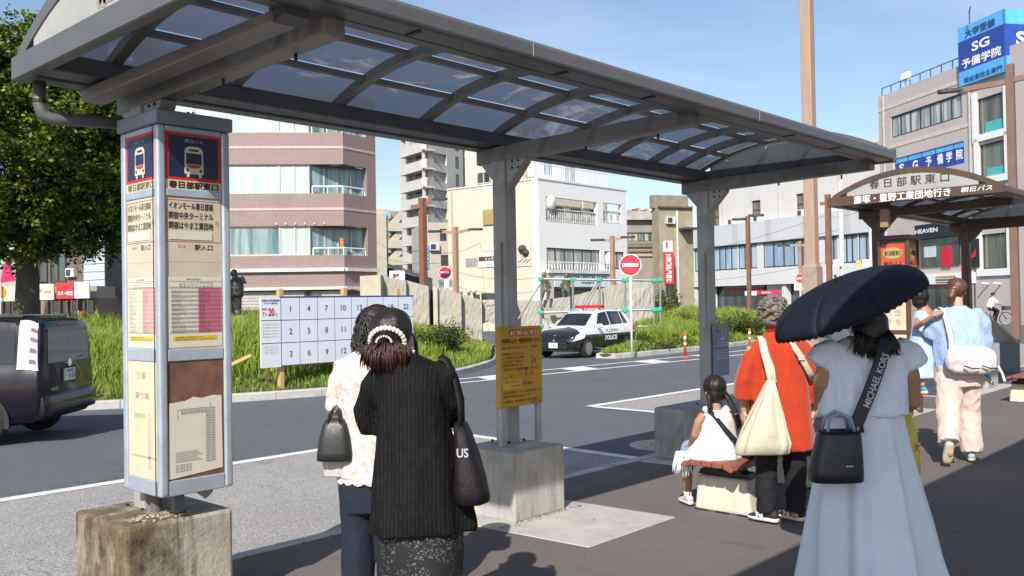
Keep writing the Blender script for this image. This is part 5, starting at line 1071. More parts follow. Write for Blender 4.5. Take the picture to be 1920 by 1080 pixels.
# standing bronze figure on a plinth behind the pillar
sp = gxy(441, 27.5, 0); sz = lambda y: CAMZ+(hor(441)-y)*27.5/1700; rr_ = np.array([RT[0], RT[1], 0]); rr_ /= np.linalg.norm(rr_)
SF = thing('bronze_statue', 'bronze figure raising its arm on the grassy island', 'statue', sp); P_ = lambda a, y, b=0.0: np.array([*(sp+rr_*a)[:2], sz(y)])+np.array([FW[0], FW[1], 0])*b
mb = MB()
mb.tube([P_(-.02, 592), P_(.0, 570), P_(.03, 556), P_(.02, 545)], [.07, .10, .14, .13], 10); mb.tube([P_(.12, 592, .05), P_(.11, 570), P_(.08, 556)], [.06, .09, .13], 10)
mb.tube([P_(.05, 556), P_(.05, 540), P_(.04, 527), P_(.02, 520)], [.20, .22, .19, .10], 12); mb.ball(P_(-.02, 512), (.11, .11, .13)); mb.tube([P_(.16, 526), P_(.32, 533), P_(.22, 518)], [.08, .07, .05], 8); mb.tube([P_(-.12, 525), P_(-.20, 537), P_(-.08, 545)], [.08, .07, .05], 8)
mb.tube([P_(.0, 588), P_(.14, 590)], [.12, .10], 8); remesh(mb, 'figure', m_bronze, SF, .03, 4)
mbp_ = MB(); mbp_.prism([P_(-.35, 592, -.3), P_(.4, 592, -.3), P_(.4, 592, .3), P_(-.35, 592, .3)], (0, 0, -.6)).build('plinth', m_sawn, SF, bev=.02)
def wall_child(x, d, yb, yt, side, label):
    s0 = gxy(x, d, 0); z_ = lambda y: CAMZ+(hor(x)-y)*d/1700; T = thing('bronze_child', label, 'statue', np.array([*s0[:2], z_(yb)])); q = lambda a, y, b=0.0: np.array([*(s0+rr_*a)[:2], z_(y)])+np.array([FW[0], FW[1], 0])*b
    h = (yb-yt); mb = MB(); mb.ball(q(0, yt+h*.09), (.10, .10, .13)); mb.tube([q(0, yt+h*.17), q(0, yt+h*.25), q(side*.02, yt+h*.42), q(side*.05, yt+h*.62)], [.05, .13, .11, .15], 10)
    mb.tube([q(side*.03, yt+h*.6), q(side*.18, yt+h*.66, -.2), q(side*.12, yt+h*.98, -.2)], [.10, .08, .05], 8); mb.tube([q(-side*.06, yt+h*.6), q(-side*.05, yt+h*.7, -.2), q(-side*.12, yt+h, -.15)], [.10, .08, .05], 8)
    mb.tube([q(side*.12, yt+h*.26), q(side*.22, yt+h*.42), q(side*.28, yt+h*.6)], [.055, .045, .035], 8); mb.tube([q(-side*.12, yt+h*.26), q(-side*.16, yt+h*.42), q(-side*.08, yt+h*.55)], [.055, .045, .035], 8); remesh(mb, 'figure', m_bronze2, T, .03, 3); return T
wall_child(1021, 36.3, 563, 511, 1, 'bronze child figure sitting on the wall at the scaffold post'); wall_child(1063, 36.8, 560, 513, -1, 'bronze child figure on the wall before the clinic sign')
# scaffold
m_pipe = M('scaffold_pipe', (.30, .34, .34), .4, .6); m_clamp = M('green_clamp', (.02, .34, .20), .5)
SCF = thing('scaffold_frame', 'pipe scaffold with green clamps in front of the stone wall', 'scaffold', gxy(1120, 34.6, zroad(20)))
sp_ = lambda x, y: dep(x, y, 34.6)
posts = [(1014, 519, 640), (1074, 522, 612), (1124, 523, 612), (1172, 524, 615), (1226, 524, 635), (1238, 523, 640)]
for x, a, b in posts: MB().tube([sp_(x, a), sp_(x+.5, b)], .045, 8).build('post', m_pipe, SCF)
for pts in (((1008, 523), (1240, 526)), ((1010, 586), (1240, 580)), ((1195, 612), (1230, 612))): MB().tube([sp_(*pts[0]), sp_(*pts[1])], .045, 8).build('ledger', m_pipe, SCF)
for a, b in (((1016, 527), (972, 598)), ((1124, 528), (1095, 582)), ((1222, 528), (1198, 585)), ((1120, 528), (1078, 600))): MB().tube([sp_(*a), sp_(*b)], .035, 8).build('brace', m_pipe, SCF)
for x, y in ((1014, 523), (1074, 524), (1124, 525), (1172, 525), (1226, 526), (1238, 525), (1014, 586), (1074, 584), (1172, 582), (1226, 581), (1236, 580), (1014, 612), (1226, 612), (1226, 620)): MB().box(0, 0, 0, 0, 0, 0) if False else MB().obox(sp_(x, y), rr_*.22, np.array([FW[0], FW[1], 0])*.18, (0, 0, .15)).build('clamp', m_clamp, SCF, bev=.03)
# ------------------------------------------------------------------ election poster board
EB = thing('poster_board', 'white election poster board with blue numbered squares on wooden posts', 'poster board', (11.0, 15.3, 0))
m_eb = M('board_white', (.62, .66, .72), .5, var=.03); m_eline = M('board_blue_line', (.03, .06, .26), .5); m_wood = M('fresh_wood', (.50, .33, .15), .7, var=.2, scale=8, stretch=(4, 4, .5)); m_enum = M('number_blue', (.02, .07, .25), .5)
A_ = ony(490, 690, 15.2); B_ = ony(776, 672, 15.2)
EW = Wall.pts(np.array([A_[0], A_[1], 0]), np.array([B_[0], B_[1], 0])); eb0, eb1 = EW.z(527, 686), EW.z(527, 558); zt_ = eb1
hx = EW.u(527)
EW.box('backing', m_wood, EB, hx-.02, EW.L+.01, eb0-.01, eb1+.01, -.04, -.012); EW.box('frame_top', m_eline, EB, hx-.02, EW.L+.012, eb1, eb1+.025, -.04, .004)
cw = (EW.L-hx)/8; ch = (eb1-eb0)/3
for c in range(8):
    for r_ in range(3):
        u0, z0 = hx+c*cw, eb1-(r_+1)*ch; pn_ = EW.box('square', m_eb, EB, u0+.008, u0+cw-.008, z0+.008, z0+ch-.008, -.011, .0)
        letter('lettering', str(c*3+r_+1), m_enum, pn_, EW.p(u0+cw/2, z0+ch/2, .001), EW.d, PZ, .20, .115, .003, .01, keep=True)
EW.box('grid_back', m_eline, EB, hx, EW.L, eb0, eb1, -.0118, -.004)
ip = EW.box('info_panel', M('info_white', (.66, .68, .72), .5, var=.02), EB, 0, hx-.012, eb0-.02, eb1+.01, -.03, .0)
il = lambda body, m_, u0, u1, z0, z1, b=.0, **k: letter('lettering', body, m_, ip, EW.p(hx*(u0+u1)/2, eb0+(eb1-eb0)*(z0+z1)/2, .001), EW.d, PZ, hx*abs(u1-u0), (eb1-eb0)*(z1-z0), .003, b, **k)
il('参議院埼玉県選出議員選挙', m_enum, .04, .93, .945, .975, .01); il('ポスター掲示場', m_enum, .15, .80, .905, .935, .01); il('20', m_sred, .36, .66, .73, .85, .04); il('7', m_sred, .08, .18, .73, .79, .02); il('月', m_enum, .20, .30, .735, .775); il('日', m_enum, .70, .78, .735, .775); il('投票日', m_sred, .05, .30, .82, .85, .02)
for k in range(5): il('期日前投票 7月4日から', m_greyink, .08, .88, .60-k*.045, .62-k*.045)
for k in range(6): il('ここにはポスターを貼らないでください', m_enum, .10, .85, .29-k*.022, .303-k*.022)
EW.box('rule', m_eline, EB, 0, hx, eb0+ch*2, eb0+ch*2+.012, .001, .004); EW.box('rule', m_eline, EB, 0, hx, eb0+ch, eb0+ch+.012, .001, .004)
for x, yt, yb in ((531, 541, 722), (651, 539, 690), (751, 541, 690)):
    EW.box('post', m_wood, EB, EW.u(x)-.05, EW.u(x)+.05, -.12, EW.z(x, yt), -.16, -.06, bev=.005, seg=1)
for x in (445, 560, 690): MB().bar(EW.p(EW.u(x+35), .62, -.17), EW.p(EW.u(x), .20, -1.15), .045, .06).build('brace', m_wood, EB); MB().bar(EW.p(EW.u(x), .0, -1.15), EW.p(EW.u(x), .42, -1.15), .05).build('stake', m_wood, EB)
# ------------------------------------------------------------------ signs, lamps, posts
def face_frame(x, d): p = gxy(x, d, 0); n = CAM[:2]-p[:2]; n = np.array([*n, 0]); n /= np.linalg.norm(n); r = np.array([-n[1], n[0], 0]); r = r if r@RT > 0 else -r; return p, n, r
def disc(c, r, n, u, th, k=28): ring = [c+u*(r*math.cos(q))+np.array([0, 0, r*math.sin(q)]) for q in np.linspace(0, 2*math.pi, k+1)[:-1]]; return MB().prism(ring, n*th)
def no_entry(x, d, yc, yb, label, rad=.30, extra=False):
    p, n, r = face_frame(x, d); zc = CAMZ+(hor(x)-yc)*d/1700; zb = CAMZ+(hor(x)-yb)*d/1700; T = thing('no_entry_sign', label, 'road sign', np.array([*p[:2], zb]))
    MB().tube([np.array([*p[:2], zb-.1]), np.array([*p[:2], zc+rad*.9])], .038, 10).build('pole', m_white, T, smooth=True); c = np.array([*p[:2], zc])+n*.05
    disc(c, rad, n, r, .012).build('rim', m_white, T); disc(c+n*.013, rad*.93, n, r, .003).build('disc', m_sred, T)
    MB().obox(c+n*.019, r*rad*1.42, n*.004, (0, 0, rad*.30)).build('bar', m_white, T)
    if extra: MB().obox(c+n*.0-np.array([0, 0, rad*1.75]), r*.75, n*.015, (0, 0, .42)).build('plate', m_white, T); letter('lettering', '自転車を除く', m_greyink, T, c-np.array([0, 0, rad*1.75])+n*.008, r, PZ, .6, .12, .003)
    return T
no_entry(1183, 27.6, 497, 664, 'white pole with a red no entry disc before the police car', .335)
no_entry(1501, 58, 522, 572, 'small no entry sign with white plate before the bank', .31, True)
no_entry(835, 48, 511, 572, 'round red sign with a white plate above the stone wall', .33, True)
def delineator(x, y):
    p = onz(x, y, zroad(14.3)); T = thing('delineator_post', 'orange delineator post with white bands beside the dashed lane', 'delineator', p, group='orange delineator posts along the dashed lane')
    m_or = M('delineator_orange', (.62, .095, .015), .5); MB().lathe([(.13, 0), (.13, .02), (.06, .05), (.042, .06)], p, 14).build('base', m_or, T, smooth=True); MB().lathe([(.042, .05), (.042, .70), (.03, .74), (.0, .75)], p, 12).build('tube', m_or, T, smooth=True)
    for z in (.38, .56): MB().lathe([(.0435, z), (.0435, z+.08)], p, 12).build('white_band', m_white, T, smooth=True)
for x, y in ((1285, 671), (1329, 666.5), (1406, 658), (1505, 648)): delineator(x, y)
m_lp = M('lamp_pole_brown', (.20, .085, .055), .55, var=.15); m_lpt = M('lamp_pole_tan', (.33, .20, .13), .6, var=.15, dirt=.25); m_lamp = M('lamp_head_black', (.03, .03, .032), .4)
def lamp(label, x, d, yt, yb, arms, w=.14, mat=None, name='street_lamp'):
    mat = mat or m_lp; p, n, r = face_frame(x, d); z_ = lambda y: CAMZ+(hor(x)-y)*d/1700; T = thing(name, label, 'street lamp', np.array([*p[:2], z_(yb)])); MB().box(p[0]-w/2, p[0]+w/2, p[1]-w/2, p[1]+w/2, z_(yb), z_(yt)).build('pole', mat, T, bev=.01, seg=1)
    for (dx, dy0, dy1, head) in arms:
        a = np.array([*p[:2], z_(yt+dy0)]); b = a+r*(dx*d/1700); b[2] = z_(yt+dy1); MB().bar(a, b, w*.6, w*.7).build('arm', mat, T)
        if head:
            s = 1 if dx > 0 else -1; c = b+r*s*.30; c[2] += .02; hb = MB(); hb.loft([[c+r*s*q+n*a_*h_+np.array([0, 0, z]) for a_, z in ((-1, -.06), (1, -.06), (1, .02), (.4, .07), (-.4, .07), (-1, .02))] for q, h_ in ((-.38, .07), (-.1, .15), (.3, .16), (.45, .10))]); hb.build('lamp_head', m_lamp, T, bev=.01)
    return T
lamp('brown street lamp with one black head before the tall apartment tower', 795, 44, 371, 600, [(18, 14, 3, True), (-22, 14, 18, False)], .30)
lamp('tan twin armed street lamp before the cream clinic wall', 856, 50, 425, 600, [(26, 11, 6, True), (-26, 11, 9, True)], .24, m_lpt)
lamp('tan twin armed street lamp in front of the clinic balcony', 1150, 52, 442, 575, [(18, 8, 4, True), (-16, 8, 8, True)], .22, m_lpt)
lamp('brown street lamp with one head before the grey bank', 1405, 50, 405, 590, [(4, 0, 0, True), (-3, 6, 6, True)], .20)
lamp('slim tan street lamp beside the bank window band', 1502, 62, 452, 560, [(-20, 8, 8, True), (18, 8, 8, False)], .2, m_lpt)
lamp('thin red brown lamp post beside the brown shelter', 1556, 38, 364, 600, [(-14, 17, 17, False)], .2)
lamp('brown lamp post with a long arm under the roof sign', 1904, 30, 119, 640, [(-82, 32, 38, True), (40, 30, 26, False)], .24, M('lamp_pole_dark', (.16, .09, .06), .55))
# big square pole
p, n, r = face_frame(1524, 31.5); BPO = thing('utility_pole', 'tall square tan steel pole rising behind the shelter', 'pole', p); z_ = lambda y: CAMZ+(hor(1524)-y)*31.5/1700
def pole_mat():
    t = NT('tan_pole'); v = t.coord((1, 1, 1)); t.col(t.mix(t.ramp(t.noise(t.coord((3, 3, .3)), 2, 5), .35, .7), (.29, .225, .185), (.40, .25, .165))); t.set(Roughness=.6); return t.m
MB().box(p[0]-.19, p[0]+.19, p[1]-.19, p[1]+.19, z_(497), z_(-120)).build('shaft', pole_mat(), BPO, bev=.03); MB().box(p[0]-.27, p[0]+.27, p[1]-.27, p[1]+.27, -.2, z_(502)).build('base', M('pole_base', (.30, .22, .17), .65, dirt=.3), BPO, bev=.03); MB().loft([[(p[0]+s_*a, p[1]+q_*a, z) for s_, q_ in ((-1, -1), (1, -1), (1, 1), (-1, 1))] for a, z in ((.27, z_(502)), (.19, z_(495)))]).build('collar', MATS['pole_base'], BPO)
# blue vertical sign and small signs
WV = Wall(794, 46, 812, 46); VS = thing('vertical_sign', 'blue vertical securities firm sign next to the brown street lamp', 'sign', WV.p(WV.L/2, 0)); WV.pbox('panel', M('vs_blue', (.02, .17, .55), .4), VS, 797, 806, 461, 506, -.1, .1)
for k, ch in enumerate('アイザワ証券'): WV.text(ch, m_white, VS, 798.5, 804.5, 464+k*6.7, 469.5+k*6.7, .11, .03)
WV.box('bracket', m_lp, VS, WV.u(793), WV.u(797), WV.z(797, 470), WV.z(797, 468), -.05, .05)
# white utility posts and wires before the bank
for x, d, yt, yb, lb in ((1580, 55, 340, 560, 'pale slim utility post with fittings before the bank'), (1636, 52, 395, 560, 'second pale utility post with meter boxes by the brown shelter')):
    p, n, r = face_frame(x, d); z_ = lambda y: CAMZ+(hor(x)-y)*d/1700; T = thing('utility_post', lb, 'pole', p); MB().tube([np.array([*p[:2], -.2]), np.array([*p[:2], z_(yt)])], .14, 10).build('shaft', M('post_pale', (.55, .55, .54), .7), T); MB().obox(np.array([*p[:2], z_(493)])+n*.2-r*.25, r*.5, n*.3, (0, 0, .4)).build('fitting', m_white, T); MB().obox(np.array([*p[:2], z_(493)])+n*.2-r*.7, r*.25, n*.2, (0, 0, .3)).build('yellow_fitting', m_yel, T)
def wire(pts, label, r=.012):
    P = [dep(*q) for q in pts]; o = []
    for a, b in zip(P[:-1], P[1:]):
        for k in range(9):
            t = k/8; q = a*(1-t)+b*t; q = q-np.array([0, 0, 1.0])*.35*4*t*(1-t); o.append(q)
    m = MB().tube(o, r, 5); ob = m.build('overhead_wire', m_frd, None); return tag(ob, label, 'wire', 'overhead wires strung before the bank')
for q in (((1265, 478, 90), (1545, 405, 60), (1640, 380, 52)), ((1265, 528, 88), (1580, 485, 55)), ((1265, 470, 90), (1580, 430, 55))): wire(q, 'thin dark overhead wire sagging across the bank front')
for q in (((708, 455, 100), (795, 470, 46), (900, 455, 58)), ((708, 480, 100), (842, 492, 59)), ((842, 505, 58), (1010, 520, 54))): wire(q, 'thin dark overhead wire between stair block and clinic', .014)
# ================================================================== cars
def catmull(xs, ys, x):
    xs, ys = np.array(xs, float), np.array(ys, float); m = np.gradient(ys, xs); i = np.clip(np.searchsorted(xs, x)-1, 0, len(xs)-2); h = xs[i+1]-xs[i]; t = (x-xs[i])/h
    return (2*t**3-3*t**2+1)*ys[i]+(t**3-2*t**2+t)*h*m[i]+(-2*t**3+3*t**2)*ys[i+1]+(t**3-t**2)*h*m[i+1]
class CarShape:
    def __init__(s, st): s.st = np.array(st, float)   # x, zlow, zbelt, zroof, wbody, wroof
    def par(s, x): return [catmull(s.st[:, 0], s.st[:, k], x) for k in range(1, 6)]
    def half(s, x):
        zl, zb, zr, w, wr = s.par(x); zr = max(zr, zb+.02); wb = w*.965; P = [(0, zl), (w*.80, zl), (w*.94, zl+.04), (w*.985, zl+.16), (w, zl+.30*(zb-zl)/.6+.05), (w*.995, zl+(zb-zl)*.72), (wb, zb-.03), (wb-.015, zb)]
        for t in (.3, .6, .85): P.append((wb-.015+(wr-wb+.015)*t**1.15, zb+(zr-zb-.02)*t))
        P += [(wr-.02, zr-.035*min(1, (zr-zb)/.3)), (wr-.09, zr-.008), (wr*.5, zr), (0, zr+.004)]
        return P
    def pt(s, x, t, side=1):
        H = s.half(x); t = min(max(t, 0), len(H)-1.0001); i = int(t); f = t-i; y = H[i][0]*(1-f)+H[i+1][0]*f; z = H[i][1]*(1-f)+H[i+1][1]*f; return np.array([x, side*y, z])
    def shell(s, n=46):
        x0, x1 = s.st[0, 0], s.st[-1, 0]; rings = []
        for k in range(n+1):
            q = k/n; x = x0+(x1-x0)*(.5-.5*math.cos(math.pi*q)); H = s.half(x); rings.append([(x, y, z) for y, z in H]+[(x, -y, z) for y, z in reversed(H[1:-1])])
        return MB().loft(rings)
    def patch(s, xb, xt, t0, t1, side, off=.006, nx=8, nt=5):
        G = []
        for j in range(nt+1):
            q = j/nt; t = t0+(t1-t0)*q; row = []
            for i in range(nx+1):
                f = i/nx; x = (xb[0]*(1-f)+xb[1]*f)*(1-q)+(xt[0]*(1-f)+xt[1]*f)*q; p = s.pt(x, t, side); a = s.pt(x+.02, t, side)-p; b = s.pt(x, min(t+.1, 13.99), side)-s.pt(x, t-.1, side); n = np.cross(a, b); n /= np.linalg.norm(n)+1e-9
                c = np.array([x, 0, .7]); n = n if n@(p-c) > 0 else -n; row.append(p+n*off)
            G.append(row)
        return MB().grid(G)
    def top(s, xa, xb, w0, w1, off=.006, t=11.5):
        """sheet over the top from side to side between stations xa and xb"""
        G = []
        for k in range(9):
            x = xa+(xb-xa)*k/8; row = []; H = s.half(x)
            for yy in np.linspace(-1, 1, 13):
                w = (w0+(w1-w0)*k/8)*yy; ys = [h[0] for h in H[10:]][::-1]; zs = [h[1] for h in H[10:]][::-1]; z = np.interp(abs(w), ys, zs); row.append((x, w, z+off))
            G.append(row)
        return MB().grid(G)
m_tyre = M('tyre_rubber', (.018, .018, .019), .85, bump=.2, bscale=120); m_rim = M('alloy_rim', (.42, .43, .45), .35, .7); m_carglass = M('car_glass', (.012, .016, .02), .05, spec=.9, var=.05); m_chrome = M('chrome', (.55, .56, .58), .15, .95)
m_lampc = M('lamp_clear', (.72, .74, .78), .12, var=.1, scale=20, spec=.8); m_plate = M('number_plate', (.66, .68, .66), .5); m_platei = M('plate_ink', (.03, .12, .06), .6)
def wheel(T, x, y, r, side, spokes=7, w=.19):
    o = MB().lathe([(r*.66, -w/2), (r*.93, -w/2), (r, -w*.32), (r, w*.32), (r*.93, w/2), (r*.66, w/2)], (x, y, r), 28, 'y', False).build('wheel', m_tyre, T, smooth=True, local=True)
    yo = y+side*w*.42; MB().lathe([(r*.20, yo-side*.05-0*y), (r*.67, yo-side*.02), (r*.67, yo+side*.012), (r*.60, yo+side*.012)], (x, 0, r), 28, 'y', False).build('rim', m_frd, o, local=True)
    hub = MB().lathe([(.001, yo+side*.02), (.05, yo+side*.015), (.055, yo-side*.02)], (x, 0, r), 14, 'y')
    for k in range(spokes):
        q = 2*math.pi*k/spokes; a = np.array([x+.03*math.cos(q), yo+side*.004, r+.03*math.sin(q)]); b = np.array([x+r*.64*math.cos(q), yo+side*.004, r+r*.64*math.sin(q)]); hub.bar(a, b, .02, r*.16, up=(-math.sin(q), 0, math.cos(q)))
    hub.lathe([(r*.60, yo-side*.01), (r*.67, yo-side*.01), (r*.67, yo+side*.016), (r*.60, yo+side*.016)], (x, 0, r), 28, 'y'); hub.build('spokes', m_rim, o, local=True); return o
def arch_ring(T, sh, x, r, side, y):
    G = MB(); n = 20
    ring = [[(x+rr*math.cos(q), side*(y+.004), max(.2, .31+rr*math.sin(q))) for q in np.linspace(-.25, math.pi+.25, n)] for rr in (r*.2, r+.055)]
    return G.loft(ring, False, False).build('wheel_arch', m_dark, T, local=True, fix=False)
def paint_police():
    t = NT('police_paint'); c = t.n('ShaderNodeTexCoord'); s = t.n('ShaderNodeSeparateXYZ'); t.l(c.outputs['Object'], s.inputs[0]); lim = t.math('GREATER_THAN', s.outputs['Z'], .735)
    # hood nose is black in the middle
    ay = t.math('ABSOLUTE', s.outputs['Y']); nose = t.math('GREATER_THAN', t.math('SUBTRACT', s.outputs['X'], t.math('MULTIPLY', ay, .75)), 1.00); lim = t.math('MULTIPLY', lim, t.math('SUBTRACT', 1.0, nose))
    t.col(t.mix(lim, (.010, .011, .014), (.74, .75, .76))); t.set(Roughness=.22); t.b.inputs['Coat Weight'].default_value = .8; t.b.inputs['Coat Roughness'].default_value = .05; return t.m
def police_car(loc, rz):
    T = thing('police_car', 'black and white police hatchback with a red light bar', 'car', loc, rz); L = True
    sh = CarShape([(-1.92, .46, .90, .94, .66, .40), (-1.88, .34, .95, 1.08, .75, .50), (-1.70, .26, .98, 1.33, .81, .55), (-1.35, .22, .985, 1.46, .835, .575), (-.8, .20, .97, 1.50, .845, .59), (-.1, .20, .95, 1.49, .845, .59), (.35, .20, .93, 1.40, .84, .585), (.72, .20, .915, 1.17, .838, .60), (.98, .20, .90, .985, .835, .62), (1.4, .20, .85, .905, .82, .66), (1.70, .23, .76, .80, .77, .62), (1.86, .30, .66, .68, .66, .54), (1.92, .38, .58, .60, .52, .44)])
    b = sh.shell(52).build('body', paint_police(), T, smooth=True, local=True)
    sh.top(.38, .95, .50, .57, .007).build('windscreen', m_carglass, T, smooth=True, local=True, fix=False)
    sh.top(-1.86, -1.55, .44, .46, .007).build('rear_window', m_carglass, T, smooth=True, local=True, fix=False)
    for sd_ in (1, -1):
        for nm, xb, xt in (('window', (.62, -.22), (.22, -.22)), ('window', (-.27, -1.05), (-.27, -1.02)), ('window', (-1.10, -1.40), (-1.07, -1.22))): sh.patch(xb, xt, 7.35, 10.6, sd_, .006).build(nm, m_carglass, T, smooth=True, local=True, fix=False)
        for x in (-.245, -1.12, .66): sh.patch((x-.006, x+.006), (x-.006, x+.006), 3.2, 7.2, sd_, .002, 1, 6).build('door_seam', m_dark, T, local=True, fix=False)
        for x in (-.10,): MB().box(x-.09, x+.09, sd_*.845-.012, sd_*.845+.012, .80, .825).build('door_handle', m_white, T, bev=.008, local=True)
        sh.patch((1.87, 1.42), (1.74, 1.24), 4.55, 6.3, sd_, .010).build('headlight', m_lampc, T, smooth=True, local=True, fix=False)
        sh.patch((-1.60, -1.86), (-1.62, -1.85), 5.0, 6.9, sd_, .008).build('tail_light', m_sred, T, smooth=True, local=True, fix=False)
        MB().ball((.62, sd_*.93, .99), (.07, .12, .075), 12, 8).build('mirror', m_white, T, smooth=True, local=True)
        for x in (1.20, -1.25): arch_ring(T, sh, x, .30, sd_, .836); wheel(T, x, sd_*.765, .30, sd_)
        xd = (-1 if sd_ > 0 else 1, 0, 0); letter('lettering', 'POLICE', m_white, T, Matrix.Translation(loc) @ Matrix.Rotation(rz, 4, 'Z') @ Vector((-.18, sd_*.848, .60)), Matrix.Rotation(rz, 3, 'Z') @ Vector(xd), PZ, .78, .155, .006, .05)
        letter('lettering', '埼玉県警察', m_greyink, T, Matrix.Translation(loc) @ Matrix.Rotation(rz, 4, 'Z') @ Vector((-.25, sd_*.838, .845)), Matrix.Rotation(rz, 3, 'Z') @ Vector(xd), PZ, .80, .085, .008, .01)
    # front: grille, plate, emblem, bumper lip
    MB().box(1.885, 1.925, -.42, .42, .52, .60).build('grille', m_dark, T, local=True, bev=.01); MB().box(1.89, 1.93, -.50, .50, .30, .44).build('grille', m_dark, T, local=True, bev=.01); MB().box(1.90, 1.945, -.44, .44, .475, .50).build('chrome_bar', m_chrome, T, local=True, bev=.006)
    MB().box(1.935, 1.95, -.165, .165, .335, .50).build('number_plate', m_plate, T, local=True); Mx = Matrix.Translation(loc) @ Matrix.Rotation(rz, 4, 'Z'); R3 = Matrix.Rotation(rz, 3, 'Z')
    letter('lettering', '・・10-31', m_platei, T, Mx @ Vector((1.951, 0, .39)), R3 @ Vector((0, 1, 0)), PZ, .26, .07, .002, .02)
    MB().ball((1.925, 0, .56), (.02, .05, .045), 10, 6).build('emblem', m_chrome, T, local=True); MB().ball((1.845, 0, .715), (.03, .05, .02), 10, 6).build('gold_badge', M('gold', (.6, .35, .06), .3, .8), T, local=True)
    MB().box(1.76, 1.90, -.70, .70, .22, .29).build('bumper_lip', m_dark, T, local=True, bev=.02)
    # light bar
    bar = MB(); bar.loft([[(-.25+a, y*s_, z) for a, z in ((-.12, 1.555), (.12, 1.555), (.13, 1.60), (.09, 1.655), (-.09, 1.655), (-.13, 1.60))] for y, s_ in ((-.56, .9), (-.5, 1), (0, 1), (.5, 1), (.56, .9))]); t = NT('lightbar_red'); t.col((.42, .008, .02)); t.set(Roughness=.1); t.b.inputs['Coat Weight'].default_value = .6; bar.build('light_bar', t.m, T, local=True, bev=.01)
    for y in (-.32, .32): MB().box(-.32, -.18, y-.05, y+.05, 1.48, 1.556).build('bar_foot', m_white, T, local=True)
    MB().tube([(.45, -.28, 1.02), (.40, -.38, 1.03)], .015, 6).build('steering_wheel', m_dark, T, local=True)
    return T
_r2 = np.array([RT[0], RT[1]]); _r2 /= np.linalg.norm(_r2); _f2 = np.array([FW[0], FW[1]]); _f2 /= np.linalg.norm(_f2)
fwd = -.60*_r2-.80*_f2; lft = np.array([-fwd[1], fwd[0]]); fl_ = onz(1100, 671, -.26)[:2]; cpos = fl_-fwd*1.20-lft*.765
police_car(Vector((cpos[0], cpos[1], -.262)), math.atan2(fwd[1], fwd[0]))
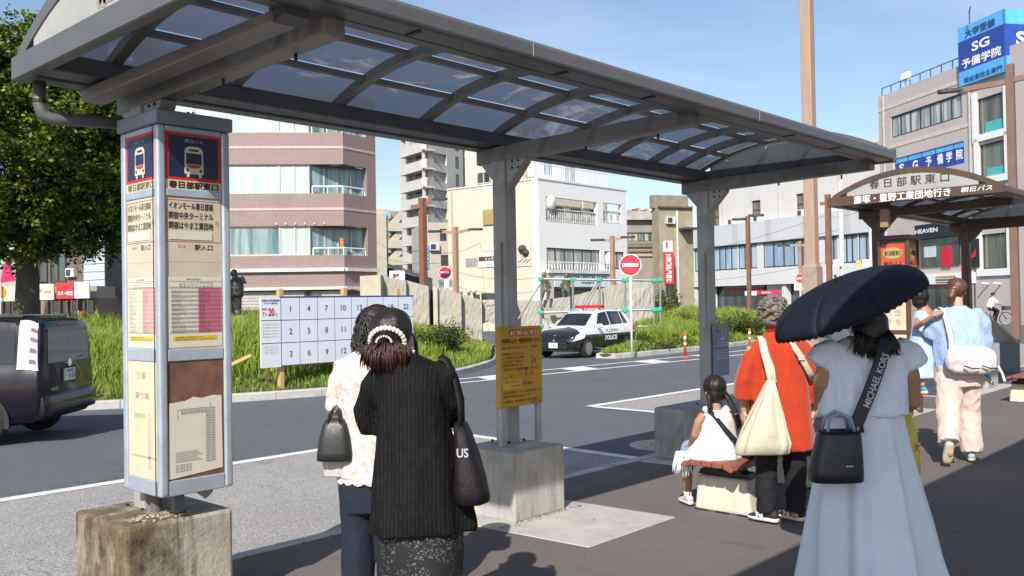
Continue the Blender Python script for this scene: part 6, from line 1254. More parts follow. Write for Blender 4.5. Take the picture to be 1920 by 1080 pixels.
def van(loc, rz):
    T = thing('minivan', 'dark purple minivan with white vertical tail lamps driving off', 'car', loc, rz)
    t = NT('van_paint'); t.col((.006, .004, .010)); t.set(Roughness=.35, Metallic=.0); t.b.inputs['Specular IOR Level'].default_value = .25; t.b.inputs['Coat Weight'].default_value = .35; t.b.inputs['Coat Roughness'].default_value = .03
    sh = CarShape([(-2.20, .40, .95, 1.44, .80, .66), (-2.18, .34, .97, 1.53, .825, .685), (-2.10, .30, .99, 1.60, .84, .70), (-1.8, .25, .995, 1.635, .845, .70), (-1.0, .22, .98, 1.66, .85, .70), (0, .22, .96, 1.65, .85, .69), (.7, .22, .94, 1.58, .845, .68), (1.25, .22, .93, 1.20, .84, .68), (1.5, .22, .92, .99, .83, .68), (1.9, .24, .84, .88, .79, .66), (2.12, .32, .70, .72, .68, .56), (2.2, .40, .60, .62, .52, .44)])
    sh.shell(56).build('body', t.m, T, smooth=True, local=True); sh.top(.8, 1.42, .58, .62, .007).build('windscreen', m_carglass, T, smooth=True, local=True, fix=False)
    g2 = M('van_glass', (.012, .014, .018), .04, spec=.7, var=.1)
    for sd_ in (1, -1):
        for xb, xt in (((1.0, .10), (.68, .10)), ((.04, -.95), (.04, -.95)), ((-1.0, -1.86), (-1.0, -1.84))): sh.patch(xb, xt, 7.3, 10.8, sd_, .006).build('window', g2, T, smooth=True, local=True, fix=False)
        for x in (.08, -.97): sh.patch((x-.006, x+.006), (x-.006, x+.006), 3.2, 7.2, sd_, .002, 1, 6).build('door_seam', m_dark, T, local=True, fix=False)
        sh.patch((-1.90, -2.165), (-1.90, -2.12), 6.3, 11.0, sd_, .016, 8, 8).build('tail_light', M('tail_lamp_clear', (.50, .51, .56), .15, var=.2, scale=25, spec=.8), T, smooth=True, local=True, fix=False)
        for k in range(4): sh.patch((-2.05, -2.14), (-2.05, -2.13), 7.3+k*.8, 7.62+k*.8, sd_, .020, 4, 2).build('lamp_cell', M('lamp_cell_dark', (.20, .10, .13), .2), T, smooth=True, local=True, fix=False)
        for x in (1.30, -1.45): arch_ring(T, sh, x, .31, sd_, .846); wheel(T, x, sd_*.77, .315, sd_, 5)
        MB().tube([(-1.9, sd_*.63, 1.66), (-.2, sd_*.64, 1.69), (.6, sd_*.62, 1.62)], .02, 6).build('roof_rail', m_dark, T, local=True)
    # tail
    MB().prism([(-2.203, -.64, 1.04), (-2.203, .64, 1.04), (-2.192, .61, 1.50), (-2.192, -.61, 1.50)], (-.012, 0, 0)).build('rear_window', g2, T, local=True, bev=.004)
    MB().loft([[(-2.24, y, .36), (-2.26, y, .44), (-2.24, y, .60), (-2.16, y, .66), (-2.10, y, .60), (-2.10, y, .32)] for y in (-.80, -.6, 0, .6, .80)]).build('rear_bumper', t.m, T, local=True, bev=.02, smooth=True)
    MB().box(-2.225, -2.205, -.165, .165, .78, .945).build('number_plate', m_plate, T, local=True); MB().box(-2.21, -2.195, -.22, .22, .75, .975).build('plate_recess', m_dark, T, local=True)
    Mx = Matrix.Translation(loc) @ Matrix.Rotation(rz, 4, 'Z'); R3 = Matrix.Rotation(rz, 3, 'Z')
    letter('lettering', '春日部 580', m_platei, T, Mx @ Vector((-2.2255, 0, .915)), R3 @ Vector((0, -1, 0)), PZ, .22, .035, .002, .01); letter('lettering', '・1-31', m_platei, T, Mx @ Vector((-2.2255, 0, .845)), R3 @ Vector((0, -1, 0)), PZ, .26, .075, .002, .02)
    MB().lathe([(.03, -2.22), (.055, -2.22), (.055, -2.205), (.03, -2.205)], (0, 0, 1.02), 18, 'x').build('emblem', m_chrome, T, local=True); MB().box(-2.21, -2.20, -.10, .10, 1.01, 1.03).build('emblem_bar', m_chrome, T, local=True)
    letter('lettering', 'VOXY', m_chrome, T, Mx @ Vector((-2.205, .45, .70)), R3 @ Vector((0, -1, 0)), PZ, .22, .04, .012, .03)
    MB().tube([(-2.20, -.02, 1.04), (-2.205, -.45, 1.10)], .014, 6).build('wiper', m_dark, T, local=True); MB().box(-2.19, -2.16, -.25, .25, 1.535, 1.565).build('brake_light', M('brake_red', (.25, .01, .015), .3), T, local=True)
    MB().box(-1.6, .4, -.3, .3, 1.655, 1.675).build('roof_panel', m_dark, T, local=True, bev=.01)
    return T
fwd = np.array([-.713, .701]); lft = np.array([-fwd[1], fwd[0]]); nw = np.array([3.98, 12.95]); vpos = nw+fwd*1.45-lft*.77
van(Vector((vpos[0], vpos[1], zroad(13.2))), math.atan2(fwd[1], fwd[0]))
# ================================================================== trees and shrubs
def leaf_mat(name, a, b, tip):
    t = NT(name); at = t.n('ShaderNodeAttribute', attribute_name='shade'); at2 = t.n('ShaderNodeAttribute', attribute_name='tip')
    c = t.mix(at.outputs['Fac'], a, b); c = t.mix(at2.outputs['Fac'], c, tip); t.col(c); t.set(Roughness=.5); t.b.inputs['Specular IOR Level'].default_value = .35
    tr = t.n('ShaderNodeBsdfTranslucent'); t.l(c, tr.inputs['Color']); ms = t.n('ShaderNodeMixShader'); ms.inputs['Fac'].default_value = .28; t.l(t.b.outputs[0], ms.inputs[1]); t.l(tr.outputs[0], ms.inputs[2]); t.l(ms.outputs[0], t.o.inputs['Surface']); return t.m
m_leaf = leaf_mat('tree_leaves', (.022, .054, .009), (.098, .170, .018), (.40, .43, .04)); m_shrub = leaf_mat('shrub_leaves', (.025, .05, .010), (.085, .12, .02), (.16, .17, .03)); m_bark = M('bark', (.085, .068, .052), .95, var=.35, scale=6, stretch=(3, 3, .6), bump=.8, bscale=25)
def leaves(name, parent, P, size, mat, tipf, rng, up=.35, dirs=None):
    """P: n x 3 leaf positions (world); each leaf a folded pair of faces"""
    I = inv_of(parent); A = np.array(I); P = P@A[:3, :3].T+A[:3, 3]; n = len(P)
    d = rng.normal(0, 1, (n, 3)); d[:, 2] = d[:, 2]*.6-.15
    if dirs is not None: d = d*.6+dirs
    d /= np.linalg.norm(d, axis=1)[:, None]; nn = rng.normal(0, 1, (n, 3)); nn[:, 2] += up*2; w = np.cross(d, nn); w /= np.linalg.norm(w, axis=1)[:, None]+1e-9; nrm = np.cross(w, d)
    s = size*rng.uniform(.7, 1.35, n)[:, None]; V = np.empty((n, 4, 3)); V[:, 0] = P; V[:, 1] = P+d*s*.5+w*s*.30+nrm*s*.06; V[:, 2] = P+d*s; V[:, 3] = P+d*s*.5-w*s*.30+nrm*s*.06
    k = np.arange(n)*4; idx = np.stack([k, k+1, k+2, k+3], 1).reshape(-1); me = bpy.data.meshes.new(name); me.vertices.add(n*4); me.vertices.foreach_set('co', V.reshape(-1)); me.loops.add(n*4); me.loops.foreach_set('vertex_index', idx.astype(np.int32)); me.polygons.add(n); me.polygons.foreach_set('loop_start', (np.arange(n)*4).astype(np.int32))
    sh = np.clip(rng.normal(.45, .28, n), 0, 1); a = me.attributes.new('shade', 'FLOAT', 'POINT'); a.data.foreach_set('value', np.repeat(sh, 4).astype(np.float32)); b = me.attributes.new('tip', 'FLOAT', 'POINT'); b.data.foreach_set('value', np.repeat(tipf, 4).astype(np.float32)); me.update(calc_edges=True); me.materials.append(mat); o = mesh_obj(name, me, parent); return o
def big_tree(base, label):
    rng = np.random.default_rng(21); T = thing('broadleaf_tree', label, 'tree', base); b = np.array(base); limbs = MB(); tips = []
    limbs.tube([b+np.array([0, 0, -.2]), b+np.array([.05, -.03, .8]), b+np.array([.12, .05, 2.0]), b+np.array([.05, .1, 3.2]), b+np.array([.2, .1, 5.0]), b+np.array([0, .2, 7.6])], [.42, .33, .29, .25, .18, .07], 12)
    nodes = []
    for k in range(24):
        z0 = 2.3+k*.22; a = k*2.4+rng.uniform(-.4, .4); L = (3.9-.09*abs(k-8))*rng.uniform(.8, 1.1); st = b+np.array([.1, .08, z0]); dr = np.array([math.cos(a), math.sin(a), rng.uniform(.25, .65)]); pts = [st, st+dr*L*.35+np.array([0, 0, .1]), st+dr*L*.7+np.array([0, 0, .1]), st+dr*L]
        limbs.tube(pts, [.11, .08, .05, .02], 7)
        for q in (.45, .7, .9, 1.0):
            p = st+dr*L*q; nodes.append((p, 1.0))
            for m in range(2):
                a2 = a+rng.uniform(-1.3, 1.3); e = p+np.array([math.cos(a2), math.sin(a2), rng.uniform(-.2, .6)])*rng.uniform(.5, 1.1); limbs.tube([p, e], [.03, .012], 5); nodes.append((e, .8))
    tr = limbs.build('trunk', m_bark, T, smooth=True, fix=False)
    cc = b+np.array([-.25, .35, 5.4])
    for k in range(330):
        o = rng.normal(0, 1, 3); o /= np.linalg.norm(o); q = rng.uniform(.45, 1.0); p = cc+o*q*np.array([3.35, 3.35, 3.7])
        if p[2] > b[2]+2.7: nodes.append((p, 1.0))
    P = []; tipv = []
    for c, r in nodes:
        nspr = 12
        for j in range(nspr):
            o = rng.normal(0, 1, 3); o /= np.linalg.norm(o); o[2] = o[2]*.7+.1; L = rng.uniform(.35, .95)*r; n = int(rng.integers(20, 34)); start = c+o*rng.uniform(0, .35); droop = rng.uniform(.0, .35)
            tt = np.linspace(0, 1, n); q = start+o*L*tt[:, None]; q[:, 2] -= droop*tt**2*L; q += rng.normal(0, .045, (n, 3)); P.append(q); yl = rng.uniform() < .45; tipv.append(np.clip((tt-.55)*1.9, 0, 1)*(rng.uniform(.5, .95) if yl else .08))
    P = np.concatenate(P); tipv = np.concatenate(tipv); leaves('crown', T, P, .125, m_leaf, tipv, rng); return T
tb = gxy(45, 24.5, .4); big_tree(tb, 'large dense broadleaf tree with yellow green shoot tips beside the shop row')
def shrub(base, rx, ry, h, n, label, size=.09, group=None, mat=None, tipa=.25):
    rng = np.random.default_rng(int(abs(base[0]*37+base[1]*91))); T = thing('shrub', label, 'shrub', base, group=group); b = np.array(base); st = MB(); P = []
    for k in range(max(6, int(n/150))):
        a = rng.uniform(0, 6.28); q = rng.uniform(.2, 1)**.5; e = b+np.array([math.cos(a)*rx*q, math.sin(a)*ry*q, h*rng.uniform(.55, 1.0)*(1.1-.5*q*q)]); st.tube([b+np.array([math.cos(a)*rx*q*.4, math.sin(a)*ry*q*.4, -.1]), e], [.018, .006], 5)
        m = int(n/max(6, int(n/150))); t = rng.uniform(.25, 1.05, m)[:, None]; o = rng.normal(0, .11, (m, 3)); P.append(b+(e-b)*t+o)
    st.build('stems', m_bark, T, fix=False); P = np.concatenate(P); P = P[P[:, 2] > base[2]-.05]; leaves('foliage', T, P, size, mat or m_shrub, np.clip(rng.normal(tipa, .3, len(P)), 0, 1), rng); return T
p = onz(815, 655, .25); shrub((*p[:2], .30), 1.5, .8, .62, 5200, 'low clipped dark green shrub on the grassy island beside the stone wall', .075)
p = onz(620, 690, .1); shrub((*p[:2], .12), 1.3, .5, .42, 2400, 'low dark shrub in the grass below the poster board', .07)
p = gxy(1247, 60, -.1); shrub((*p[:2], -.2), 1.3, 1.2, 2.6, 3600, 'leafy green bush under the tall bank sign', .16)
for k, (x, y) in enumerate(((1345, 606), (1410, 602), (1300, 618), (1255, 606))):
    p = gxy(x, 36+k*.6, .25); shrub((*p[:2], .25), 1.2, .8, .75, 2300, ('dark shrub in long grass behind the far shelter column', 'dark shrub in long grass beyond the grey haired woman', 'rounded dark shrub in the grass near the no entry pole', 'dark shrub beside the scaffold end')[k], .08)
for k, (x, y) in enumerate(((1235, 655), (1275, 650), (1350, 642))):
    p = onz(x, y, -.1); shrub((*p[:2], -.10), .9, .35, .28, 1200, ('weedy patch on the kerbed island at the no entry pole', 'weedy patch on the kerbed island beside the orange post', 'weedy patch along the pale island kerb behind the column')[k], .06)
p = gxy(62, 30, .4); shrub((*p[:2], .3), 1.6, 1.0, 1.3, 2500, 'ragged bush at the foot of the large tree', .10)
# ================================================================== people
m_skin = M('skin', (.50, .30, .21), .5, var=.06, scale=12, spec=.35); m_skin2 = M('skin_tanned', (.36, .19, .12), .5, var=.06, scale=12, spec=.35)
def hair_mat(name, a, b, wav=1.0):
    t = NT(name); v = t.coord((55, 55, 5)); n1 = t.noise(v, 2.2, 4, .6, wav); t.col(t.mix(t.ramp(n1, .35, .7), a, b)); t.set(Roughness=t.ramp(n1, .3, .7, .34, .55)); t.b.inputs['Specular IOR Level'].default_value = .45; t.bump(n1, .55, .004); return t.m
m_hairk = hair_mat('hair_black', (.007, .006, .006), (.024, .018, .015)); m_hairb = hair_mat('hair_brown', (.02, .009, .006), (.075, .028, .018)); m_hairg = hair_mat('hair_grey', (.09, .07, .06), (.27, .22, .19), 2.5); m_hairr = hair_mat('hair_auburn', (.05, .018, .012), (.17, .065, .042))
def fabric(name, c, weave=420, rough=.85, fold=.0, var=.08, sheen=.2):
    t = NT(name); v = t.coord((1, 1, 1)); g = t.noise(v, 5, 5); w1 = t.n('ShaderNodeTexWave', wave_type='BANDS', bands_direction='Z'); w1.inputs['Scale'].default_value = weave/6.28; t.l(v, w1.inputs['Vector']); w2 = t.noise(v, weave, 2)
    t.col(t.mix(t.ramp(g, .3, .7), tuple(x*(1-var) for x in c), tuple(min(1, x*(1+var)) for x in c))); t.set(Roughness=rough); t.b.inputs['Specular IOR Level'].default_value = .25; t.b.inputs['Sheen Weight'].default_value = sheen if max(c) > .1 else 0.0
    t.bump(t.math('ADD', t.math('MULTIPLY', w2, .5), t.math('MULTIPLY', t.noise(t.coord((1, 1, .55)), 17, 6, .62, 1.1), 3.0)), .42, .006); MATS[name] = t.m; return t.m
def pinstripe():
    t = NT('pinstripe_black'); v = t.coord((1, 1, 1)); s = t.n('ShaderNodeSeparateXYZ'); t.l(v, s.inputs[0]); d = t.noise(t.coord((3, 3, 1.2)), 2.4, 4)
    x = t.math('ADD', t.math('MULTIPLY', s.outputs['X'], 62.0), t.math('MULTIPLY', d, 1.1)); f = t.math('FRACT', x); st = t.math('MULTIPLY', t.ramp(t.math('ABSOLUTE', t.math('SUBTRACT', f, .5)), .12, .30, 1, 0), t.ramp(t.noise(t.coord((40, 40, 6)), 3, 3), .35, .6))
    t.col(t.mix(st, (.0055, .0055, .006), (.0135, .013, .0125))); t.set(Roughness=.85); t.b.inputs['Specular IOR Level'].default_value = .15; t.bump(t.math('ADD', t.noise(v, 14, 5, .6), t.math('MULTIPLY', st, .2)), .4, .008); return t.m
def sequin():
    t = NT('sequin_black'); v = t.coord((1, 1, 1)); vo = t.n('ShaderNodeTexVoronoi'); vo.inputs['Scale'].default_value = 170; t.l(v, vo.inputs['Vector']); sc = t.n('ShaderNodeSeparateColor'); t.l(vo.outputs['Color'], sc.inputs[0])
    pick = t.math('MULTIPLY', t.ramp(sc.outputs[0], .80, .84), t.ramp(t.noise(v, 9, 4), .46, .60)); t.col(t.mix(pick, (.007, .007, .008), (.26, .26, .28))); t.set(Roughness=t.ramp(pick, 0, 1, .75, .2), Metallic=t.math('MULTIPLY', pick, .9)); t.bump(vo.outputs['Distance'], .5, .003); return t.m
def lace():
    t = NT('lace_white'); v = t.coord((1, 1, 1)); vo = t.n('ShaderNodeTexVoronoi'); vo.inputs['Scale'].default_value = 30; t.l(v, vo.inputs['Vector']); v2 = t.n('ShaderNodeTexVoronoi', feature='DISTANCE_TO_EDGE'); v2.inputs['Scale'].default_value = 95; t.l(v, v2.inputs['Vector'])
    hole = t.math('MULTIPLY', t.ramp(v2.outputs['Distance'], .05, .10), t.ramp(t.noise(v, 26, 3, .6), .46, .56)); hole = t.math('MULTIPLY', hole, t.ramp(vo.outputs['Distance'], .15, .3))
    t.col(t.mix(t.math('MULTIPLY', hole, .8), (.62, .58, .55), (.42, .27, .22))); t.set(Roughness=.85); t.bump(t.math('SUBTRACT', v2.outputs['Distance'], t.math('MULTIPLY', hole, .25)), .6, .004); return t.m
class Per:
    """a person in its own frame: a = right in the frame, b = forward, z = up"""
    def __init__(s, name, label, loc, rz, group=None): s.T = thing(name, label, 'person', loc, rz, group); s.rz = rz; s.loc = np.array(loc, float); s.c, s.s = math.cos(rz), math.sin(rz)
    def w(s, a, b, z): return np.array([s.loc[0]+a*s.c-b*s.s, s.loc[1]+a*s.s+b*s.c, s.loc[2]+z])
def levels(L, n=44):
    L = np.array(sorted(L), float); zz = np.linspace(L[0, 0], L[-1, 0], n); return [(z, *[float(catmull(L[:, 0], L[:, k], z)) for k in range(1, L.shape[1])]) for z in zz]
def garment(L, folds=(), nseg=48, n=44, power=2.3, hem=0.0, seed=1):
    """L rows: z, centre a, centre b, half width a, half depth b ; folds: (count, phase, amplitude at the hem, power towards the hem)"""
    rg = np.random.default_rng(seed); rings = []; Lv = levels(L, n); z0, z1 = Lv[0][0], Lv[-1][0]
    for z, ca, cb, wa, wb in Lv:
        q = (z1-z)/(z1-z0); ring = []
        for k in range(nseg):
            th = 2*math.pi*k/nseg; c_, s_ = math.cos(th), math.sin(th); x = math.copysign(abs(c_)**(2/power), c_); y = math.copysign(abs(s_)**(2/power), s_); m = 1.0
            for (cnt, ph, amp, pw) in folds: m += amp*q**pw*math.sin(cnt*th+ph+.8*math.sin(3*z+ph)+.5*math.sin(2*th+ph))
            dz = hem*math.sin(3*th+1)*max(0, 1-(z-z0)/.12) if hem else 0
            ring.append((ca+wa*x*m, cb+wb*y*m, z+dz))
        rings.append(ring)
    return MB().loft(rings, True)
def wob(o, amp, scale, seed=0, stretch=(1, 1, 1), ridged=False):
    me = o.data; n = len(me.vertices); co = np.empty(n*3); me.vertices.foreach_get('co', co); co = co.reshape(-1, 3); no = np.empty(n*3); me.vertices.foreach_get('normal', no); no = no.reshape(-1, 3); r = np.random.default_rng(seed); v = np.zeros(n); p = co*np.array(stretch)
    for i in range(7):
        d = r.normal(0, 1, 3); d /= np.linalg.norm(d); k = scale*(1.55**(i*.55)); ph = r.uniform(0, 6.28); w_ = np.sin(p@d*k+ph+1.5*np.sin(p@r.normal(0, 1, 3)*k*.4)); v += (1-2*np.abs(w_) if ridged else w_)/(1.3**i)
    co += no*(amp*v/3)[:, None]; me.vertices.foreach_set('co', co.reshape(-1)); me.update()
def finger_chain(mb, base, d, nrm, L, r, curl):
    p = [np.array(base, float)]; d = np.array(d, float); nrm = np.array(nrm, float)
    for k in range(3):
        a = curl*(k+.4); dd = d*math.cos(a)+nrm*math.sin(a); p.append(p[-1]+dd*L/3)
    mb.tube(p, [r, r*.95, r*.85, r*.65], 7)
def hand(mb, wrist, d, nrm, side, s=1.0, curl=.45):
    """palm and five fingers; d along the hand, nrm towards the palm side, side +1/-1 gives the thumb side"""
    d = np.array(d, float); d /= np.linalg.norm(d); nrm = np.array(nrm, float); nrm -= d*(nrm@d); nrm /= np.linalg.norm(nrm); t = np.cross(d, nrm)*side; w_ = np.array(wrist, float)
    mb.loft([[w_+d*l*s+t*(x*wd*s)+nrm*(y*th*s) for x, y in ((-1, -.6), (0, -1), (1, -.6), (1, .6), (0, 1), (-1, .6))] for l, wd, th in ((0, .024, .020), (.03, .034, .016), (.075, .040, .014), (.088, .036, .011))])
    for k, (o, L) in enumerate(((.030, .072), (.011, .080), (-.010, .074), (-.029, .058))): finger_chain(mb, w_+d*.082*s+t*o*s, d, nrm, L*s, .0085*s, curl*(1+.08*k))
    finger_chain(mb, w_+d*.025*s+t*.028*s, d*.6+t*.75+nrm*.25, nrm, .062*s, .010*s, curl*.5)
def head(mb, c, f, up=(0, 0, 1), s=1.0):
    """skull, jaw, nose, lips, chin and ears; f is where the face looks"""
    c = np.array(c, float); f = np.array(f, float); f /= np.linalg.norm(f); up = np.array(up, float); up -= f*(up@f); up /= np.linalg.norm(up); r = np.cross(f, up)
    def ball(o, rad, n=14, m=10):
        rings = []
        for i in range(m+1):
            t = min(max(math.pi*i/m, .03), math.pi-.03); rings.append([c+s*(r*(o[0]+rad[0]*math.sin(t)*math.cos(q))+f*(o[1]+rad[1]*math.sin(t)*math.sin(q))+up*(o[2]-rad[2]*math.cos(t))) for q in (2*math.pi*k/n for k in range(n))])
        mb.loft(rings)
    ball((0, -.012, .028), (.073, .090, .085)); ball((0, .022, -.045), (.056, .062, .068)); ball((0, .062, -.092), (.022, .020, .018)); ball((0, .086, -.020), (.012, .020, .022)); ball((0, .080, -.058), (.022, .012, .009)); ball((0, .074, .022), (.050, .016, .012))
    for q in (-1, 1): ball((q*.073, -.005, -.012), (.010, .022, .033), 10, 8)
def eyes(P, T, c, f, s=1.0):
    c = np.array(c, float); f = np.array(f, float); f /= np.linalg.norm(f); r = np.cross(f, (0, 0, 1)); r /= np.linalg.norm(r)
    for q in (-1, 1): MB().ball(c+s*(f*.074+r*q*.029+np.array([0, 0, .002])), (.011*s,)*3, 8, 6).build('eye', m_dark, T, local=True, smooth=True)
def shoe(P, name, toe, heel, h, w, sole, upper, top=.0):
    toe, heel = np.array(toe, float), np.array(heel, float); d = toe-heel; L = np.linalg.norm(d); d /= L; sdv = np.cross(d, (0, 0, 1)); sdv /= np.linalg.norm(sdv); u = np.cross(sdv, d)
    def rg(q, wd, z0, z1, rnd=.6): c = heel+d*L*q; return [c+sdv*wd*x+u*(z0+(z1-z0)*y) for x, y in ((-1, 0), (1, 0), (1, rnd), (.6, 1), (-.6, 1), (-1, rnd))]
    o = MB().loft([rg(-.02, w*.55, .012, h*.75), rg(.06, w*.75, .012, h), rg(.3, w*.80, .012, h*1.02), rg(.48, w*.88, .012, h*.78), rg(.7, w, .012, h*.55), rg(.9, w*.85, .012, h*.42), rg(1.0, w*.45, .012, h*.25)]).build(name, upper, P.T, local=True, sub=2, smooth=True)
    MB().loft([rg(-.04, w*.60, -.012, .018, .9), rg(.06, w*.82, -.014, .018, .9), rg(.45, w*.86, -.012, .018, .9), rg(.7, w*1.06, -.012, .018, .9), rg(.92, w*.9, -.008, .018, .9), rg(1.02, w*.5, .0, .018, .9)]).build('sole', sole, o, local=True, sub=2, smooth=True); return o
def back_frame(px, d): return gxy(px, d, 0), YAW-math.pi/2
def part(P, mb, name, mat, **k): return mb.build(name, mat, P.T, local=True, smooth=True, **k)
def skinpart(P, mb, mat, vox=.007, smooth=4): return remesh(mb, 'body', mat, P.T, vox, smooth, .5, local=True)
m_coat = pinstripe(); m_seq = sequin(); m_lace = lace(); m_shoek = M('shoe_black', (.015, .015, .016), .5); m_solew = M('sole_white', (.70, .69, .66), .6)
# ---------------------------------------------------------------- woman in the black pinstripe jacket
loc, rz = back_frame(762, 3.65); P = Per('person', 'person in black pinstripe jacket and long dark skirt with white hair clip, head bent', loc, rz)
mb = MB(); hc = np.array([-.062, .050, 1.405]); head(mb, hc, (-.25, .80, -.50), (0, .5, .9), 1.02)
mb.tube([(-.02, .0, 1.25), (-.03, .015, 1.31), (-.045, .04, 1.37)], [.055, .050, .048], 12); mb.tube([(.02, 0, .60), (.02, 0, .80), (.01, 0, 1.0), (0, 0, 1.22)], [.10, .10, .09, .08], 12, sq=(.7, 1.2))
for sgn, el, wr in ((-1, (-.19, .10, 1.05), (-.06, .28, 1.10)), (1, (.185, .10, 1.07), (.05, .28, 1.10))): mb.tube([(sgn*.12, 0, 1.25), el, wr], [.036, .034, .024], 10); hand(mb, wr, (-sgn*.35, .7, .5), (-sgn*.2, -.5, .8), sgn, .95, .6)
for sgn in (-1, 1): mb.tube([(sgn*.065+.04, 0, .66), (sgn*.07+.035, .01, .36), (sgn*.075+.02, 0, .08)], [.062, .045, .034], 10); mb.ball((sgn*.075+.02, .03, .06), (.035, .075, .04))
skinpart(P, mb, m_skin); eyes(P, P.T, hc, (-.25, .8, -.55))
mb = garment([(.640, .036, 0, .214, .150), (.74, .034, 0, .202, .142), (.86, .030, 0, .182, .128), (1.0, .024, 0, .158, .112), (1.12, .016, 0, .146, .106), (1.21, .010, 0, .150, .100), (1.275, .006, 0, .146, .088), (1.325, -.004, 0, .104, .072), (1.352, -.022, .010, .066, .056)], [(3, .4, .07, 1.2), (7, 1.0, .035, 1.3)], 60, 50, 2.15)
mb.tube([(-.10, .0, 1.262), (-.148, .01, 1.212), (-.180, .04, 1.12), (-.160, .09, 1.040)], [.058, .060, .054, .058], 14); mb.tube([(.10, 0, 1.300), (.148, .005, 1.262), (.178, .04, 1.15), (.155, .12, 1.07)], [.058, .060, .056, .056], 14)
co = remesh(mb, 'jacket', m_coat, P.T, .009, 3, .5, local=True); wob(co, .014, 11, 3, (1, 1, .55)); wob(co, .011, 17, 4, (1, 1, .6), True)
# collar standing at the neck
rings = []
for q, h in ((0, 1.315), (.5, 1.352), (1, 1.372), (1.0, 1.366), (.4, 1.322)):
    rings.append([(-.028+(.078-.016*q)*math.cos(t)-.0*q, .010+(.066-.012*q)*math.sin(t), h+.018*math.sin(t)-.018) for t in np.linspace(0, 2*math.pi, 33)[:-1]])
part(P, MB().loft(rings, False), 'collar', m_coat, fix=False)
part(P, garment([(.16, .045, 0, .165, .13), (.4, .045, 0, .158, .125), (.62, .045, 0, .170, .125), (.75, .04, 0, .165, .12)], [(4, .3, .03, .8), (9, 1.2, .012, .6)], 56, 30), 'skirt', m_seq)
shoe(P, 'shoe', (-.06, .15, .03), (-.055, -.06, .03), .06, .042, m_shoek, m_shoek); shoe(P, 'shoe', (.10, .15, .03), (.095, -.06, .03), .06, .042, m_shoek, m_shoek)
# hair pulled back with a clip, short tail
mb = MB(); mb.ball(hc+np.array([-.004, -.030, .042]), (.088, .098, .088), 18, 12); mb.ball(hc+np.array([-.01, .02, .060]), (.084, .084, .070), 18, 12); mb.ball(hc+np.array([-.02, -.070, -.01]), (.062, .042, .05), 14, 10)
ha = remesh(mb, 'hair', m_hairk, P.T, .006, 4, .5, local=True); wob(ha, .003, 90, 5, (1, 1, .25))
mb = MB(); rg = np.random.default_rng(4); tc_ = hc+np.array([-.018, -.100, -.018])
for k in range(420):
    a = rg.uniform(-1, 1); o = rg.uniform(-.5, .5); s0 = tc_+np.array([a*.035, o*.02, rg.uniform(-.01, .02)]); L = rg.uniform(.075, .115)*(1-.25*a*a); e = s0+np.array([a*.055+rg.normal(0, .006), o*.03-.012, -L]); mid = (s0+e)/2+np.array([a*.022, -.016, .012]); mb.tube([s0, mid, e], [.0035, .003, .0012], 4)
part(P, mb, 'ponytail', m_hairb, fix=False)
mb = MB(); m_bead = M('pearl_white', (.66, .62, .52), .4, var=.08)
for k in range(17):
    t = math.radians(-20+220*k/16); dx_, dz_ = math.cos(t)*.070-.012, math.sin(t)*.056-.006; p_ = hc+np.array([dx_, -.030-math.sqrt(max(.0008, .101**2-dx_**2-(dz_-.036)**2)), dz_]); mb.ball(p_, (.0105, .010, .0115), 8, 6)
cl = part(P, mb, 'hair_clip', m_bead, fix=False); mb = MB()
for k in range(9): t = math.radians(10+160*k/8); mb.ball(tc_+np.array([math.cos(t)*.030, -.040, .010+math.sin(t)*.026]), (.005, .005, .005), 6, 5)
part(P, mb, 'clip_band', m_bead, fix=False)
mb = MB()
for k in range(14): q = np.array([.060+rg.normal(0, .004), .06+rg.normal(0, .01), .03]); mb.tube([hc+q, hc+q+np.array([.022, .02, -.05]), hc+q+np.array([.026+rg.normal(0, .006), .015, -.125-rg.uniform(0, .02)])], [.003, .003, .001], 4)
part(P, mb, 'front_strands', m_hairk, fix=False); MB().tube([hc+np.array([.082, -.012, -.045]), hc+np.array([.083, -.016, -.066])], [.008, .005], 8).build('earphone', m_white, P.T, local=True, smooth=True)
PB_ = P
bagk = thing('tote_bag', 'black cloth tote bag with white letters slung on the jacket shoulder', 'bag', P.w(.30, .05, .76), rz)
Wb = lambda a, b, z: P.w(a-.022, b, z)
m_bagk = fabric('bag_black', (.014, .010, .013), 300, .6, sheen=.1)
rings = []
for z, a0, a1, b0, b1 in ((.755, .215, .330, -.10, .16), (.765, .205, .345, -.13, .19), (.82, .205, .335, -.14, .20), (.92, .205, .305, -.12, .18), (1.02, .205, .275, -.08, .14), (1.06, .205, .258, -.06, .11)):
    ca, cb = (a0+a1)/2, (b0+b1)/2; rings.append([Wb(ca+(a1-a0)/2*math.copysign(abs(math.cos(t))**.6, math.cos(t))*(1+.05*math.sin(5*t+z*20)), cb+(b1-b0)/2*math.copysign(abs(math.sin(t))**.6, math.sin(t)), z) for t in np.linspace(0, 2*math.pi, 33)[:-1]])
MB().loft(rings).build('pouch', m_bagk, bagk, smooth=True)
for b0, b1 in ((-.055, -.02), (.10, .05)): MB().tube([Wb(.235, b0, 1.04), Wb(.235, b0*.8, 1.15), Wb(.215, b1, 1.24), Wb(.180, b1, 1.318), Wb(.15, b1, 1.335)], .011, 6, sq=(.35, 1.3)).build('strap', m_bagk, bagk, smooth=True)
letter('lettering', 'US', M('print_pale', (.42, .42, .44), .6), bagk, Wb(.245, -.112, .965), (P.c, P.s, 0), PZ, .045, .036, .004, .02)
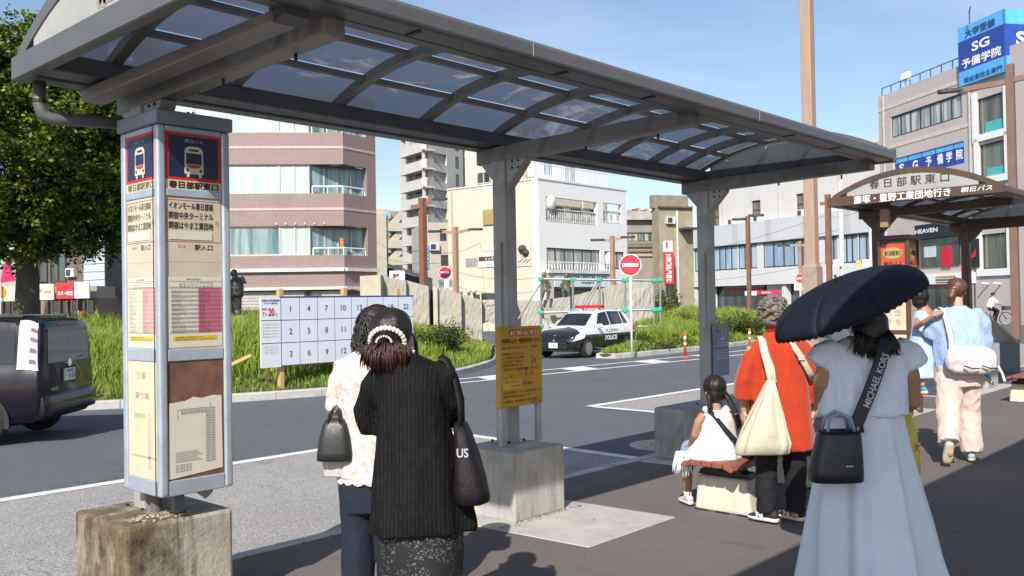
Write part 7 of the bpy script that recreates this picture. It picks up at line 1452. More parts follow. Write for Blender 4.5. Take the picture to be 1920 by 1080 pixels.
# ---------------------------------------------------------------- woman in the white lace blouse
loc, rz = back_frame(698, 4.42); P = Per('person', 'person with curly black hair in white lace blouse and navy trousers', loc, rz)
mb = MB(); hc = np.array([.015, .05, 1.425]); head(mb, hc, (.35, .85, -.35), (0, .3, .9), .98); mb.tube([(0, 0, 1.24), (.005, .02, 1.31), (.01, .035, 1.37)], [.055, .048, .046], 12); mb.tube([(0, 0, .72), (0, 0, .85), (0, 0, 1.0), (0, 0, 1.24)], [.10, .10, .09, .085], 14, sq=(.7, 1.2))
mb.tube([(-.15, 0, 1.27), (-.175, .03, 1.06), (-.150, .13, .99)], [.045, .038, .026], 10); hand(mb, (-.150, .13, .99), (.15, .7, .05), (.2, 0, -1), -1, .95, .9); mb.tube([(.15, 0, 1.27), (.19, .03, 1.06), (.10, .22, 1.08)], [.045, .038, .026], 10); hand(mb, (.10, .22, 1.08), (-.3, .7, .4), (0, -.4, .8), 1, .95, .5)
for sgn in (-1, 1): mb.tube([(sgn*.085, 0, .76), (sgn*.08, .01, .42), (sgn*.075, 0, .08)], [.08, .05, .034], 10); mb.ball((sgn*.075, .03, .06), (.035, .075, .04))
skinpart(P, mb, m_skin); eyes(P, P.T, hc, (.35, .85, -.35))
mb = garment([(.715, 0, 0, .178, .125), (.80, 0, 0, .170, .120), (.95, 0, 0, .158, .112), (1.1, 0, 0, .160, .110), (1.21, 0, 0, .175, .102), (1.275, 0, 0, .165, .088), (1.315, .0, .01, .10, .07), (1.33, 0, .01, .07, .058)], [(5, .2, .03, 1.0)], 56, 44, 2.4, .006)
mb.tube([(-.125, 0, 1.262), (-.172, .005, 1.17), (-.190, .03, 1.06), (-.168, .10, .995)], [.060, .062, .060, .066], 14); mb.tube([(.125, 0, 1.262), (.172, .005, 1.17), (.195, .03, 1.06), (.15, .13, 1.05)], [.060, .062, .060, .062], 14)
bl = remesh(mb, 'blouse', m_lace, P.T, .009, 3, .5, local=True); wob(bl, .010, 16, 8); wob(bl, .006, 26, 9, (1, 1, .7), True)
# scalloped hem of the blouse
mb = MB(); mb.loft([[(.180*math.cos(t)*(1+.02*math.sin(6*t)), .127*math.sin(t), z-(.012*abs(math.sin(9*t)) if z < .71 else 0)) for t in np.linspace(0, 2*math.pi, 73)[:-1]] for z in (.75, .70)], False); part(P, mb, 'lace_hem', m_lace, fix=False)
m_navyp = fabric('trouser_navy', (.016, .019, .034), 380); mb = garment([(.55, 0, 0, .165, .115), (.70, 0, 0, .168, .118), (.80, 0, 0, .16, .115)], [], 40, 14)
for sgn in (-1, 1): mb.tube([(sgn*.085, 0, .72), (sgn*.092, .005, .42), (sgn*.092, .0, .07)], [.096, .086, .080], 18)
tr = remesh(mb, 'trousers', m_navyp, P.T, .011, 3, .5, local=True); wob(tr, .010, 14, 2, (1, 1, .35)); wob(tr, .006, 20, 3, (1, 1, .5), True); shoe(P, 'shoe', (-.09, .15, .03), (-.085, -.07, .03), .06, .042, m_shoek, m_shoek); shoe(P, 'shoe', (.095, .15, .03), (.09, -.07, .03), .06, .042, m_shoek, m_shoek)
mb = MB(); mb.ball(hc+np.array([0, -.02, .03]), (.092, .100, .095), 18, 12); mb.ball(hc+np.array([-.01, -.03, -.05]), (.088, .075, .085), 16, 10); ha = remesh(mb, 'hair', m_hairk, P.T, .008, 3, .5, local=True); wob(ha, .008, 45, 3)
rg = np.random.default_rng(8); mb = MB()
for k in range(230):
    th = rg.uniform(-.3, math.pi+.3)+math.pi; ph = rg.uniform(-.1, 1.2); s0 = hc+np.array([.088*math.cos(th)*math.cos(ph), -.015+.098*math.sin(th)*math.cos(ph), .03+.092*math.sin(ph)]); out_ = s0-hc-np.array([0, 0, .03]); out_[2] = 0; out_ /= np.linalg.norm(out_)+1e-6; L = max(.05, s0[2]-hc[2]+rg.uniform(.10, .20)); n = 11; w0 = rg.uniform(0, 6.28); pts = []
    for i in range(n): q = i/(n-1); r_ = .006+.010*q; pts.append(s0+out_*(.022*math.sin(q*2.4)+.006)+np.array([math.cos(w0+q*L*75)*r_, math.sin(w0+q*L*75)*r_, -L*q]))
    mb.tube(pts, [.0042]*(n-1)+[.0012], 4)
part(P, mb, 'curls', m_hairk, fix=False)
PL_ = P
Wl = PL_.w
hb = thing('handbag', 'small black leather dome handbag with two handles beside the lace blouse', 'handbag', Wl(-.165, .08, .80), rz); m_leat = M('black_leather', (.016, .017, .018), .42, var=.15, scale=20, bump=.25, bscale=160)
rings = [[Wl(-.172+wa*math.copysign(abs(math.cos(t))**.55, math.cos(t)), -.075+wb*math.copysign(abs(math.sin(t))**.55, math.sin(t)), z) for t in np.linspace(0, 2*math.pi, 33)[:-1]] for z, wa, wb in ((.808, .078, .055), (.812, .088, .062), (.85, .086, .060), (.92, .075, .052), (.975, .060, .040), (1.0, .046, .028), (1.008, .03, .015))]
MB().loft(rings).build('body', m_leat, hb, smooth=True)
for bb in (-.105, -.045): MB().tube([Wl(-.205, bb, .955), Wl(-.195, bb, 1.03), Wl(-.172, bb, 1.065), Wl(-.150, bb, 1.03), Wl(-.140, bb, .955)], .006, 7).build('handle', m_leat, hb, smooth=True)
MB().ball(Wl(-.139, -.118, .965), .006, 6, 5).build('gold_ring', MATS['gold'], hb)
wbag = thing('plastic_bag', 'crumpled white plastic bag hanging below the black handbag', 'bag', Wl(-.15, .06, .72), rz); t = NT('thin_plastic'); t.col((.66, .66, .63)); t.set(Roughness=.4); tl = t.n('ShaderNodeBsdfTranslucent'); tl.inputs['Color'].default_value = (.7, .7, .66, 1); ms = t.n('ShaderNodeMixShader'); ms.inputs[0].default_value = .4; t.l(t.b.outputs[0], ms.inputs[1]); t.l(tl.outputs[0], ms.inputs[2]); t.l(ms.outputs[0], t.o.inputs['Surface']); m_plas = t.m
rings = [[Wl(-.172+wa*math.cos(t)*(1+.12*math.sin(7*t+z*60)), -.03+wb*math.sin(t)*(1+.1*math.cos(5*t)), z) for t in np.linspace(0, 2*math.pi, 33)[:-1]] for z, wa, wb in ((.725, .05, .04), (.73, .066, .05), (.78, .068, .05), (.83, .06, .045), (.88, .03, .03), (.98, .012, .012))]; MB().loft(rings).build('sack', m_plas, wbag)
# ---------------------------------------------------------------- girl on the bench, facing the road
loc = np.array([5.84, 3.38, 0.0]); GRZ = R(-30); P = Per('person', 'small girl with two braids in white sleeveless dress sitting on the red bench', loc, GRZ)
mb = MB(); hc = np.array([.0, .03, .885]); head(mb, hc, (-.1, 1, -.15), (0, .1, 1), .90); mb.tube([(0, -.01, .70), (0, 0, .76), (0, .015, .82)], [.042, .036, .034], 10); mb.tube([(0, .0, .42), (0, -.01, .55), (0, -.01, .70)], [.095, .085, .075], 12, sq=(.8, 1.2))
for sgn, el, wr in ((-1, (-.165, .02, .57), (-.135, .15, .47)), (1, (.165, .03, .57), (.12, .16, .48))): mb.tube([(sgn*.105, -.01, .715), (sgn*.145, .0, .66), el, wr], [.034, .033, .028, .019], 10); hand(mb, wr, (-sgn*.1, .9, -.3), (0, -.2, -1), sgn, .72, .4)
for sgn in (-1, 1): mb.tube([(sgn*.07, .03, .45), (sgn*.085, .24, .44), (sgn*.09, .27, .40), (sgn*.09, .28, .24), (sgn*.09, .285, .07)], [.065, .05, .046, .038, .025], 12); mb.ball((sgn*.09, .31, .045), (.026, .06, .026))
skinpart(P, mb, m_skin2, .007); eyes(P, P.T, hc, (-.1, 1, -.15), .9)
m_dress = fabric('dress_white', (.66, .65, .67), 260, .9, var=.03); m_fringe = M('fringe_white', (.72, .71, .72), .9)
mb = garment([(.395, -.005, .06, .205, .205), (.43, -.005, .045, .195, .185), (.50, 0, .015, .165, .13), (.60, 0, 0, .135, .105), (.68, 0, -.005, .118, .088), (.725, 0, -.008, .098, .070), (.745, 0, -.008, .070, .055)], [(9, .3, .045, 1.0), (15, 1.2, .02, .8)], 72, 40, 2.2); dr = part(P, mb, 'dress', m_dress); wob(dr, .006, 45, 3, (1, 1, .25), True)
mb = MB()
for sgn in (-1, 1): mb.tube([(sgn*.075, -.035, .735), (sgn*.092, -.005, .752), (sgn*.075, .03, .74)], [.02, .024, .02], 8)
part(P, mb, 'dress_strap', m_dress)
mb = MB(); rg = np.random.default_rng(2)
for k in range(60): a = -.20+.05*rg.uniform(0, 1); b = rg.uniform(.05, .24); mb.tube([(a, b, .42), (a-.025, b+.01, .33), (a-.03+rg.normal(0, .006), b+.012, .25+rg.uniform(0, .05))], [.011, .009, .003], 4)
part(P, mb, 'fringe', m_fringe, fix=False)
mb = MB()
for sgn in (-1, 1): mb.tube([(sgn*.07, .08, .435), (sgn*.088, .24, .425), (sgn*.09, .275, .36), (sgn*.09, .28, .315)], [.082, .076, .068, .066], 14)
remesh(mb, 'shorts', fabric('shorts_blue', (.22, .30, .50), 300), P.T, .010, 3, .5, local=True)
m_lil = M('shoe_lilac', (.60, .46, .62), .6, var=.1); m_pks = M('sole_pink', (.68, .52, .50), .6)
for sgn in (-1, 1): shoe(P, 'shoe', (sgn*.09, .40, .022), (sgn*.09, .235, .022), .062, .036, m_pks, m_lil); MB().lathe([(.03, .06), (.031, .10), (.029, .105)], (sgn*.09, .285, 0), 12).build('sock', m_white, P.T, local=True, smooth=True)
mb = MB(); mb.ball(hc+np.array([0, -.015, .028]), (.083, .092, .088), 18, 12); mb.ball(hc+np.array([0, -.035, -.02]), (.076, .066, .075), 16, 10); ha = remesh(mb, 'hair', m_hairk, P.T, .006, 3, .5, local=True); wob(ha, .003, 80, 1, (1, 1, .3))
def braid(P, pts, r, name='braid'):
    pts = [np.array(p, float) for p in pts]; mb = MB(); n = 40
    tt = np.linspace(0, len(pts)-1.001, n)
    for s in range(3):
        q = []
        for i, t in enumerate(tt): k = int(t); f = t-k; c = pts[k]*(1-f)+pts[k+1]*f; a = i*.75+s*2.094; sh = r*(1-.45*i/n); q.append(c+np.array([math.cos(a)*sh*.7, math.sin(2*a)*sh*.3, math.sin(a)*sh*.2]))
        mb.tube(q, [r*.62*(1-.4*i/n) for i in range(n)], 6)
    return part(P, mb, name, m_hairk, fix=False)
braid(P, [hc+np.array([.06, -.055, -.02]), (.078, -.085, .79), (.10, -.115, .72)], .022); braid(P, [hc+np.array([-.06, -.045, -.03]), (-.082, -.06, .80), (-.092, -.06, .745)], .020)
mb = MB(); rg = np.random.default_rng(6)
for k in range(26): o = rg.normal(0, .010, 3); mb.tube([(.10+o[0]*.6, -.115+o[1]*.5, .722), (.112+o[0], -.12+o[1], .67), (.120+o[0]*.8, -.118+o[1], .60+rg.uniform(0, .03))], [.004, .0045, .001], 4)
part(P, mb, 'braid_end', m_hairk, fix=False); MB().ball((.10, -.115, .722), (.017, .017, .014), 10, 6).build('hair_tie', M('tie_purple', (.42, .30, .60), .6), P.T, local=True, smooth=True)
Wg = P.w; cb_ = thing('crossbody_bag', 'small black crossbody bag on the sitting girl', 'bag', Wg(.20, .0, .42), GRZ); m_strapk = fabric('strap_black', (.016, .016, .018), 300, .7)
MB().tube([Wg(-.088, .04, .755), Wg(-.075, -.06, .735), Wg(.0, -.118, .62), Wg(.10, -.150, .50), Wg(.17, -.13, .435)], .017, 6, sq=(1.0, .18), up=(P.s, -P.c, 0)).build('strap', m_strapk, cb_, smooth=True)
MB().loft([[Wg(.205+wa*math.copysign(abs(math.cos(t))**.6, math.cos(t)), -.09+wb*math.sin(t), z) for t in np.linspace(0, 2*math.pi, 25)[:-1]] for z, wa, wb in ((.402, .035, .06), (.405, .05, .075), (.45, .05, .075), (.47, .04, .06))]).build('pouch', m_strapk, cb_, smooth=True)
# ---------------------------------------------------------------- grey haired woman in the red orange coat
loc, rz = back_frame(1457, 6.25); P = Per('person', 'grey haired person in orange red coat and black trousers standing with a cream tote', loc, rz)
mb = MB(); hc = np.array([-.02, .03, 1.435]); head(mb, hc, (-.15, 1, -.1), (0, 0, 1), 1.0); mb.tube([(0, 0, 1.22), (-.005, .01, 1.30), (-.015, .02, 1.37)], [.056, .05, .05], 12); mb.tube([(0, 0, .62), (0, 0, .80), (0, 0, 1.0), (0, 0, 1.22)], [.13, .135, .125, .11], 14, sq=(.8, 1.25))
for sgn, el, wr in ((-1, (-.225, -.01, .98), (-.235, .05, .78)), (1, (.235, .0, .96), (.255, .08, .76))): mb.tube([(sgn*.17, 0, 1.21), el, wr], [.048, .04, .027], 10); hand(mb, wr, (0, .2, -1), (-sgn, .2, 0), sgn if False else -sgn, .95, .35)
for sgn in (-1, 1): mb.tube([(sgn*.09, 0, .66), (sgn*.095, .01, .38), (sgn*.095, 0, .08)], [.085, .052, .036], 10); mb.ball((sgn*.095, .03, .06), (.035, .075, .04))
skinpart(P, mb, m_skin); eyes(P, P.T, hc, (-.15, 1, -.1))
m_red_c = fabric('coat_orange_red', (.40, .036, .008), 300, .85, var=.07)
mb = garment([(.515, .012, 0, .218, .165), (.62, .010, 0, .214, .165), (.80, .006, 0, .205, .155), (1.0, 0, 0, .192, .142), (1.12, 0, 0, .190, .13), (1.20, 0, -.002, .188, .112), (1.255, 0, .0, .165, .09), (1.29, -.005, .005, .105, .072), (1.315, -.01, .012, .07, .06)], [(5, .8, .035, 1.1), (9, .1, .015, 1.2)], 60, 50, 2.4)
mb.tube([(-.13, 0, 1.22), (-.190, -.005, 1.13), (-.228, -.015, .99), (-.242, .01, .86)], [.068, .072, .070, .074], 16); mb.tube([(.13, 0, 1.22), (.19, 0, 1.13), (.235, 0, .97), (.255, .04, .83)], [.068, .072, .070, .074], 16)
co = remesh(mb, 'coat', m_red_c, P.T, .010, 3, .5, local=True); wob(co, .014, 12, 6, (1, 1, .4)); wob(co, .009, 20, 7, (1, 1, .45), True)
part(P, MB().loft([[(-.012+.066*math.cos(t), .014+.058*math.sin(t), z) for t in np.linspace(0, 2*math.pi, 29)[:-1]] for z in (1.30, 1.335, 1.35, 1.345, 1.31)], False), 'collar', m_red_c, fix=False)
m_blk = fabric('trouser_black', (.014, .014, .017), 300); mb = garment([(.50, 0, 0, .16, .12), (.66, 0, 0, .165, .125), (.75, 0, 0, .16, .12)], [], 40, 14)
for sgn in (-1, 1): mb.tube([(sgn*.092, 0, .62), (sgn*.10, .005, .38), (sgn*.10, .0, .075)], [.092, .080, .068], 18)
tr = remesh(mb, 'trousers', m_blk, P.T, .011, 3, .5, local=True); wob(tr, .010, 18, 2, (1, 1, .8), True)
for sgn, t0, h0 in ((-1, (-.20, .10, .025), (-.045, -.055, .025)), (1, (.02, .13, .025), (.135, -.03, .025))):
    s_ = shoe(P, 'shoe', t0, h0, .078, .045, m_solew, M('shoe_mesh_black', (.02, .02, .022), .7, bump=.3, bscale=300))
    a_, b_ = np.array(t0), np.array(h0); d_ = (a_-b_)/np.linalg.norm(a_-b_); n_ = np.cross(d_, (0, 0, 1)); n_ = n_ if n_[1] < 0 else -n_; c_ = b_+(a_-b_)*.50+n_*.046+np.array([0, 0, .036]); xd = np.array([d_[0], d_[1], 0]); xd = xd if xd[0] > 0 else -xd; xw = np.array([xd[0]*P.c-xd[1]*P.s, xd[0]*P.s+xd[1]*P.c, 0])
    letter('lettering', 'N', m_white, s_, P.w(*c_), xw, (xw*0+np.array([0, 0, 1])), .052, .040, .004, .06)
mb = MB(); mb.ball(hc+np.array([0, -.015, .030]), (.098, .105, .100), 18, 12); mb.ball(hc+np.array([0, -.04, -.03]), (.086, .075, .075), 16, 10); ha = remesh(mb, 'hair', m_hairg, P.T, .007, 3, .5, local=True); wob(ha, .012, 36, 9); wob(ha, .005, 90, 2)
rg = np.random.default_rng(14); mb = MB()
for k in range(210):
    th = rg.uniform(0, 2*math.pi); ph = rg.uniform(-.5, 1.45); n_ = np.array([math.cos(th)*math.cos(ph), math.sin(th)*math.cos(ph), math.sin(ph)])
    if n_[1] > .45 and n_[2] < .5: continue
    s0 = hc+np.array([0, -.02, .02])+n_*np.array([.094, .10, .096]); tn = np.cross(n_, rg.normal(0, 1, 3)); tn /= np.linalg.norm(tn); pts = [s0+tn*.036*q+n_*(.016*math.sin(q*3.0))+np.cross(n_, tn)*.012*math.sin(q*4) for q in np.linspace(0, 1, 6)]; mb.tube(pts, [.006, .0065, .006, .005, .004, .001], 5)
part(P, mb, 'curls', m_hairg, fix=False)
Wo = P.w
tb_ = thing('tote_bag', 'large cream canvas tote bag hanging from the shoulder of the orange red coat', 'bag', Wo(-.10, -.16, .50), rz); m_canv = fabric('canvas_cream', (.58, .51, .39), 240, .9, var=.05)
rings = []
for z, a0, a1, d_, sw in ((.505, -.275, .06, .03, 0), (.515, -.285, .075, .05, 0), (.58, -.275, .085, .065, .01), (.68, -.235, .06, .06, .02), (.78, -.195, .02, .05, .02), (.88, -.165, -.03, .04, .015), (.96, -.145, -.065, .028, .01), (1.0, -.135, -.085, .018, 0)):
    ca = (a0+a1)/2-.075*min(1, (1.02-z)/.3); rings.append([Wo(ca+(a1-a0)/2*math.copysign(abs(math.cos(t))**.5, math.cos(t))*(1+.02*math.sin(6*t+z*18)), -.205+d_*math.sin(t)*(1+.15*math.sin(5*t+z*14))+sw*math.sin(9*t), z) for t in np.linspace(0, 2*math.pi, 49)[:-1]])
MB().loft(rings).build('sack', m_canv, tb_, smooth=True)
for off in (0, .03): MB().tube([Wo(-.115+off, -.20, .98), Wo(-.125+off, -.175, 1.08), Wo(-.140+off*.6, -.135, 1.18), Wo(-.138+off*.5, -.075, 1.265), Wo(-.125+off*.4, .0, 1.285), Wo(-.12+off*.4, .06, 1.24)], .019, 6, sq=(1, .16), up=(P.s, -P.c, 0)).build('strap', m_canv, tb_, smooth=True)
xb = thing('shoulder_strap', 'beige crossbody strap with buckle across the orange red coat', 'bag strap', Wo(.1, -.12, 1.1), rz); m_bei = fabric('strap_beige', (.42, .38, .29), 300, .8)
MB().tube([Wo(.035, .03, 1.298), Wo(.045, -.07, 1.280), Wo(.10, -.130, 1.17), Wo(.165, -.132, 1.05), Wo(.205, -.09, .98)], .022, 6, sq=(1, .14), up=(P.s, -P.c, 0)).build('strap', m_bei, xb, smooth=True)
MB().obox(Wo(.115, -.142, 1.14), np.array([P.c, P.s, 0])*.045, np.array([-P.s, P.c, 0])*.008, (0, 0, .035)).build('buckle', m_kerb, xb, bev=.004)
# ---------------------------------------------------------------- woman in the pale blue dress with the umbrella
loc, rz = back_frame(1622, 4.42); P = Per('person', 'person in pale blue top and long pale blue skirt under the navy umbrella', loc, rz)
mb = MB(); hc = np.array([.01, .03, 1.445]); head(mb, hc, (.15, 1, 0), (0, 0, 1), 1.0); mb.tube([(0, 0, 1.25), (0, .01, 1.33), (.005, .02, 1.38)], [.056, .05, .048], 12); mb.tube([(0, 0, .70), (0, 0, .90), (0, 0, 1.05), (0, 0, 1.28)], [.12, .11, .11, .10], 14, sq=(.8, 1.2))
mb.tube([(.175, 0, 1.29), (.205, -.005, 1.15), (.222, .01, 1.03), (.19, .12, .965), (.13, .20, .97)], [.052, .050, .044, .036, .026], 12); hand(mb, (.13, .20, .97), (-.5, .7, .1), (-.2, -.3, -.9), 1, .95, .6)
mb.tube([(-.175, 0, 1.29), (-.215, .0, 1.12), (-.205, .04, 1.02), (-.12, .20, 1.10), (-.04, .235, 1.19)], [.052, .048, .042, .034, .026], 12); hand(mb, (-.04, .235, 1.19), (.6, .3, .35), (.2, .6, -.3), 1, .95, 1.0)
for sgn in (-1, 1): mb.tube([(sgn*.09, 0, .75), (sgn*.09, .01, .40), (sgn*.085, 0, .07)], [.085, .052, .036], 10); mb.ball((sgn*.085, .03, .05), (.035, .075, .035))
skinpart(P, mb, m_skin2); eyes(P, P.T, hc, (.15, 1, 0))
m_pblue = fabric('linen_pale_blue', (.66, .74, .83), 360, .9, var=.05)
mb = garment([(.975, -.02, 0, .215, .150), (1.02, -.018, 0, .208, .145), (1.12, -.012, 0, .198, .130), (1.22, -.008, 0, .200, .112), (1.29, -.006, 0, .196, .094), (1.335, 0, .002, .142, .076), (1.362, .0, .01, .078, .060)], [(6, .5, .035, 1.2), (4, 2, .02, .8)], 60, 40, 2.6)
mb.tube([(-.14, 0, 1.295), (-.20, .0, 1.265), (-.238, .0, 1.215)], [.062, .070, .074], 16); mb.tube([(.14, 0, 1.295), (.19, .0, 1.262), (.222, .0, 1.205)], [.062, .070, .072], 16)
to = remesh(mb, 'top', m_pblue, P.T, .009, 3, .5, local=True); wob(to, .010, 14, 6, (1, 1, .6)); wob(to, .008, 26, 8, (1, 1, .7), True)
part(P, garment([(.04, .018, 0, .325, .29), (.20, .012, 0, .300, .268), (.45, .002, 0, .262, .225), (.70, -.008, 0, .222, .175), (.88, -.015, 0, .196, .142), (1.0, -.018, 0, .180, .125)], [(9, .4, .13, .55), (4, 1.9, .08, 1.0), (15, 2.5, .05, .45)], 120, 60, 2.0), 'skirt', m_pblue); wob(P.T.children[-1], .010, 9, 5, (1, 1, .4)); wob(P.T.children[-1], .006, 18, 9, (1, 1, .35), True)
for sgn in (-1, 1): shoe(P, 'shoe', (sgn*.085, .16, .03), (sgn*.085, -.06, .03), .06, .042, m_solew, m_white)
mb = MB(); mb.ball(hc+np.array([0, -.018, .030]), (.088, .098, .094), 18, 12); mb.tube([hc+np.array([0, -.045, .0]), hc+np.array([-.005, -.07, -.07]), hc+np.array([-.01, -.085, -.125])], [.080, .078, .05], 14, sq=(.8, 1.15)); ha = remesh(mb, 'hair', m_hairk, P.T, .007, 3, .5, local=True); wob(ha, .004, 70, 4, (1, 1, .2))
rg = np.random.default_rng(31); mb = MB()
for k in range(260): a = rg.uniform(-.105, .10); s0 = hc+np.array([a*.7, -.08, -.05]); e = np.array([a*1.15+rg.normal(0, .012), -.118+rg.normal(0, .006), 1.255+rg.uniform(-.02, .03)+.35*abs(a)]); mb.tube([s0, (s0+e)/2+np.array([0, -.02, 0]), e], [.006, .005, .001], 4)
for k in range(16): o = rg.normal(0, .006, 3); mb.tube([hc+np.array([.045, -.075, -.05])+o, np.array([.075, -.125, 1.31])+o, np.array([.105+o[0]*2, -.122, 1.265])], [.004, .003, .001], 4)
part(P, mb, 'hair_strands', m_hairk, fix=False)
Wp = P.w
# umbrella: eight panels on a tilted dome
UM = thing('umbrella', 'navy blue folding umbrella held over the pale blue dress', 'umbrella', Wp(-.04, .24, 1.19), rz)
m_umb = fabric('umbrella_navy', (.006, .009, .020), 420, .7, var=.1, sheen=.15)
rimc = np.array([-.066, .03, 1.492]); ax = np.array([-.40, -.05, .90]); ax /= np.linalg.norm(ax); e1 = np.cross((0, 1, 0), ax); e1 /= np.linalg.norm(e1); e2 = np.cross(ax, e1); RR_, HH = .395, .155
def dome(th, q): # q 0 apex .. 1 rim
    sc = 1-.045*math.sin((th*8/(2*math.pi) % 1)*math.pi)*q; r_ = RR_*math.sin(q*math.pi/2*.98)/math.sin(math.pi/2*.98)*sc; h = HH*(math.cos(q*math.pi/2*.98)-.03)+.018*math.sin((th*8/(2*math.pi) % 1)*math.pi)*q*q*0; return rimc+e1*(r_*math.cos(th))+e2*(r_*math.sin(th))+ax*h
for k in range(8):
    G = [[Wp(*dome(2*math.pi*(k+j/8*.9999)/8, i/10)) for j in range(9)] for i in range(11)]; pn_ = MB().grid(G).build('panel', m_umb, UM, smooth=True, fix=False, solid=.0015)
    G = [[Wp(*(dome(2*math.pi*(k+j/16*.9999)/8, 1)+ax*(-.0-.012*i*(1 if j % 2 else .35)))) for j in range(17)] for i in range(2)]; MB().grid(G).build('scallop', m_umb, pn_, fix=False)
    MB().tube([Wp(*(dome(2*math.pi*k/8, i/6)-ax*.004)) for i in range(7)], .0022, 5).build('rib', m_chrome, UM)
    MB().tube([Wp(*(rimc+ax*(.03))), Wp(*(dome(2*math.pi*k/8, .55)-ax*.006))], .002, 5).build('stretcher', m_chrome, UM)
apx = rimc+ax*(HH*.97); MB().tube([Wp(*(apx-ax*.004)), Wp(*(apx+ax*.028))], [.009, .006], 8).build('ferrule', m_black, UM, smooth=True); hd = np.array([.035, .265, 1.235]); MB().tube([Wp(*apx), Wp(*(rimc*.4+hd*.6)), Wp(*hd)], .0055, 8).build('shaft', m_chrome, UM, smooth=True); MB().tube([Wp(*(hd+(rimc-hd)*.12)), Wp(*hd), Wp(*(hd-(rimc-hd)*.22))], [.013, .014, .012], 10).build('handle', m_black, UM, smooth=True)
# bucket bag with lettered strap
KB = thing('bucket_bag', 'navy black bucket bag with lettered wide strap against the pale blue skirt', 'handbag', Wp(-.22, -.17, .70), rz); m_bb = M('bag_navy_leather', (.010, .013, .020), .38, var=.1, bump=.2, bscale=170)
rings = [[Wp(-.228+sh+wa*math.copysign(abs(math.cos(t))**.6, math.cos(t)), -.185+wb*math.copysign(abs(math.sin(t))**.6, math.sin(t)), z) for t in np.linspace(0, 2*math.pi, 41)[:-1]] for z, wa, wb, sh in ((.690, .115, .068, -.0), (.695, .122, .075, 0), (.74, .122, .075, 0), (.84, .108, .068, .012), (.905, .098, .062, .018), (.925, .092, .056, .02), (.915, .08, .046, .02))]
MB().loft(rings).build('body', m_bb, KB, smooth=True); MB().box(0, .01, 0, .01, 0, .01) if False else None
for sg_ in (-1, 1): MB().tube([Wp(-.275, -.185+sg_*.04, .915), Wp(-.262, -.185+sg_*.03, .985), Wp(-.215, -.185+sg_*.025, 1.01), Wp(-.165, -.185+sg_*.03, .985), Wp(-.148, -.185+sg_*.04, .915)], .0085, 8).build('handle', M('handle_blue', (.22, .30, .40), .5), KB, smooth=True)
MB().obox(Wp(-.19, -.262, .772), np.array([P.c, P.s, 0])*.035, np.array([-P.s, P.c, 0])*.004, (0, 0, .006)).build('badge', m_chrome, KB)
sa, sb_ = np.array([-.125, -.185, .955]), np.array([.045, -.125, 1.335]); pts = [(-.125, -.200, .915), sa, (-.055, -.172, 1.10), (.0, -.155, 1.22), sb_, (.055, -.02, 1.372)]; MB().tube([Wp(*q) for q in pts], .031, 8, sq=(1, .09), up=(P.s, -P.c, 0)).build('strap', M('strap_navy', (.018, .024, .038), .6), KB, smooth=True)
ld = np.array([-.01, -.155, 1.21])-np.array([-.095, -.178, 1.02]); ldw = np.array([ld[0]*P.c-ld[1]*P.s, ld[0]*P.s+ld[1]*P.c, ld[2]]); ldw /= np.linalg.norm(ldw); nrm = np.array([P.s, -P.c, 0]); yd = np.cross(nrm, ldw)
letter('lettering', 'MICHAEL KORS', M('strap_grey_ink', (.42, .44, .44), .6), KB, Wp(-.028, -.176, 1.155), ldw, yd, .27, .034, .006, .02)
MB().lathe([(.008, 0), (.013, 0), (.013, .004), (.008, .004)], Wp(-.128, -.215, .935), 12, 'y').build('gold_ring', MATS['gold'], KB)
yb_ = thing('shopping_bag', 'yellow plastic shopping bag behind the pale blue skirt', 'bag', Wp(.215, .16, .70), rz); m_ybag = M('plastic_yellow', (.60, .46, .02), .4, var=.06)
rings = [[Wp(.235+wa*math.cos(t)*(1+.06*math.sin(6*t+z*30)), .15+wb*math.sin(t)*(1+.08*math.sin(5*t)), z) for t in np.linspace(0, 2*math.pi, 33)[:-1]] for z, wa, wb in ((.66, .05, .09), (.67, .066, .11), (.76, .064, .11), (.86, .055, .09), (.94, .04, .06), (1.03, .014, .014))]; MB().loft(rings).build('sack', m_ybag, yb_, smooth=True); letter('lettering', '大', m_redink, yb_, Wp(.258, .052, .80), (P.c, P.s, 0), PZ, .028, .045, .001, .02)
# ---------------------------------------------------------------- walking woman carrying a child
loc, rz = back_frame(1795, 8.4); P = Per('person', 'walking person in light blue shirt and pale pink trousers with hair tied up', loc, rz)
mb = MB(); hc = np.array([.015, .04, 1.585]); head(mb, hc, (.6, .8, -.05), (0, 0, 1), 1.0); mb.tube([(0, 0, 1.38), (.005, .015, 1.46), (.01, .03, 1.52)], [.056, .05, .048], 12); mb.tube([(.0, 0, .82), (0, 0, 1.0), (0, 0, 1.2), (0, 0, 1.40)], [.13, .12, .12, .11], 14, sq=(.8, 1.2))
mb.tube([(-.17, 0, 1.37), (-.23, .05, 1.20), (-.10, .26, 1.12)], [.05, .045, .03], 10); hand(mb, (-.10, .26, 1.12), (.9, .2, 0), (0, -1, 0), 1, .95, .5); mb.tube([(.17, 0, 1.37), (.25, .06, 1.12), (.12, .27, 1.02)], [.05, .045, .03], 10); hand(mb, (.12, .27, 1.02), (-.9, .2, 0), (0, -1, 0), -1, .95, .5)
mb.tube([(.09, 0, .86), (.10, .08, .47), (.095, .02, .10)], [.09, .06, .04], 10); mb.ball((.10, .06, .06), (.036, .08, .038)); mb.tube([(-.09, 0, .86), (-.13, -.06, .46), (-.235, -.28, .22)], [.09, .06, .04], 10); mb.ball((-.25, -.30, .16), (.036, .04, .06))
skinpart(P, mb, m_skin, .009); eyes(P, P.T, hc, (.6, .8, -.05))
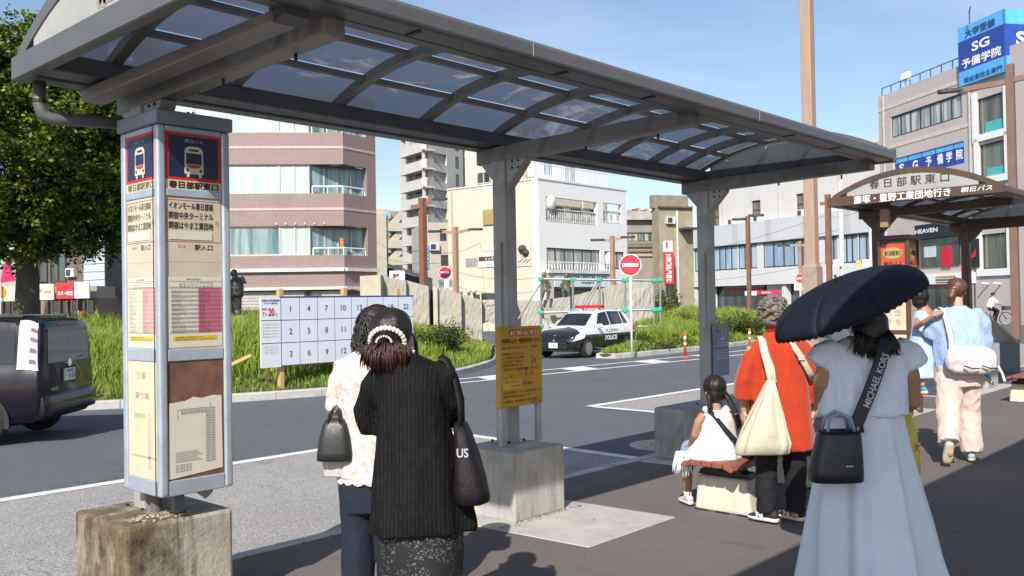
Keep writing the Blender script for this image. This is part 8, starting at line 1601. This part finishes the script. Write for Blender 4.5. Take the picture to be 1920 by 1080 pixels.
m_shirt = fabric('shirt_blue', (.33, .45, .68), 360, .85, var=.05); mb = garment([(.86, .03, 0, .215, .15), (.95, .02, 0, .225, .155), (1.1, .01, 0, .225, .150), (1.25, 0, 0, .218, .135), (1.35, 0, 0, .20, .112), (1.41, 0, .003, .14, .085), (1.45, .0, .012, .075, .062)], [(5, .5, .05, 1.0)], 56, 40, 2.4)
mb.tube([(.14, 0, 1.38), (.22, .02, 1.27), (.262, .05, 1.13), (.24, .10, 1.03)], [.075, .085, .092, .10], 16); mb.tube([(-.14, 0, 1.38), (-.21, .03, 1.27), (-.22, .09, 1.17)], [.075, .082, .085], 16); sh_ = remesh(mb, 'shirt', m_shirt, P.T, .012, 3, .5, local=True); wob(sh_, .014, 12, 2, (1, 1, .6)); wob(sh_, .010, 22, 4, (1, 1, .6), True)
m_pinkp = fabric('trouser_pink', (.62, .46, .41), 320, .9, var=.04); mb = garment([(.70, 0, 0, .185, .14), (.82, 0, 0, .19, .145), (.92, 0, 0, .18, .14)], [], 40, 12)
mb.tube([(.095, .0, .80), (.105, .07, .47), (.10, .03, .25), (.10, .0, .085)], [.115, .105, .098, .092], 18); mb.tube([(-.095, 0, .80), (-.135, -.05, .48), (-.185, -.17, .34), (-.235, -.28, .215)], [.115, .105, .10, .095], 18); tr = remesh(mb, 'trousers', m_pinkp, P.T, .012, 3, .5, local=True); wob(tr, .014, 15, 5, (1, 1, .6)); wob(tr, .008, 24, 6, (1, 1, .8), True)
m_shb = M('shoe_bluegrey', (.26, .34, .42), .6); m_tan_s = M('sole_tan', (.55, .44, .28), .6); shoe(P, 'shoe', (.17, .15, .025), (.07, -.05, .025), .065, .044, m_tan_s, m_shb); shoe(P, 'shoe', (-.255, -.262, .035), (-.262, -.345, .225), .062, .046, m_tan_s, m_shb)
mb = MB(); mb.ball(hc+np.array([-.01, -.02, .03]), (.090, .098, .092), 16, 12); mb.tube([hc+np.array([-.06, -.075, .0]), hc+np.array([-.105, -.12, -.01]), hc+np.array([-.12, -.13, -.06]), hc+np.array([-.115, -.12, -.11])], [.03, .045, .042, .02], 10); ha = remesh(mb, 'hair', m_hairr, P.T, .009, 3, .5, local=True); wob(ha, .004, 60, 4)
MB().lathe([(.02, -.012), (.036, 0), (.02, .012)], hc+np.array([-.075, -.09, .0]), 12, 'x').build('hair_tie', M('tie_pink', (.70, .45, .45), .7), P.T, local=True, smooth=True)
Ww = P.w; CH = Per('person', 'small child in blue dress carried in the arms of the walking person', Ww(-.10, .24, .72), rz)
mb = MB(); hc2 = np.array([-.115, .03, .80]); head(mb, hc2, (.85, .5, 0), (0, 0, 1), .86); mb.tube([(-.05, 0, .25), (-.05, 0, .45), (-.09, .02, .66), (-.11, .03, .74)], [.10, .10, .075, .04], 12)
mb.tube([(-.16, 0, .60), (-.235, -.12, .53), (-.22, -.26, .58), (-.17, -.345, .645)], [.035, .03, .026, .02], 10); hand(mb, (-.17, -.345, .645), (.7, -.25, .35), (0, .6, -.6), 1, .66, .4); mb.tube([(-.02, 0, .60), (.06, -.14, .62)], [.035, .025], 8)
mb.tube([(-.12, 0, .27), (-.26, -.12, .22), (-.235, -.20, .05), (-.235, -.22, -.02)], [.065, .05, .038, .028], 10); mb.tube([(.03, 0, .27), (.26, -.05, .24), (.345, -.14, .08), (.36, -.16, .06)], [.065, .05, .038, .028], 10); skinpart(CH, mb, m_skin2, .009)
m_cdr = fabric('child_dress_blue', (.36, .48, .72), 300); mb = garment([(.06, -.235, -.13, .125, .16), (.16, -.215, -.09, .120, .15), (.30, -.15, -.03, .13, .14), (.45, -.10, 0, .125, .12), (.58, -.09, .01, .115, .095), (.68, -.10, .02, .07, .06)], [(6, .4, .06, 1)], 48, 30); part(CH, mb, 'dress', m_cdr)
m_csh = M('child_shoe_blue', (.04, .25, .42), .6); shoe(CH, 'shoe', (-.27, -.17, -.09), (-.225, -.28, -.07), .06, .035, M('child_sole', (.66, .60, .38), .6), m_csh); shoe(CH, 'shoe', (.43, -.20, -.02), (.335, -.17, .075), .055, .035, MATS['child_sole'], m_csh)
mb = MB(); mb.ball(hc2+np.array([-.02, -.018, .028]), (.086, .086, .088), 14, 10); mb.ball(hc2+np.array([-.025, -.02, -.03]), (.07, .07, .07), 14, 10); ha = remesh(mb, 'hair', m_hairk, CH.T, .009, 2, .5, local=True); wob(ha, .004, 50, 3)
SB = thing('sling_bag', 'puffy white sling bag on the back of the walking person', 'bag', Ww(.03, -.2, .92), rz); m_nyl = fabric('nylon_white', (.70, .64, .65), 200, .5, var=.04, sheen=.1)
mb = MB()
mb.loft([[Ww(.02+a_, -.20+.085*k_*math.cos(t)*(1+.1*math.sin(3*t)), .955+.125*k_*math.sin(t)-.05*a_) for t in np.linspace(0, 2*math.pi, 25)[:-1]] for a_, k_ in ((-.24, .25), (-.22, .7), (-.15, 1.0), (0, 1.05), (.12, 1.0), (.19, .75), (.215, .3))])
sbm = remesh(mb, 'pouch', m_nyl, SB, .011, 4); wob(sbm, .010, 26, 3); MB().tube([Ww(-.16, -.19, 1.02), Ww(-.15, -.175, 1.15), Ww(-.165, -.14, 1.30), Ww(-.165, -.06, 1.42), Ww(-.14, .05, 1.43)], .028, 6, sq=(1, .2), up=(P.s, -P.c, 0)).build('strap', m_nyl, SB, smooth=True)
for ca in (-.03, .13): MB().tube([Ww(ca-.07, -.298, .91), Ww(ca, -.305, .885), Ww(ca+.07, -.295, .885)], .006, 6).build('zip', m_dark, SB)
MB().tube([Ww(.25, -.20, .90), Ww(.28, -.22, .83), Ww(.30, -.22, .76)], .012, 6).build('strap_end', m_nyl, SB)
# ---------------------------------------------------------------- far cyclist
p0 = onz(1866, 611); loc = np.array([p0[0], p0[1], 0]); BC = thing('bicycle', 'far dark bicycle parked before the pink wall', 'bicycle', loc, YAW-math.pi/2); wb_ = .53
for dx in (-wb_, wb_):
    wl = MB().lathe([(.30, -.015), (.33, -.02), (.33, .02), (.30, .015), (.30, -.015)], (dx, 0, .33), 20, 'y', False).build('wheel', m_tyre, BC, local=True); sp_m = MB()
    for k in range(6): q = math.pi*k/6; sp_m.tube([(dx-.3*math.cos(q), 0, .33-.3*math.sin(q)), (dx+.3*math.cos(q), 0, .33+.3*math.sin(q))], .004, 4)
    sp_m.build('spokes', m_chrome, wl, local=True)
fr = MB()
for a, b in (((-wb_, 0, .33), (-.15, 0, .30)), ((-.15, 0, .30), (-.25, 0, .78)), ((-.15, 0, .30), (.36, 0, .72)), ((.36, 0, .60), (wb_, 0, .33)), ((.36, 0, .60), (.32, 0, .98)), ((-wb_, 0, .33), (-.24, 0, .70))): fr.tube([a, b], .018, 6)
fr.build('frame', M('bike_blue', (.03, .05, .12), .4), BC, local=True); MB().ball((-.26, 0, .82), (.13, .07, .035)).build('saddle', m_black, BC, local=True); MB().tube([(.30, -.26, 1.0), (.34, 0, 1.02), (.30, .26, 1.0)], .014, 6).build('handlebar', m_chrome, BC, local=True); MB().box(.40, .70, -.15, .15, .75, .95).build('basket', m_frd, BC, local=True)
P = Per('person', 'far person in white shirt sitting on the bicycle by the pink wall', loc, YAW-math.pi/2)
mb = MB(); hc = np.array([-.05, 0, 1.50]); head(mb, hc, (1, 0, -.2), (0, 0, 1), 1); mb.tube([(-.08, 0, 1.30), (-.06, 0, 1.42)], [.05, .048], 8); mb.tube([(-.24, 0, .86), (-.18, 0, 1.1), (-.10, 0, 1.30)], [.12, .13, .11], 10); mb.tube([(-.10, -.16, 1.28), (.05, -.2, 1.08), (.28, -.22, 1.02)], [.045, .04, .028], 8); mb.tube([(-.10, .16, 1.28), (.05, .2, 1.08), (.28, .22, 1.02)], [.045, .04, .028], 8)
for sgn in (-1, 1): mb.tube([(-.22, sgn*.09, .86), (.10, sgn*.10, .72), (-.02, sgn*.11, .36), (-.05, sgn*.11, .08)], [.09, .07, .05, .04], 8); mb.ball((.0, sgn*.11, .06), (.09, .04, .04))
skinpart(P, mb, m_skin, .02, 2); mb = MB(); mb.tube([(-.25, 0, .88), (-.18, 0, 1.1), (-.10, 0, 1.30), (-.08, 0, 1.36)], [.15, .155, .14, .07], 12); mb.tube([(-.10, -.15, 1.28), (.02, -.2, 1.12)], [.07, .07], 8); mb.tube([(-.10, .15, 1.28), (.02, .2, 1.12)], [.07, .07], 8); remesh(mb, 'shirt', m_white, P.T, .02, 2, .5, local=True)
mb = MB()
for sgn in (-1, 1): mb.tube([(-.22, sgn*.09, .86), (.10, sgn*.10, .72), (-.02, sgn*.11, .36), (-.05, sgn*.11, .12)], [.12, .09, .07, .06], 8)
remesh(mb, 'trousers', m_blk, P.T, .02, 2, .5, local=True); MB().ball(hc+np.array([-.02, 0, .035]), (.10, .09, .09)).build('hair', m_hairk, P.T, local=True, smooth=True)
bpy.data.objects.remove(_to); bpy.data.curves.remove(_tc)
